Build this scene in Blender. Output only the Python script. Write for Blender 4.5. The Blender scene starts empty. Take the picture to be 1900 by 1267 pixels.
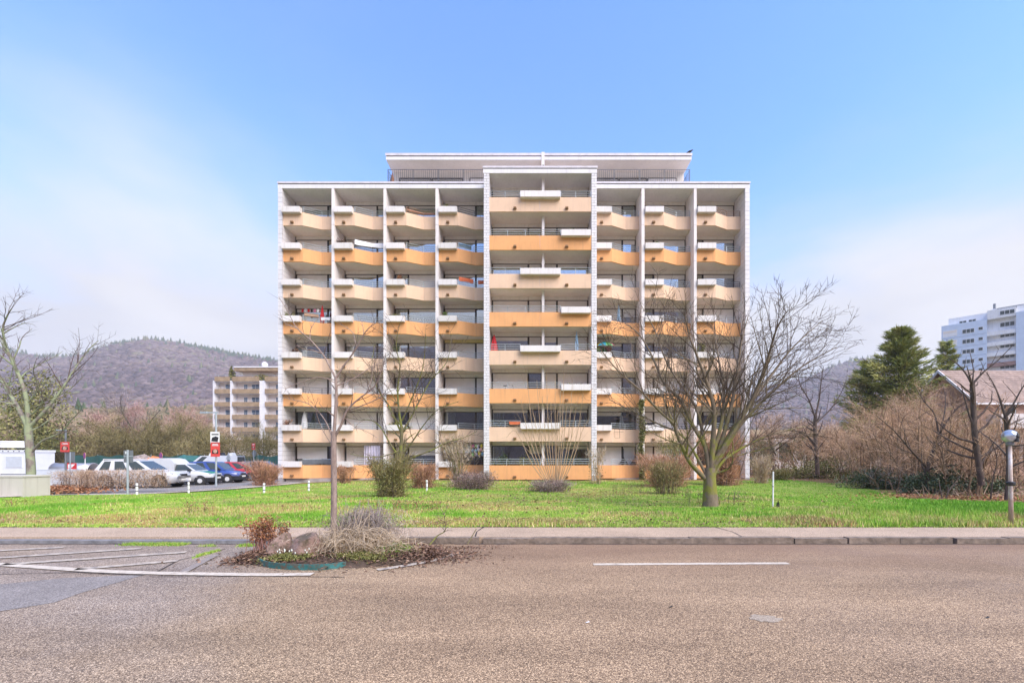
import bpy, math, random
import numpy as np
from mathutils import Vector, Matrix, noise as mnoise
R = math.radians
sc = bpy.context.scene
COL = sc.collection

# ------------------------------------------------------------------ camera
F, CX, CY, H = 844.0, 990.0, 847.0, 1.65
cam = bpy.data.cameras.new('camera'); camo = bpy.data.objects.new('camera', cam); COL.objects.link(camo)
cam.sensor_width = 36.0; cam.lens = F / 1900 * 36
cam.shift_x = (950 - CX) / 1900; cam.shift_y = (CY - 633.5) / 1900
cam.clip_start = 0.1; cam.clip_end = 6000
camo.location = (0, 0, H); camo.rotation_euler = (R(90), 0, 0)
sc.camera = camo

# ------------------------------------------------------------------ sky, sun, exposure
SUN_EL, SUN_AZ = 46.0, 134.0        # azimuth clockwise from +Y: behind the camera, to its right
w = bpy.data.worlds.new('World'); sc.world = w; w.use_nodes = True
nt = w.node_tree; nt.nodes.clear()
def wn(t, **kw):
    n = nt.nodes.new(t)
    for k, v in kw.items(): setattr(n, k, v)
    return n
def wm(op, a, b=None, c=None, clamp=False):
    n = wn('ShaderNodeMath', operation=op); n.use_clamp = clamp
    for i, s in enumerate((a, b, c)):
        if s is None: continue
        if isinstance(s, (int, float)): n.inputs[i].default_value = s
        else: nt.links.new(s, n.inputs[i])
    return n.outputs[0]
bg = wn('ShaderNodeBackground'); out = wn('ShaderNodeOutputWorld')
sky = wn('ShaderNodeTexSky', sky_type='NISHITA'); sky.sun_disc = False
sky.sun_elevation = R(SUN_EL); sky.sun_rotation = R(SUN_AZ); sky.air_density = 1.0; sky.dust_density = 0.6; sky.ozone_density = 2.2
tc = wn('ShaderNodeTexCoord'); sep = wn('ShaderNodeSeparateXYZ'); nt.links.new(tc.outputs['Generated'], sep.inputs[0])
z = wm('MAXIMUM', sep.outputs[2], 0.0)
den = wm('ADD', z, 0.22)
comb = wn('ShaderNodeCombineXYZ')
nt.links.new(wm('DIVIDE', sep.outputs[0], den), comb.inputs[0]); nt.links.new(wm('DIVIDE', sep.outputs[1], den), comb.inputs[1])
nz = wn('ShaderNodeTexNoise'); nz.inputs['Scale'].default_value = 0.85; nz.inputs['Detail'].default_value = 7; nz.inputs['Roughness'].default_value = 0.52
nz.inputs['Distortion'].default_value = 0.35
mp = wn('ShaderNodeMapping'); mp.inputs['Location'].default_value = (1.0, 0.5, 0.0); nt.links.new(comb.outputs[0], mp.inputs[0]); nt.links.new(mp.outputs[0], nz.inputs['Vector'])
# cloud cover: a thin veil everywhere, thickening to a white bank towards the horizon
bank = wm('POWER', wm('SUBTRACT', 1.0, wm('MULTIPLY', z, 1.32), clamp=True), 2.3)
puff = wm('MULTIPLY', wm('MULTIPLY', wm('SUBTRACT', nz.outputs['Fac'], 0.5), 3.4), wm('ADD', wm('MULTIPLY', bank, 1.5), 0.3))
cov = wm('ADD', wm('MULTIPLY', bank, 2.2), puff)
mr = wn('ShaderNodeMapRange', interpolation_type='SMOOTHSTEP'); nt.links.new(cov, mr.inputs[0])
mr.inputs[1].default_value = -0.05; mr.inputs[2].default_value = 0.95; mr.inputs[3].default_value = 0.0; mr.inputs[4].default_value = 1.0
gain = wn('ShaderNodeMix', data_type='RGBA', blend_type='MULTIPLY'); gain.inputs[0].default_value = 1.0
nt.links.new(sky.outputs[0], gain.inputs[6]); gain.inputs[7].default_value = (1.18, 1.57, 2.15, 1)
mx = wn('ShaderNodeMix', data_type='RGBA'); nt.links.new(mr.outputs[0], mx.inputs[0]); nt.links.new(gain.outputs[2], mx.inputs[6])
cl = wn('ShaderNodeMix', data_type='RGBA'); cm = wn('ShaderNodeMapRange', interpolation_type='SMOOTHSTEP'); nt.links.new(nz.outputs['Fac'], cm.inputs[0]); cm.inputs[1].default_value = 0.40; cm.inputs[2].default_value = 0.66
nt.links.new(cm.outputs[0], cl.inputs[0]); cl.inputs[6].default_value = (3.45, 3.55, 3.95, 1); cl.inputs[7].default_value = (4.35, 4.38, 4.6, 1); nt.links.new(cl.outputs[2], mx.inputs[7])
nt.links.new(mx.outputs[2], bg.inputs[0]); bg.inputs[1].default_value = 0.1
nt.links.new(bg.outputs[0], out.inputs[0])
sl = bpy.data.lights.new('sun', 'SUN'); slo = bpy.data.objects.new('sun', sl); COL.objects.link(slo)
sl.energy = 3.0; sl.angle = R(54); sl.color = (1.0, 0.89, 0.75)
sd = Vector((math.sin(R(SUN_AZ)) * math.cos(R(SUN_EL)), math.cos(R(SUN_AZ)) * math.cos(R(SUN_EL)), math.sin(R(SUN_EL))))
slo.rotation_euler = sd.to_track_quat('Z', 'Y').to_euler(); slo.location = sd * 60
vs = sc.view_settings; vs.view_transform = 'Standard'; vs.look = 'None'; vs.gamma = 1.0; vs.use_curve_mapping = False
vs.exposure = 1.12
sc.cycles.max_bounces = 12; sc.cycles.diffuse_bounces = 8; sc.cycles.transparent_max_bounces = 12; sc.cycles.use_denoising = True

# ------------------------------------------------------------------ helpers
def gx(px, y): return (px - CX) * y / F            # photograph column at a known distance -> metres
def gz(py, y): return H + (CY - py) * y / F
def gy(py, zz=0.0): return (H - zz) * F / (py - CY)
def ground(px, py, zz=0.0):
    y = gy(py, zz); return (gx(px, y), y)

class MB:
    def __init__(s): s.v = []; s.f = []
    def box(s, x0, x1, y0, y1, z0, z1):
        n = len(s.v)
        s.v += [(x0, y0, z0), (x1, y0, z0), (x1, y1, z0), (x0, y1, z0), (x0, y0, z1), (x1, y0, z1), (x1, y1, z1), (x0, y1, z1)]
        s.f += [(n, n+3, n+2, n+1), (n+4, n+5, n+6, n+7), (n, n+1, n+5, n+4), (n+1, n+2, n+6, n+5), (n+2, n+3, n+7, n+6), (n+3, n, n+4, n+7)]
        return s
    def poly(s, pts): n = len(s.v); s.v += [tuple(p) for p in pts]; s.f.append(tuple(range(n, n+len(pts)))); return s
    def prism(s, poly, z0, z1):                    # plan polygon, counter-clockwise, pushed up
        n = len(s.v); k = len(poly)
        s.v += [(x, y, z0) for x, y in poly] + [(x, y, z1) for x, y in poly]
        s.f += [tuple(n+i for i in reversed(range(k))), tuple(n+k+i for i in range(k))]
        s.f += [(n+i, n+(i+1) % k, n+k+(i+1) % k, n+k+i) for i in range(k)]
        return s
    def prism_y(s, poly, y0, y1):                  # outline in x,z pushed along y
        n = len(s.v); k = len(poly)
        s.v += [(x, y0, zz) for x, zz in poly] + [(x, y1, zz) for x, zz in poly]
        s.f += [tuple(n+i for i in range(k)), tuple(n+k+i for i in reversed(range(k)))]
        s.f += [(n+i, n+k+i, n+k+(i+1) % k, n+(i+1) % k) for i in range(k)]
        return s
    def tube(s, pts, rad, sides=5, cap=True):
        pts = [Vector(p) for p in pts]; n0 = len(s.v); m = len(pts)
        t = (pts[1] - pts[0]).normalized()
        u = t.orthogonal().normalized(); v = t.cross(u)
        for i in range(m):
            if i:
                t2 = (pts[min(i+1, m-1)] - pts[i-1]).normalized()
                u = (u - t2 * u.dot(t2))
                u = u.normalized() if u.length > 1e-5 else t2.orthogonal().normalized()
                v = t2.cross(u)
            r = rad[i] if hasattr(rad, '__len__') else rad
            p = pts[i]
            for k in range(sides):
                a = 6.28318 * k / sides; c = math.cos(a) * r; d = math.sin(a) * r
                s.v.append((p.x + u.x*c + v.x*d, p.y + u.y*c + v.y*d, p.z + u.z*c + v.z*d))
        for i in range(m-1):
            a = n0 + i*sides
            for k in range(sides):
                k2 = (k+1) % sides
                s.f.append((a+k, a+k2, a+sides+k2, a+sides+k))
        if cap:
            s.f.append(tuple(n0 + k for k in reversed(range(sides)))); s.f.append(tuple(n0 + (m-1)*sides + k for k in range(sides)))
        return s
    def cyl(s, p0, p1, r, sides=10, r1=None): return s.tube([p0, p1], [r, r if r1 is None else r1], sides)
    def lathe(s, prof, cx=0, cy=0, sides=16):      # prof: (radius, z)
        n = len(s.v); m = len(prof)
        for r, zz in prof:
            for k in range(sides):
                a = 6.28318 * k / sides; s.v.append((cx + r*math.cos(a), cy + r*math.sin(a), zz))
        for i in range(m-1):
            for k in range(sides):
                k2 = (k+1) % sides; a = n + i*sides
                s.f.append((a+k, a+k2, a+sides+k2, a+sides+k))
        s.f.append(tuple(n + k for k in reversed(range(sides)))); s.f.append(tuple(n + (m-1)*sides + k for k in range(sides)))
        return s
    def disc_y(s, cx, cz, r, y0, y1, sides=20):    # round plate facing -y
        return s.prism_y([(cx + r*math.cos(6.28318*k/sides), cz + r*math.sin(6.28318*k/sides)) for k in range(sides)], y0, y1)
    def mesh(s, name, mat, smooth=False):
        me = bpy.data.meshes.new(name); me.from_pydata(s.v, [], s.f)
        if mat: me.materials.append(mat)
        if smooth: me.polygons.foreach_set('use_smooth', [True] * len(me.polygons))
        me.update(); return me
    def build(s, name, mat, parent=None, smooth=False, local=False, **tags):
        if parent is not None and not local:       # vertices were given in world coordinates
            r = parent
            while r.parent: r = r.parent
            L = r.location
            s.v = [(a - L.x, b - L.y, c - L.z) for a, b, c in s.v]
        o = bpy.data.objects.new(name, s.mesh(name, mat, smooth)); COL.objects.link(o)
        if parent is not None: o.parent = parent
        tag(o, **tags); return o

def tag(o, label=None, category=None, group=None, kind=None):
    for k, v in (('label', label), ('category', category), ('group', group), ('kind', kind)):
        if v: o[k] = v
    return o
def thing(name, label, category, loc=(0, 0, 0), rz=0.0, group=None):
    o = bpy.data.objects.new(name, None); COL.objects.link(o); o.empty_display_size = 0.2
    o.location = loc; o.rotation_euler = (0, 0, rz)
    return tag(o, label, category, group)
def inst(name, me, parent, loc=(0, 0, 0), scale=None, rot=None, **tags):    # one more object on shared mesh data
    o = bpy.data.objects.new(name, me); COL.objects.link(o); o.parent = parent; o.location = loc
    if scale: o.scale = scale
    if rot: o.rotation_euler = rot
    return tag(o, **tags)
def copy_tree(o, parent=None):
    c = o.copy(); COL.objects.link(c); c.parent = parent
    for ch in list(o.children): copy_tree(ch, c)
    return c
def raw(name, V, T, mat, parent=None, attr=None, **tags):                   # numpy triangles
    V = np.asarray(V, dtype=np.float32).reshape(-1, 3); T = np.asarray(T, dtype=np.int32).reshape(-1, 3)
    if parent is not None: V = V - np.array(parent.location, dtype=np.float32)
    me = bpy.data.meshes.new(name); me.vertices.add(len(V)); me.vertices.foreach_set('co', V.ravel())
    me.loops.add(T.size); me.loops.foreach_set('vertex_index', T.ravel())
    me.polygons.add(len(T)); me.polygons.foreach_set('loop_start', np.arange(0, T.size, 3, dtype=np.int32))
    me.polygons.foreach_set('loop_total', np.full(len(T), 3, dtype=np.int32))
    if attr is not None:
        a = me.attributes.new('tint', 'FLOAT', 'POINT'); a.data.foreach_set('value', np.asarray(attr, dtype=np.float32))
    me.materials.append(mat); me.update(calc_edges=True); me.validate()
    o = bpy.data.objects.new(name, me); COL.objects.link(o)
    if parent is not None: o.parent = parent
    return tag(o, **tags)

# ------------------------------------------------------------------ materials
def nodes(m):
    m.use_nodes = True; t = m.node_tree
    return t, t.nodes['Principled BSDF'], t.nodes['Material Output']
def link(t, a, b): t.links.new(a, b)
def nnode(t, ty, **kw):
    n = t.nodes.new(ty)
    for k, v in kw.items():
        if k in n.inputs: n.inputs[k].default_value = v
        else: setattr(n, k, v)
    return n
def posn(t, scale=(1, 1, 1)):
    g = nnode(t, 'ShaderNodeNewGeometry'); mp = nnode(t, 'ShaderNodeMapping'); mp.inputs['Scale'].default_value = scale
    link(t, g.outputs['Position'], mp.inputs[0]); return mp.outputs[0]
def ramp(t, fac, stops):
    r = nnode(t, 'ShaderNodeValToRGB'); el = r.color_ramp.elements
    while len(el) < len(stops): el.new(0.5)
    for e, (p, c) in zip(el, stops): e.position = p; e.color = (*c, 1) if len(c) == 3 else c
    link(t, fac, r.inputs[0]); return r.outputs[0]
def mixc(t, fac, a, b, mode='MIX'):
    m = nnode(t, 'ShaderNodeMix', data_type='RGBA', blend_type=mode)
    for i, s in ((0, fac), (6, a), (7, b)):
        if isinstance(s, (int, float)): m.inputs[i].default_value = s
        elif isinstance(s, tuple): m.inputs[i].default_value = (*s, 1)
        else: link(t, s, m.inputs[i])
    return m.outputs[2]
def noise(t, vec, scale, detail=4, rough=0.55):
    n = nnode(t, 'ShaderNodeTexNoise', Scale=scale, Detail=detail, Roughness=rough); link(t, vec, n.inputs['Vector']); return n.outputs['Fac']
def bump(t, bs, h, strength, dist=0.02):
    b = nnode(t, 'ShaderNodeBump', Strength=strength, Distance=dist); link(t, h, b.inputs['Height']); link(t, b.outputs[0], bs.inputs['Normal'])
def sc_(c, k): return tuple(min(1, x * k) for x in c)
def mat(name, col, rough=0.7, var=0.12, scale=3.0, bmp=0.0, bscale=60.0, metal=0.0, spec=0.4, stretch=(1, 1, 1), obj_var=0.0):
    m = bpy.data.materials.new(name); t, bs, _ = nodes(m)
    p = posn(t, stretch); f = noise(t, p, scale, 5, 0.6)
    c = ramp(t, f, [(0.3, sc_(col, 1 - var)), (0.7, sc_(col, 1 + var))])
    if obj_var:
        oi = nnode(t, 'ShaderNodeObjectInfo'); mr = nnode(t, 'ShaderNodeMapRange'); link(t, oi.outputs['Random'], mr.inputs[0])
        mr.inputs[3].default_value = 1 - obj_var; mr.inputs[4].default_value = 1 + obj_var
        c = mixc(t, 1.0, c, mr.outputs[0], 'MULTIPLY')
    link(t, c, bs.inputs['Base Color'])
    bs.inputs['Roughness'].default_value = rough; bs.inputs['Metallic'].default_value = metal; bs.inputs['Specular IOR Level'].default_value = spec
    if bmp: bump(t, bs, noise(t, p, bscale, 3), bmp)
    return m
def render_mat(name, col, streak, grime=0.5):         # painted render: rain streaks below edges, soft blotches
    m = bpy.data.materials.new(name); t, bs, _ = nodes(m)
    f = noise(t, posn(t, (1, 1, 1)), 0.9, 5, 0.6); c = ramp(t, f, [(0.3, sc_(col, 0.93)), (0.7, sc_(col, 1.05))])
    s = noise(t, posn(t, (5.5, 5.5, 0.35)), 1.0, 5, 0.65)
    c = mixc(t, ramp(t, s, [(0.52, (0, 0, 0)), (0.80, (grime, grime, grime))]), c, streak)
    sp = noise(t, posn(t), 26, 3, 0.7); c = mixc(t, ramp(t, sp, [(0.64, (0, 0, 0)), (0.8, (0.35, 0.35, 0.35))]), c, sc_(streak, 0.75))
    link(t, c, bs.inputs['Base Color']); bs.inputs['Roughness'].default_value = 0.85; bs.inputs['Specular IOR Level'].default_value = 0.25
    bump(t, bs, noise(t, posn(t), 90, 3), 0.25, 0.006)
    return m

M = {}
M['peach'] = render_mat('peach_render', (0.74, 0.52, 0.365), (0.56, 0.41, 0.31), 0.7)
M['orange'] = render_mat('orange_render', (0.76, 0.385, 0.165), (0.54, 0.285, 0.14), 0.7)
M['soffit'] = render_mat('soffit_paint', (0.80, 0.715, 0.63), (0.60, 0.52, 0.45), 0.5)
M['fin'] = render_mat('fin_concrete', (0.79, 0.735, 0.71), (0.58, 0.52, 0.49), 0.6)
M['tile'] = mat('white_facing_tile', (0.70, 0.675, 0.685), 0.55, 0.09, 2.3, 0.1, 40, obj_var=0.0)
M['joint'] = mat('tile_joint', (0.34, 0.32, 0.325), 0.9, 0.15)
M['planter'] = render_mat('planter_concrete', (0.74, 0.70, 0.68), (0.47, 0.41, 0.36), 0.7)
M['planter2'] = render_mat('planter_concrete_grey', (0.69, 0.655, 0.63), (0.42, 0.36, 0.30), 0.8)
M['fascia'] = render_mat('fascia_boards', (0.74, 0.72, 0.73), (0.50, 0.47, 0.47), 0.5)
M['coping'] = mat('roof_coping', (0.62, 0.58, 0.62), 0.45, 0.15, 2, metal=0.0)
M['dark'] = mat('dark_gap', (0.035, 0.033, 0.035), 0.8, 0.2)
M['rail'] = mat('rail_steel', (0.46, 0.50, 0.51), 0.4, 0.12, 6, metal=0.35)
M['rail_dark'] = mat('rail_dark', (0.10, 0.105, 0.12), 0.45, 0.2, 6, metal=0.2)
M['rail_rust'] = mat('rail_brown', (0.33, 0.20, 0.13), 0.6, 0.25, 6)
M['frame'] = mat('window_frame_dark', (0.055, 0.045, 0.042), 0.45, 0.2)
M['frame_white'] = mat('window_frame_white', (0.75, 0.75, 0.76), 0.4, 0.05)
M['band'] = render_mat('shutter_box', (0.79, 0.76, 0.71), (0.52, 0.48, 0.42), 0.4)
M['band_yellow'] = mat('shutter_box_yellow', (0.66, 0.55, 0.24), 0.7, 0.1)
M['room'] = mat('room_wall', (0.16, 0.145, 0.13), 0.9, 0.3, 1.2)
M['floor'] = mat('balcony_floor', (0.36, 0.33, 0.30), 0.85, 0.2)
M['scupper'] = mat('scupper_rust', (0.27, 0.155, 0.075), 0.7, 0.3, 20)
M['plinth'] = mat('plinth_concrete', (0.40, 0.35, 0.32), 0.9, 0.25, 2.2, 0.3, 30)
def shutter_mat(name, col):
    m = bpy.data.materials.new(name); t, bs, _ = nodes(m)
    oi = nnode(t, 'ShaderNodeObjectInfo'); f = noise(t, posn(t), 1.5, 3)
    c = ramp(t, f, [(0.3, sc_(col, 0.93)), (0.7, sc_(col, 1.05))])
    mr = nnode(t, 'ShaderNodeMapRange'); link(t, oi.outputs['Random'], mr.inputs[0]); mr.inputs[3].default_value = 0.86; mr.inputs[4].default_value = 1.08
    link(t, mixc(t, 1.0, c, mr.outputs[0], 'MULTIPLY'), bs.inputs['Base Color']); bs.inputs['Roughness'].default_value = 0.55
    return m
M['shutter'] = shutter_mat('roller_shutter', (0.80, 0.78, 0.755))
M['curtain'] = mat('curtain_white', (0.62, 0.62, 0.60), 0.9, 0.25, 6, stretch=(6, 1, 0.3))
M['curtain_blue'] = mat('curtain_bluish', (0.40, 0.46, 0.47), 0.9, 0.3, 6, stretch=(6, 1, 0.3))
def glass_mat(name, refl, tint=(0.55, 0.60, 0.62)):
    m = bpy.data.materials.new(name); t, bs, o = nodes(m); t.nodes.remove(bs)
    tr = nnode(t, 'ShaderNodeBsdfTransparent'); tr.inputs[0].default_value = (*tint, 1)
    gl = nnode(t, 'ShaderNodeBsdfGlossy'); gl.inputs['Color'].default_value = (0.92, 0.96, 1, 1); gl.inputs['Roughness'].default_value = 0.015
    fr = nnode(t, 'ShaderNodeFresnel', IOR=1.5); ad = nnode(t, 'ShaderNodeMath', operation='MULTIPLY_ADD'); link(t, fr.outputs[0], ad.inputs[0])
    ad.inputs[1].default_value = 1.6; ad.inputs[2].default_value = refl; ad.use_clamp = True
    bp = nnode(t, 'ShaderNodeBump', Strength=0.08, Distance=0.05); link(t, noise(t, posn(t), 0.7, 1), bp.inputs['Height']); link(t, bp.outputs[0], gl.inputs['Normal'])
    ms = nnode(t, 'ShaderNodeMixShader'); link(t, ad.outputs[0], ms.inputs[0]); link(t, tr.outputs[0], ms.inputs[1]); link(t, gl.outputs[0], ms.inputs[2])
    link(t, ms.outputs[0], o.inputs[0]); return m
M['glass'] = glass_mat('window_glass', 0.36)
M['glass_clear'] = glass_mat('window_glass_clear', 0.10, (0.75, 0.78, 0.78))
M['glass_car'] = mat('car_glass', (0.045, 0.06, 0.062), 0.06, 0.2, 1.5, spec=0.5)
# ------------------------------------------------------------------ ground, road, pavement, lawn
def sstep(a, b, x):
    t = np.clip((x - a) / (b - a), 0, 1); return t * t * (3 - 2 * t)
def lz(x, y):                                        # height of the lawn
    return 0.12 - 0.20 * sstep(11.0, 24.0, y) + 0.025 * np.sin(x * 0.9 + 1.3 * np.sin(y * 0.5)) * sstep(10.2, 13, y) * (1 - sstep(26, 33, y)) - 0.30 * sstep(11.0, 19.5, -x) * sstep(18.5, 26.0, y)
XL = ([0, 17.9, 18.0, 21.4, 23.2, 24.9, 31, 34.5], [-60, -60, -20.8, -21.2, -20.3, -19.4, -17.4, -17.0])
XR = ([0, 14.2, 14.8, 16.5, 20, 24, 30, 34, 40], [60, 60, 18.0, 13.9, 15.6, 17.6, 20, 18.5, 16])
LOTZ = -0.25                                         # level of the car park
def xleft(y): return np.interp(y, *XL)
def xdirt(y): return np.interp(y, *XR)

def road_material():
    m = bpy.data.materials.new('worn_asphalt'); t, bs, _ = nodes(m); p = posn(t)
    vo = nnode(t, 'ShaderNodeTexVoronoi', Scale=125.0, Randomness=1.0); link(t, p, vo.inputs['Vector'])
    bw = nnode(t, 'ShaderNodeSeparateColor'); link(t, vo.outputs['Color'], bw.inputs[0])
    chip = ramp(t, bw.outputs[0], [(0.0, (0.11, 0.088, 0.072)), (0.35, (0.265, 0.215, 0.175)), (0.72, (0.42, 0.345, 0.275)), (0.94, (0.74, 0.63, 0.51))])
    edge = ramp(t, vo.outputs['Distance'], [(0.3, (1, 1, 1)), (0.8, (0.6, 0.57, 0.55))])
    c = mixc(t, 1.0, chip, edge, 'MULTIPLY')
    # older grey surface on one side, reddish stone surface on the other, with an uneven border
    g = nnode(t, 'ShaderNodeSeparateXYZ'); link(t, p, g.inputs[0])
    mr = nnode(t, 'ShaderNodeMapRange'); link(t, g.outputs[0], mr.inputs[0]); mr.inputs[1].default_value = -5.0; mr.inputs[2].default_value = 1.5
    ad = nnode(t, 'ShaderNodeMath', operation='MULTIPLY_ADD'); link(t, noise(t, p, 0.45, 4), ad.inputs[0]); ad.inputs[1].default_value = 0.9; link(t, mr.outputs[0], ad.inputs[2])
    tint = ramp(t, ad.outputs[0], [(0.35, (0.95, 0.95, 0.98)), (0.8, (1.04, 0.91, 0.72)), (1.3, (1.06, 0.90, 0.70))])
    c = mixc(t, 1.0, c, tint, 'MULTIPLY')
    worn = noise(t, posn(t, (0.25, 1.1, 1)), 1.0, 5, 0.6)        # wheel tracks along the road
    c = mixc(t, 1.0, c, ramp(t, worn, [(0.3, (0.72, 0.70, 0.69)), (0.7, (1.15, 1.14, 1.13))]), 'MULTIPLY')
    # red-brown mud washed along the kerb
    mr2 = nnode(t, 'ShaderNodeMapRange'); link(t, g.outputs[1], mr2.inputs[0]); mr2.inputs[1].default_value = 6.0; mr2.inputs[2].default_value = 8.3
    mr3 = nnode(t, 'ShaderNodeMapRange'); link(t, g.outputs[0], mr3.inputs[0]); mr3.inputs[1].default_value = -2.4; mr3.inputs[2].default_value = -0.9
    q = nnode(t, 'ShaderNodeMath', operation='MULTIPLY'); link(t, mr2.outputs[0], q.inputs[0]); link(t, mr3.outputs[0], q.inputs[1])
    q2 = nnode(t, 'ShaderNodeMath', operation='MULTIPLY'); link(t, q.outputs[0], q2.inputs[0]); link(t, ramp(t, noise(t, posn(t, (0.5, 1.6, 1)), 1.1, 6, 0.6), [(0.25, (0.35,) * 3), (0.58, (1, 1, 1))]), q2.inputs[1])
    c = mixc(t, q2.outputs[0], c, mixc(t, 0.35, (0.21, 0.125, 0.08), c))
    link(t, c, bs.inputs['Base Color'])
    link(t, ramp(t, noise(t, p, 0.8, 4), [(0.35, (0.62,) * 3), (0.65, (0.86,) * 3)]), bs.inputs['Roughness'])
    bs.inputs['Specular IOR Level'].default_value = 0.3
    bump(t, bs, vo.outputs['Distance'], 0.55, -0.006)
    return m
M['road'] = road_material()
def paved(name, col, vs=110, tintvar=0.12, rough=0.75):
    m = bpy.data.materials.new(name); t, bs, _ = nodes(m); p = posn(t)
    vo = nnode(t, 'ShaderNodeTexVoronoi', Scale=vs); link(t, p, vo.inputs['Vector']); bw = nnode(t, 'ShaderNodeSeparateColor'); link(t, vo.outputs['Color'], bw.inputs[0])
    c = ramp(t, bw.outputs[0], [(0, sc_(col, 0.62)), (0.5, col), (0.95, sc_(col, 1.5))])
    c = mixc(t, 1.0, c, ramp(t, noise(t, p, 0.9, 5), [(0.3, (1 - tintvar,) * 3), (0.7, (1 + tintvar,) * 3)]), 'MULTIPLY')
    c = mixc(t, ramp(t, noise(t, posn(t, (0.6, 2, 1)), 2.5, 6, 0.7), [(0.56, (0, 0, 0)), (0.75, (0.5,) * 3)]), c, sc_(col, 0.5))
    link(t, c, bs.inputs['Base Color']); bs.inputs['Roughness'].default_value = rough; bs.inputs['Specular IOR Level'].default_value = 0.2; bump(t, bs, vo.outputs['Distance'], 0.3, -0.004)
    return m
M['pavement'] = paved('pavement_asphalt', (0.40, 0.295, 0.21), 130)
M['patch'] = paved('repaired_asphalt', (0.225, 0.20, 0.185), 95, 0.15, 0.9)
M['lot'] = paved('car_park_asphalt', (0.24, 0.225, 0.215), 40)
M['path'] = paved('footpath_gravel', (0.46, 0.40, 0.36), 60)
M['kerb'] = mat('kerb_stone', (0.20, 0.155, 0.12), 0.85, 0.45, 7, 0.6, 30)
M['kerb_grey'] = mat('kerb_stone_grey', (0.20, 0.195, 0.20), 0.85, 0.3, 7, 0.5, 30)
M['crack'] = mat('crack_tar', (0.055, 0.045, 0.04), 0.9, 0.3, 9)
def paint_mat(name, wear):
    m = bpy.data.materials.new(name); t, bs, _ = nodes(m); p = posn(t)
    n = noise(t, p, 9, 8, 0.75); n2 = noise(t, p, 70, 3, 0.6)
    ad = nnode(t, 'ShaderNodeMath', operation='MULTIPLY_ADD'); link(t, n2, ad.inputs[0]); ad.inputs[1].default_value = 0.35; link(t, n, ad.inputs[2])
    c = ramp(t, ad.outputs[0], [(wear - 0.06, (0.24, 0.20, 0.175)), (wear + 0.07, (0.47, 0.395, 0.31)), (wear + 0.22, (0.60, 0.525, 0.43))])
    link(t, c, bs.inputs['Base Color']); bs.inputs['Roughness'].default_value = 0.65; return m
M['paint_worn'] = paint_mat('road_paint_worn', 0.63); M['paint'] = paint_mat('road_paint', 0.53)
M['paint_faint'] = paint_mat('road_paint_faint', 0.76)

def lawn_material():
    m = bpy.data.materials.new('lawn_soil_and_turf'); t, bs, _ = nodes(m); p = posn(t)
    n = noise(t, p, 1.6, 6, 0.65); g = ramp(t, n, [(0.28, (0.12, 0.18, 0.03)), (0.5, (0.22, 0.29, 0.055)), (0.72, (0.34, 0.33, 0.11))])
    g = mixc(t, ramp(t, noise(t, p, 22, 4, 0.7), [(0.58, (0, 0, 0)), (0.72, (0.8,) * 3)]), g, (0.10, 0.075, 0.04))
    d = ramp(t, noise(t, p, 3.5, 6, 0.7), [(0.3, (0.11, 0.062, 0.036)), (0.7, (0.25, 0.15, 0.085))])
    a = nnode(t, 'ShaderNodeAttribute'); a.attribute_name = 'tint'
    link(t, mixc(t, a.outputs['Fac'], g, d), bs.inputs['Base Color']); bs.inputs['Roughness'].default_value = 0.95; bs.inputs['Specular IOR Level'].default_value = 0.1
    bump(t, bs, noise(t, p, 14, 5, 0.7), 0.8, 0.05); return m
M['lawn'] = lawn_material()
M['earth'] = mat('far_ground', (0.17, 0.15, 0.075), 0.95, 0.35, 0.05, 0.4, 2)

g_ = MB().poly([(-1990, -1590, -0.6), (1990, -1590, -0.6), (1990, 1990, -0.6), (-1990, 1990, -0.6)]).build('ground', M['earth'], kind='structure')
MB().poly([(-70, -14, 0), (70, -14, 0), (70, 8.64, 0), (-70, 8.64, 0)]).build('road', M['road'], kind='structure')
MB().box(-70, 70, -18.0, -14.0, -0.3, 0.12).build('pavement', M['pavement'], kind='structure')     # far side of the road, behind the camera
MB().box(-70, 70, 8.80, 10.06, -0.3, 0.10).build('pavement', M['pavement'], kind='structure')
# kerb stones, each its own piece; the kerb sinks at the old driveway on the left
kerb = MB().box(-70, 70, 8.66, 8.79, -0.3, -0.02).build('kerb', M['kerb'], kind='structure')
rk = random.Random(3)
km = [MB().box(-0.4965, 0.4965, 8.635, 8.797, -0.05, 0.106 + d).mesh('kerb_stone', M['kerb']) for d in (0, 0.004, -0.006)]
kl = MB().box(-0.4965, 0.4965, 8.63, 8.797, -0.05, 0.06).mesh('kerb_stone', M['kerb_grey'])
for i in range(-13, 15):
    o = inst('kerb_stone', kl if i < -4 else km[(i * 7) % 3], kerb, (i + 0.5, rk.uniform(-0.006, 0.006), rk.uniform(-0.006, 0.004)), rot=(0, 0, rk.uniform(-0.006, 0.006)))
# lawn sheet
def grid(x0, x1, nx, y0, y1, ny, zf):
    X, Y = np.meshgrid(np.linspace(x0, x1, nx), np.linspace(y0, y1, ny)); Z = zf(X, Y)
    V = np.stack([X, Y, Z], -1).reshape(-1, 3); i = np.arange((ny-1) * nx).reshape(ny-1, nx)[:, :-1].ravel()
    T = np.concatenate([np.stack([i, i+1, i+nx+1], -1), np.stack([i, i+nx+1, i+nx], -1)]); return V, T
V, T = grid(-75, 75, 300, 10.0, 70, 180, lz)
rngN = np.random.default_rng(5)
nzv = np.array([mnoise.noise(Vector((float(a) * 0.6, float(b) * 0.8, 2.0))) for a, b in V[:, :2]])
dirt = sstep(-0.9, 0.9, V[:, 0] + nzv * 2.5 - xdirt(V[:, 1]))
nearw = sstep(31.5, 33.0, V[:, 1] + nzv) * (V[:, 0] > -19) * (V[:, 0] < 17)      # bare earth along the foot of the block
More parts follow.
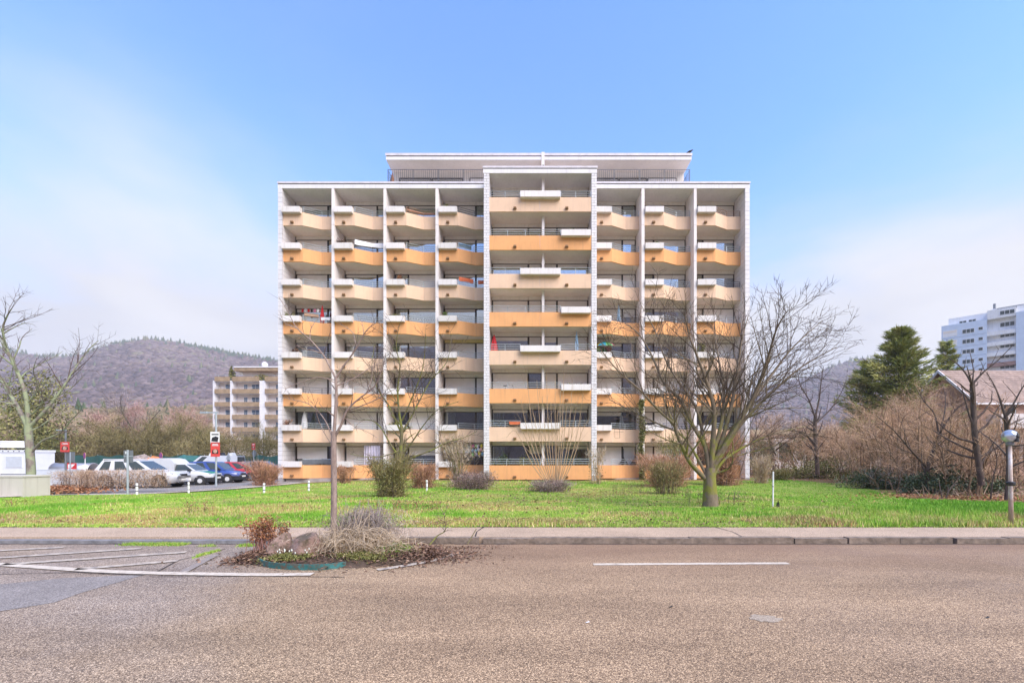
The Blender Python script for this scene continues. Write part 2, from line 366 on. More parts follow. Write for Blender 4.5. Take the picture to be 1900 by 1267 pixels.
dirt = np.maximum(dirt, nearw * 0.8)
raw('lawn', V, T, M['lawn'], attr=dirt, kind='structure')

def strip(pts, wd, z, rag=0.0, seed=0):               # flat ribbon along ground points
    r = random.Random(seed); m = MB(); n = len(pts); L = []
    for i, p in enumerate(pts):
        a = Vector(pts[max(0, i-1)]); b = Vector(pts[min(n-1, i+1)]); d = (b - a).normalized(); nn = Vector((-d.y, d.x))
        q = Vector(p); zz = z(q.x, q.y) if callable(z) else z
        w2 = wd / 2
        L.append((q + nn * (w2 + r.uniform(-rag, rag)), q - nn * (w2 + r.uniform(-rag, rag)), zz))
    for (a, b, z0), (c, d, z1) in zip(L, L[1:]):
        m.poly([(a.x, a.y, z0), (b.x, b.y, z0), (d.x, d.y, z1), (c.x, c.y, z1)])
    return m
def dense(pts, step=0.25):
    o = []
    for a, b in zip(pts, pts[1:]):
        a = Vector(a); b = Vector(b); k = max(1, int((b - a).length / step))
        o += [tuple(a.lerp(b, i / k)) for i in range(k)]
    return o + [tuple(pts[-1])]
def gp(*pp): return [ground(x, y) for x, y in pp]
# car park and the narrow footpath beside the lawn
MB().prism([(-17.6, 34.2), (-19.7, 25.2), (-21.6, 21.5), (-23.2, 20.2), (-34, 20.2), (-75, 24), (-75, 62), (-18.5, 62)][::-1], -0.6, LOTZ).build('car_park', M['lot'], kind='structure')
strip(dense([(-40, 18.1), (-27, 18.1), (-21.4, 18.35), (-21.35, 19.8), (-21.7, 21.4), (-20.8, 23.3), (-19.9, 25.1), (-17.9, 31), (-17.6, 34)], 0.5), 1.0, lambda x, y: float(lz(x, y)) + 0.06, 0.06, 2).build('footpath', M['path'], kind='structure')
# patches and cracks
MB().poly([(x, y, 0.004) for x, y in reversed(gp((-60, 1090), (120, 1072), (270, 1066), (262, 1068), (150, 1100), (100, 1118), (0, 1134), (-60, 1140)))]).build('asphalt_patch', M['patch'], kind='structure')
def crack(pts, wd, z, nm='pavement_crack'): strip(dense(pts, 0.12), wd, z, wd * 0.35, 7).build(nm, M['crack'], kind='structure')
crack([(-1.12, 8.82), (-1.18, 9.4), (-1.10, 10.02)], 0.035, 0.104); crack([(4.05, 8.82), (4.1, 9.4), (4.0, 10.02)], 0.025, 0.104)
crack(gp((-20, 1066), (140, 1062), (260, 1068), (290, 1062), (330, 1040), (420, 1018)), 0.02, 0.009, 'road_crack')
crack(gp((270, 1070), (480, 1069), (640, 1071)), 0.018, 0.009, 'road_crack')
crack([(-11, 8.60), (-6, 8.58), (-2, 8.60), (4, 8.59), (13, 8.60)], 0.05, 0.004, 'gutter_dirt')
# painted markings: edge line, hatching, centre dash
def curve_pts(pp, n=8):
    P = [Vector(p) for p in pp]; o = []
    for i in range(len(P) - 1):
        a, b, c, d = P[max(0, i-1)], P[i], P[i+1], P[min(len(P)-1, i+2)]
        for k in range(n):
            t = k / n; o.append(tuple(0.5 * ((2*b) + (c-a)*t + (2*a-5*b+4*c-d)*t*t + (3*b-a-3*c+d)*t**3)))
    return o + [tuple(P[-1])]
strip(curve_pts(gp((-60, 1044), (60, 1052), (180, 1060), (290, 1064), (400, 1066), (500, 1067), (580, 1066))), 0.15, 0.013).build('edge_line', M['paint'], kind='structure')
strip(curve_pts(gp((700, 1058), (770, 1047), (820, 1036), (850, 1026))), 0.12, 0.013).build('edge_line', M['paint_worn'], kind='structure')
for a, b, wd, mm in (((-40, 1024), (118, 1016), 0.14, 'paint_worn'), ((-40, 1038), (262, 1018), 0.15, 'paint_worn'), ((5, 1048), (345, 1025), 0.15, 'paint_worn'), ((140, 1057), (330, 1041), 0.15, 'paint_worn'), ((340, 1062), (400, 1030), 0.12, 'paint_faint')):
    strip(dense(gp(a, b), 0.4), wd, 0.013).build('hatch_line', M[mm], kind='structure')
strip(dense(gp((1101, 1047), (1463, 1045)), 0.4), 0.12, 0.006).build('centre_line', M['paint'], kind='structure')

# grass: one blade per triangle, thinning out with distance
def blade_mesh(px, py, zf, n, hmin, hmax, wbase, rng, lean=0.6):
    X, Y = px, py; Z = zf
    a = rng.uniform(0, 6.283, n); h = rng.uniform(hmin, hmax, n) if np.isscalar(hmin) else hmin + (hmax - hmin) * rng.random(n)
    wd = wbase * rng.uniform(0.6, 1.4, n); la = rng.uniform(0, 6.283, n); ll = h * lean * rng.random(n)
    b0 = np.stack([X - np.cos(a) * wd, Y - np.sin(a) * wd, Z], -1); b1 = np.stack([X + np.cos(a) * wd, Y + np.sin(a) * wd, Z], -1)
    tp = np.stack([X + np.cos(la) * ll, Y + np.sin(la) * ll, Z + h], -1)
    return np.stack([b0, b1, tp], 1).reshape(-1, 3)
def vnoise(x, y, s, k=0.0):                           # cheap smooth value noise for scatter masks
    xi = np.floor(x * s + k * 17.3); yi = np.floor(y * s + k * 9.1); fx = x * s + k * 17.3 - xi; fy = y * s + k * 9.1 - yi
    fx = fx * fx * (3 - 2 * fx); fy = fy * fy * (3 - 2 * fy)
    def h(a, b): v = np.sin(a * 127.1 + b * 311.7 + k) * 43758.5453; return v - np.floor(v)
    return (h(xi, yi) * (1-fx) + h(xi+1, yi) * fx) * (1-fy) + (h(xi, yi+1) * (1-fx) + h(xi+1, yi+1) * fx) * fy
N = 350000
pxs = rngN.uniform(-60, 1960, N); dep = 1 / rngN.uniform(1/37.0, 1/9.97, N)
gxs = (pxs - CX) * dep / F; gys = dep
nn = vnoise(gxs, gys, 0.7, 1.0) * 0.6 + vnoise(gxs, gys, 2.1, 2.0) * 0.4
keep = (gxs > xleft(gys) + 0.25 + 0.3 * (nn - 0.5)) & ((gxs < xdirt(gys) + (nn - 0.5) * 2.5) | (rngN.random(N) < 0.05)) & (nn > 0.27 + 0.2 * rngN.random(N) - 0.1)
keep &= ~((gys > 32.2 + nn) & (gxs > -19.5) & (gxs < 16.6))
keep &= ~((np.abs(gxs - (-3.2)) < 0.0))
edge_ = (gys < 10.09 + 0.16 * vnoise(gxs, gys * 0, 1.3, 4.0)) & (rngN.random(N) < 0.5); keep &= ~edge_
gxs, gys, nn = gxs[keep], gys[keep], nn[keep]; n = len(gxs)
lush = sstep(0.35, 0.75, vnoise(gxs, gys, 0.35, 7.0)); rightstrip = sstep(4.0, 9.0, gxs) * (1 - sstep(12.6, 14.2, gys))
hmin = 0.022 + 0.022 * lush + 0.05 * rightstrip; hmax = 0.06 + 0.055 * lush + 0.10 * rightstrip
V = blade_mesh(gxs, gys, lz(gxs, gys) - 0.01, n, hmin, hmax, 0.0045 + 0.00055 * gys, rngN)
straw = (sstep(0.45, 0.72, vnoise(gxs * 0.6, gys, 0.8, 3.0)) * 0.75 + 0.35 * sstep(0.5, 0.8, vnoise(gxs, gys, 2.6, 6.0))) * (gxs < 12) * (gxs > -14) + 0.25 * rightstrip * rngN.random(n)
tint = np.clip(0.5 * (1 - lush) * rngN.random(n) + straw * rngN.random(n) * 1.6 + (rngN.random(n) < 0.06) * 0.6, 0, 1) * (1 - 0.6 * sstep(7.0, 11.0, gxs) * (gys > 12.2))
def grass_material():
    m = bpy.data.materials.new('grass_blade'); t, bs, _ = nodes(m)
    a = nnode(t, 'ShaderNodeAttribute'); a.attribute_name = 'tint'
    c = ramp(t, a.outputs['Fac'], [(0.0, (0.14, 0.33, 0.03)), (0.25, (0.23, 0.40, 0.05)), (0.55, (0.42, 0.46, 0.13)), (0.85, (0.60, 0.49, 0.27)), (1.0, (0.36, 0.22, 0.11))])
    c = mixc(t, 1.0, c, ramp(t, noise(t, posn(t), 0.5, 4), [(0.3, (0.88, 0.88, 0.88)), (0.7, (1.34, 1.28, 1.15))]), 'MULTIPLY')
    link(t, c, bs.inputs['Base Color']); bs.inputs['Roughness'].default_value = 0.6; bs.inputs['Specular IOR Level'].default_value = 0.25
    bs.inputs['Subsurface Weight'].default_value = 0.0
    return m
M['grass'] = grass_material()
raw('grass', V, np.arange(3*n), M['grass'], attr=np.repeat(tint, 3), kind='stuff', label='short bright green grass of the lawn before the apartment block', category='grass')
# ------------------------------------------------------------------ the apartment block
YW, YC, PITCH, DEP = 34.54, 32.68, 2.75, 1.86        # wing front, centre front, storey height, balcony depth
block = thing('apartment_block', 'eight-storey block with rows of peach and orange balconies behind the lawn', 'apartment block', (0, YW, 0))
BX = [(-19.08, -15.34), (-15.14, -11.40), (-11.19, -7.45), (-7.22, -3.52), (4.48, 8.20), (8.43, 12.18), (12.39, 16.07)]
FINX = [(-15.34, -15.14), (-11.40, -11.19), (-7.45, -7.22), (8.20, 8.43), (12.18, 12.39)]
NEARFLIP = [False, False, True, False, False, True, True]   # True: the balcony door is left of the wide window
ROOMD = 4.6
def shift(o, dx=0, dy=0, dz=0): o.location.x += dx; o.location.y += dy; o.location.z += dz
# storey-high fin slabs with open joints
for xa, xb in FINX:
    me = MB().box(-(xb-xa)/2, (xb-xa)/2, 0, ROOMD, 0.012, PITCH - 0.012).mesh('fin_slab', M['fin'])
    mj = MB().box(-(xb-xa)/2 + 0.012, (xb-xa)/2 - 0.012, 0.02, ROOMD, -0.35, 22.0).mesh('fin_core', M['joint'])
    inst('fin_core', mj, block, ((xa+xb)/2, 0, 0))
    for k in range(8): inst('fin_slab', me, block, ((xa+xb)/2, 0, k*PITCH - (0.0 if k else 0.1)))
# end walls and centre piers faced with tiles
rt = random.Random(11)
def tile_face(m, u0, u1, v0, v1, rows, cols, put, brick=True, gap=0.024):
    hh = (v1 - v0) / rows; ww = (u1 - u0) / cols
    for r in range(rows):
        offs = 0.5 * ww if (brick and r % 2) else 0.0
        edges = [u0] + [u0 + offs + c * ww for c in range(0 if offs else 1, cols + 1) if u0 + offs + c*ww < u1 - 0.02] + [u1]
        for a, b in zip(edges, edges[1:]):
            put(m, a + gap/2, b - gap/2, v0 + r*hh + gap/2, v0 + (r+1)*hh - gap/2, rt.uniform(0.010, 0.016))
def front(yf): return lambda m, a, b, c, d, t: m.box(a, b, yf - t, yf + 0.004, c, d)
def sidep(xf, sg): return lambda m, a, b, c, d, t: m.box(min(xf, xf + sg*t), max(xf, xf + sg*t), a, b, c, d)
for xa, xb, inner in ((-19.40, -19.08, 1), (16.07, 16.41, -1)):
    m = MB().box(xa, xb, YW, YW + 13, -0.3, 22.0); m.build('end_wall', M['joint'], block)
    t = MB(); tile_face(t, xa - 0.012, xb, 0.02, 22.0, 64, 1, front(YW), False)
    tile_face(t, YW, YW + DEP, 0.02, 22.0, 64, 3, sidep(xb if inner > 0 else xa, inner), True)
    tile_face(t, YW, YW + 13, 0.02, 22.0, 64, 12, sidep(xa if inner > 0 else xb, -inner), True)
    t.build('facing_tiles', M['tile'], block, kind='stuff')
CXA, CXB = -3.19, 4.17
for xa, xb, inner in ((-3.57, CXA, 1), (CXB, 4.53, -1)):
    m = MB().box(xa, xb, YC, YW + ROOMD, 0.25 if inner > 0 else -0.1, 21.98); m.build('pier', M['joint'], block)
    t = MB(); tile_face(t, xa - 0.012, xb + 0.012, 0.27, 21.98, 112, 1, front(YC), True)
    for xf, sg in ((xa, -1), (xb, 1)): tile_face(t, YC, YC + DEP, 0.27, 21.98, 112, 4, sidep(xf, sg), True)
    t.build('facing_tiles', M['tile'], block, kind='stuff')
# balcony slab + parapet, wing type (front kinked back towards the right)
PLAN = [(0, 0.12), (1.50, 0.12), (2.66, 0.75), (3.74, 0.75)]
INN = [(0, 0.24), (1.47, 0.24), (2.63, 0.87), (3.74, 0.87)]
par_plan = PLAN + INN[::-1]
slab_plan = INN + [(3.74, ROOMD), (0, ROOMD)]
def ccw(p): return p if sum(a[0]*b[1] - b[0]*a[1] for a, b in zip(p, p[1:] + p[:1])) > 0 else p[::-1]
me_par = {c: MB().prism(ccw(par_plan), 0, 1.0).mesh('parapet', M[c]) for c in ('peach', 'orange')}
me_slab = MB().prism(ccw(slab_plan), 0.006, 0.18).mesh('balcony_slab', M['soffit'])
sc_m = MB().box(-0.10, 0.10, 0.0, 0.16, 0, 0.11)
sc_m.box(-0.075, 0.075, -0.012, 0.0, 0.02, 0.09); sc_m.box(-0.12, 0.12, 0.02, 0.13, -0.025, 0.0)
me_scup = sc_m.mesh('scupper', M['scupper'])
def planter_mesh(L, nm, mt):
    m = MB(); t = 0.05; d = 0.40; h = 0.43
    m.box(0, L, 0, d, 0, t); m.box(0, L, 0, t, t, h); m.box(0, L, d - t, d, t, h); m.box(0, t, t, d - t, t, h); m.box(L - t, L, t, d - t, t, h)
    m.box(0.03, 0.06, -0.004, 0, 0.02, 0.03)
    return m.mesh(nm, mt)
me_plant = [planter_mesh(1.38, 'planter', M['planter']), planter_mesh(1.38, 'planter', M['planter2'])]
me_soil = MB().box(0.05, 1.33, 0.05, 0.35, 0.3, 0.38).mesh('soil', mat('planter_soil', (0.06, 0.045, 0.03), 0.95, 0.3))
def off_line(pl, d): return [(x, y + d) for x, y in pl]
RL = [(1.44, 0.18), (1.48, 0.18), (2.645, 0.81), (3.735, 0.81)]
def rail_mesh(zz, mt, pts=RL, r=0.021): return MB().tube([(x, y, zz) for x, y in pts], r, 6).mesh('rail', mt)
def posts_mesh(xs, mt, pts=RL, z0=1.0, z1=1.46):
    m = MB()
    for x in xs:
        y = float(np.interp(x, [p[0] for p in pts], [p[1] for p in pts])); m.box(x - 0.018, x + 0.018, y - 0.012, y + 0.012, z0, z1)
    return m.mesh('railing', mt)
RM = {}
for kk in ('rail', 'rail_dark', 'rail_rust'):
    RM[kk] = (rail_mesh(1.45, M[kk]), [('rail', rail_mesh(zz, M[kk])) for zz in (1.13, 1.29)] + [('post', posts_mesh((x,), M[kk], z1=1.43)) for x in (1.50, 2.64, 3.70)])
# windows at the back of the balconies
def frame_mesh(wd, h, mt, t=0.055):
    m = MB(); m.box(0, t, 0, 0.08, 0, h); m.box(wd - t, wd, 0, 0.08, 0, h); m.box(t, wd - t, 0, 0.08, h - t, h); m.box(t, wd - t, 0, 0.08, 0, t + 0.03)
    return m.mesh('window', mt)
def shutter_mesh(wd, h):
    m = MB(); n = max(2, int(h / 0.055))
    for i in range(n):
        a = i * h / n; b = (i + 1) * h / n
        m.poly([(0, 0.0, a), (wd, 0.0, a), (wd, -0.008, (a+b)/2), (0, -0.008, (a+b)/2)]); m.poly([(0, -0.008, (a+b)/2), (wd, -0.008, (a+b)/2), (wd, 0.0, b), (0, 0.0, b)])
    m.box(0, wd, 0.004, 0.012, 0, h); return m.mesh('shutter', M['shutter'])
def curtain_mesh(wd, h, mt, folds=16, x0=0.0):
    m = MB(); n = folds * 4
    for i in range(n):
        a, b = i / n, (i + 1) / n; ya, yb = 0.04 * math.sin(a * folds * 6.283), 0.04 * math.sin(b * folds * 6.283)
        m.poly([(x0 + a*wd, ya, 0), (x0 + b*wd, yb, 0), (x0 + b*wd, yb, h), (x0 + a*wd, ya, h)])
    return m.mesh('curtain', mt)
WH = 2.29                                              # window height, floor at 0.19
cache = {}
def cached(key, fn):
    if key not in cache: cache[key] = fn()
    return cache[key]
def window(nm, x, y, zb, wd, st, fr='frame', gl='glass', par=None):
    """st: fraction closed by the roller shutter; 'c' curtain behind, 'C' bluish curtain, 'd' dark"""
    cur = None; frac = st
    if isinstance(st, tuple): frac, cur = st
    wd = round(wd, 2)
    w_ = inst(nm, cached(('f', wd, fr), lambda: frame_mesh(wd, WH, M[fr])), par, (x, y, zb + 0.19))
    if frac < 0.97: inst('pane', cached(('p', wd, gl), lambda: MB().box(0.05, wd - 0.05, 0.035, 0.047, 0.08, WH - 0.05).mesh('pane', M[gl])), w_)
    if frac > 0.02:
        hh = round(max(0.2, frac * (WH - 0.06)), 2)
        inst('shutter', cached(('s', wd, hh), lambda: shutter_mesh(wd - 0.12, hh)), w_, (0.06, 0.012, WH - 0.055 - hh))
    if cur:
        mt = M['curtain'] if cur in 'cl' else M['curtain_blue']
        cw = wd - 0.1 if cur in 'cC' else wd * 0.32
        inst('curtain', cached(('k', wd, cur), lambda: curtain_mesh(cw, WH - 0.1, mt, int(cw * 8))), w_, (0.05, 0.16, 0.06))
    return w_
me_band = {}
def band(x, y, zb, wd, mt, par):
    wd = round(wd, 2)
    inst('shutter_box', cached(('b', wd, mt), lambda: MB().box(0, wd, 0.0, 0.3, 0, 0.262).mesh('shutter_box', M[mt])), par, (x, y, zb + 2.487))
_ = 0.0
# (wide, door) per storey from the ground up, per bay
ST = {
 0: [((0.42, 'C'), 0.0), (1, 1), ((0.3, 'c'), 0.2), ((0, 'l'), 0.0), (1, 1), (1, 1), (0.25, 0.0)],
 1: [((0, 'C'), 0.0), (1, 1), (1, 0.0), ((0, 'l'), (0, 'C')), (0.12, 0.0), (1, 0.35), (0.1, 0.0)],
 2: [(1, 1), (1, 1), ((0, 'c'), 0), (1, 1), (1, 0.0), (1, 1), (1, 0.0)],
 3: [(0.06, 0.0), (0.06, 0.0), (0.06, 0.0), (1, 1), (0.1, 0.0), (0.1, 0), (1, 0.0)],
 4: [(0.1, 0), (0.12, 0), (0.08, 0), (0.1, 0), (1, 0.3), (0.08, 0), (1, 1)],
 5: [(1, 0.0), (0.06, 0), (1, 0.0), (0.08, 0.08), (1, 1), (0.15, 0), (0.12, 0)],
 6: [(1, 0.0), (0.15, 0.15), (0.12, 0), (0.1, 0.1), (1, 0.15), (0.2, 0.3), (0.05, 0.0)],
 7: [(0.15, 0.0), (1, 0.1), (0.05, 0), (1, 0), (1, 0.0), (1, 1), (1, 0.2)]}
for k in range(8):
    zb = k * PITCH; colr = 'peach' if k % 2 else 'orange'
    for b, (xa, xb) in enumerate(BX):
        wd = xb - xa; sx = wd / 3.74
        p = inst('parapet', me_par[colr], block, (xa, 0, zb), (sx, 1, 1))
        inst('scupper', me_scup, p, (0.70, -0.03, 0.18))
        inst('balcony_slab', me_slab, block, (xa, 0, zb), (sx, 1, 1))
        if not (k == 0 and b in (4, 5, 6)):
            pl = inst('planter', me_plant[(k * 5 + b * 3) % 2], block, (xa + 0.03, -0.20, zb + 0.87))
            inst('soil', me_soil, pl)
        kk = 'rail'
        if (k, b) in ((7, 2), (7, 6)): kk = 'rail_rust'
        if (k + b * 3) % 7 == 2: kk = 'rail_dark'
        rl = inst('railing', RM[kk][0], block, (xa, 0, zb), (sx, 1, 1))
        for nm_, me in RM[kk][1]: inst(nm_, me, rl)
        wide, door = ST[k][b]; ww = 2.52 * sx; dw = wd - ww - 0.16
        xw, xd = (xa + 0.10, xa + 0.12 + ww) if not NEARFLIP[b] else (xa + 0.12 + dw, xa + 0.10)
        fr = 'frame'
        window('window', xw, DEP, zb, ww, wide, fr, 'glass_clear' if k < 2 else 'glass', block); window('balcony_door', xd, DEP, zb, dw, door, fr, 'glass_clear' if k < 2 else 'glass', block)
        mt = 'band_yellow' if (k, b) == (3, 3) else 'band'
        band(xw, DEP - 0.004, zb, ww, mt, block); band(xd, DEP - 0.004, zb, dw, mt, block)
# centre balconies
me_cpar = {c: MB().box(0.006, 3.598, 0.02, 0.14, 0, 1.03).mesh('parapet', M[c]) for c in ('peach', 'orange')}
me_cslab = MB().box(0.0, CXB - CXA, 0.145, ROOMD + DEP, 0.006, 0.18).mesh('balcony_slab', M['soffit'])
me_cpl = [planter_mesh(2.85, 'planter', M['planter']), planter_mesh(2.10, 'planter', M['planter'])]
DY = YC - YW
CST = {0: ((0, 'l'), (0.25, 'l'), (0, 'l'), (0.08, 'l')), 1: ((0.04, 'l'), 0.0, 0.0, (0.05, 'l')), 2: (1, 0.0, 1, 1), 3: (0.12, 0.75, 0.18, 0.42), 4: (1, 1, 1, 1),
       5: (0.10, 0.12, 0.10, 0.10), 6: (0.06, 0.05, 0.10, 0.08), 7: (0.15, 0.2, 0.5, 0.12)}
XM = 0.70                                             # party wall between the two centre flats
me_part = MB().box(XM - 0.095, XM + 0.095, 0.55, ROOMD + DEP, 0.18, PITCH - 0.002).mesh('partition', M['fin'])
for k in range(8):
    zb = k * PITCH; colr = 'peach' if k % 2 else 'orange'
    inst('balcony_slab', me_cslab, block, (CXA, DY, zb)); inst('partition', me_part, block, (0, DY, zb))
    for i, x in enumerate((CXA, CXA + 3.645)):
        p = inst('parapet', me_cpar[colr], block, (x, DY, zb), (1.012 if i == 0 else 1.03, 1, 1))
        inst('scupper', me_scup, p, (1.83 if i == 0 else 1.87, -0.13, 0.18))
    if k:
        pl = inst('planter', me_cpl[0 if k % 2 else 1], block, (-0.94 if k % 2 else 1.98, DY - 0.33, zb + 0.88))
        inst('soil', MB().box(0.05, 2.80 if k % 2 else 2.05, 0.05, 0.35, 0.3, 0.38).mesh('soil', me_soil.materials[0]), pl)
    segs = [(CXA + 0.02, -0.93), (1.92, CXB - 0.02)] if k % 2 else [(CXA + 0.02, 1.98 if k else CXB - 0.02)]
    for a, b in segs:
        key = ('cr', round(b - a, 2))
        def mk():
            L = b - a; pts = [(0, 0.08), (L, 0.08)]; n = max(2, int(L / 1.1) + 1)
            return (rail_mesh(1.48, M['rail'], pts), [('rail', rail_mesh(zz, M['rail'], pts)) for zz in (1.16, 1.32)] + [('post', posts_mesh([0.03 + (L - 0.06) * i / (n - 1)], M['rail'], pts, 1.03, 1.46)) for i in range(n)])
        po, rr = cached(key, mk); rl = inst('railing', po, block, (a, DY, zb))
        for nm_, me in rr: inst(nm_, me, rl)
    y = DY + 1.75; s = CST[k]
    gl = 'glass_clear' if k < 2 else 'glass'
    for nm, x0, x1, st in (('window', CXA + 0.06, -0.40, s[0]), ('balcony_door', -0.38, XM - 0.10, s[1]), ('balcony_door', XM + 0.10, 1.76, s[2]), ('window', 1.78, CXB - 0.06, s[3])):
        window(nm, x0, y, zb, x1 - x0, st, 'frame', gl, block); band(x0, y - 0.004, zb, x1 - x0, 'band', block)
# rooms behind, body, plinth, roof
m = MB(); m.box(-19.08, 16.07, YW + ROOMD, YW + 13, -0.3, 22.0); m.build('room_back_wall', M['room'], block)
m = MB(); m.box(-19.0, -3.6, YW + 0.35, YW + ROOMD, -0.45, -0.01); m.box(4.6, 16.0, YW + 0.35, YW + ROOMD, -0.45, -0.01); m.box(-3.55, 4.5, YC + 0.2, YW + 0.3, -0.45, -0.01); m.build('plinth', M['plinth'], block)
def roof_edge(x0, x1, y0, y1, zs, nm):
    MB().box(x0, x1, y0, y1, zs, zs + 0.30).build(nm, M['fascia'], block)
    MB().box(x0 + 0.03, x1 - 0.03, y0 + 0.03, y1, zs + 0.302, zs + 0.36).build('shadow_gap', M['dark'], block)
    MB().box(x0 - 0.03, x1 + 0.03, y0 - 0.03, y1, zs + 0.362, zs + 0.50).build('coping', M['coping'], block)
roof_edge(-19.42, -3.575, YW - 0.012, YW + 13.02, 22.002, 'roof_slab'); roof_edge(4.535, 16.43, YW - 0.012, YW + 13.02, 22.002, 'roof_slab')
roof_edge(-3.62, 4.56, YC - 0.03, YW + 6, 21.985, 'roof_slab')
# penthouse
PY, PW = 35.5, 37.0
MB().box(-11.40, 12.22, PW, 46, 22.45, 24.80).build('penthouse_wall', M['band'], block)
m = MB(); m.box(-11.52, 12.34, PY, 46.5, 24.80, 25.05); m.build('penthouse_roof', M['fascia'], block)
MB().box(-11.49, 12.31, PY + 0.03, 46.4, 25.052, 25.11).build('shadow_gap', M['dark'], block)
MB().box(-11.56, 12.38, PY - 0.04, 46.54, 25.112, 25.30).build('coping', M['coping'], block)
MB().box(-11.47, 12.29, PY + 0.06, PW - 0.004, 24.785, 24.797).build('penthouse_soffit', M['soffit'], block)
MB().box(0.62, 0.86, PY - 0.06, PW - 0.01, 24.3, 25.36).build('partition', M['fin'], block)
for x0, x1, op in ((-10.9, -8.3, 0.0), (-8.25, -5.7, 0.1), (-5.2, -2.75, 1), (-2.7, -0.6, 0.0), (2.4, 4.7, 1), (4.75, 6.9, 0), (6.95, 9.2, 0.1), (9.25, 11.6, 1)):
    wn_ = inst('window', cached(('pf', round(x1-x0, 2)), lambda: frame_mesh(x1 - x0, 1.75, M['frame'])), block, (x0, PW - 0.085 - YW, 22.5))
    if op < 1: inst('pane', MB().box(0.05, x1 - x0 - 0.05, 0.035, 0.047, 0.08, 1.70).mesh('pane', M['glass']), wn_)
    else: inst('shutter', shutter_mesh(x1 - x0 - 0.12, 1.65), wn_, (0.06, 0.012, 0.04))
RYP = 35.15
rl = MB().tube([(-11.25, 36.9, 23.80), (-11.25, RYP, 23.80), (12.07, RYP, 23.80), (12.07, 36.9, 23.80)], 0.022, 5).build('roof_railing', M['rail_dark'], block)
MB().tube([(-11.25, 36.9, 22.75), (-11.25, RYP, 22.75), (12.07, RYP, 22.75), (12.07, 36.9, 22.75)], 0.022, 5).build('rail', M['rail_dark'], rl)
for x, y in [(x, RYP) for x in np.arange(-11.25, 12.1, 1.943)] + [(x, y) for y in (36.0, 36.9) for x in (-11.25, 12.07)]: MB().box(x - 0.02, x + 0.02, y - 0.02, y + 0.02, 22.45, 23.82).build('post', M['rail_dark'], rl)
m = MB()
for x in np.arange(-11.25, 12.07, 0.16): m.box(x - 0.008, x + 0.008, RYP - 0.008, RYP + 0.008, 22.76, 23.79)
for y in np.arange(RYP + 0.16, 36.9, 0.16):
    for x in (-11.25, 12.07): m.box(x - 0.008, x + 0.008, y - 0.008, y + 0.008, 22.76, 23.79)
m.build('balusters', M['rail_dark'], rl, kind='stuff')
# ------------------------------------------------------------------ plants
def bark(name, col, col2, moss=None, mossamt=0.5, scale=9, zmax=None):
    m = bpy.data.materials.new(name); t, bs, _ = nodes(m); p = posn(t, (1, 1, 0.35))
    c = ramp(t, noise(t, p, scale, 6, 0.7), [(0.3, col), (0.7, col2)])
    if moss:
        mk = ramp(t, noise(t, posn(t), 2.3, 5, 0.65), [(0.62 - mossamt * 0.3, (0, 0, 0)), (0.72 - mossamt * 0.3, (0.9,) * 3)])
        if zmax:                                         # moss keeps to the damp lower limbs
            sx_ = nnode(t, 'ShaderNodeSeparateXYZ'); link(t, posn(t), sx_.inputs[0]); mr = nnode(t, 'ShaderNodeMapRange'); link(t, sx_.outputs[2], mr.inputs[0]); mr.inputs[1].default_value = zmax; mr.inputs[2].default_value = zmax * 0.55; mk = mixc(t, 1.0, mk, mr.outputs[0], 'MULTIPLY')
        c = mixc(t, mk, c, moss)
    link(t, c, bs.inputs['Base Color']); bs.inputs['Roughness'].default_value = 0.9; bs.inputs['Specular IOR Level'].default_value = 0.15
    bump(t, bs, noise(t, p, scale * 3, 4, 0.7), 0.7, 0.02); return m
def tinted(name, stops, rough=0.8, spec=0.15):           # colour from the per-leaf tint
    m = bpy.data.materials.new(name); t, bs, _ = nodes(m); a = nnode(t, 'ShaderNodeAttribute'); a.attribute_name = 'tint'
    link(t, ramp(t, a.outputs['Fac'], stops), bs.inputs['Base Color']); bs.inputs['Roughness'].default_value = rough; bs.inputs['Specular IOR Level'].default_value = spec
    return m
M['bark_young'] = bark('bark_young', (0.19, 0.14, 0.12), (0.40, 0.31, 0.26), None, scale=22)
M['bark_moss'] = bark('bark_mossy', (0.12, 0.094, 0.066), (0.26, 0.205, 0.145), (0.22, 0.22, 0.04), 0.55, zmax=3.4)
M['bark_lichen'] = bark('bark_lichen', (0.15, 0.12, 0.10), (0.30, 0.26, 0.22), (0.30, 0.34, 0.20), 0.65)
M['bark_dark'] = bark('bark_dark', (0.06, 0.045, 0.04), (0.15, 0.115, 0.095))
M['bark_olive'] = bark('bark_olive', (0.10, 0.085, 0.05), (0.22, 0.19, 0.10), (0.20, 0.21, 0.05), 0.5)
M['twig_dark'] = bark('twig_dark', (0.085, 0.062, 0.055), (0.17, 0.125, 0.105))
M['twig_warm'] = bark('twig_warm', (0.095, 0.068, 0.052), (0.185, 0.135, 0.10)); M['twig_tan'] = bark('twig_tan', (0.36, 0.25, 0.15), (0.52, 0.38, 0.24))
M['twig_red'] = bark('twig_reddish', (0.30, 0.15, 0.12), (0.45, 0.26, 0.22))
M['tw_brown'] = tinted('twigs_brown', [(0, (0.19, 0.12, 0.08)), (0.5, (0.46, 0.315, 0.215)), (1, (0.72, 0.55, 0.41))])
M['tw_olive'] = tinted('twigs_olive', [(0, (0.115, 0.095, 0.04)), (0.5, (0.24, 0.20, 0.085)), (1, (0.36, 0.29, 0.15))])
M['tw_red'] = tinted('twigs_red', [(0, (0.20, 0.095, 0.06)), (0.5, (0.42, 0.225, 0.14)), (1, (0.60, 0.37, 0.24))])
M['tw_pink'] = tinted('twigs_pink', [(0, (0.30, 0.16, 0.14)), (0.5, (0.42, 0.25, 0.22)), (1, (0.56, 0.38, 0.33))])
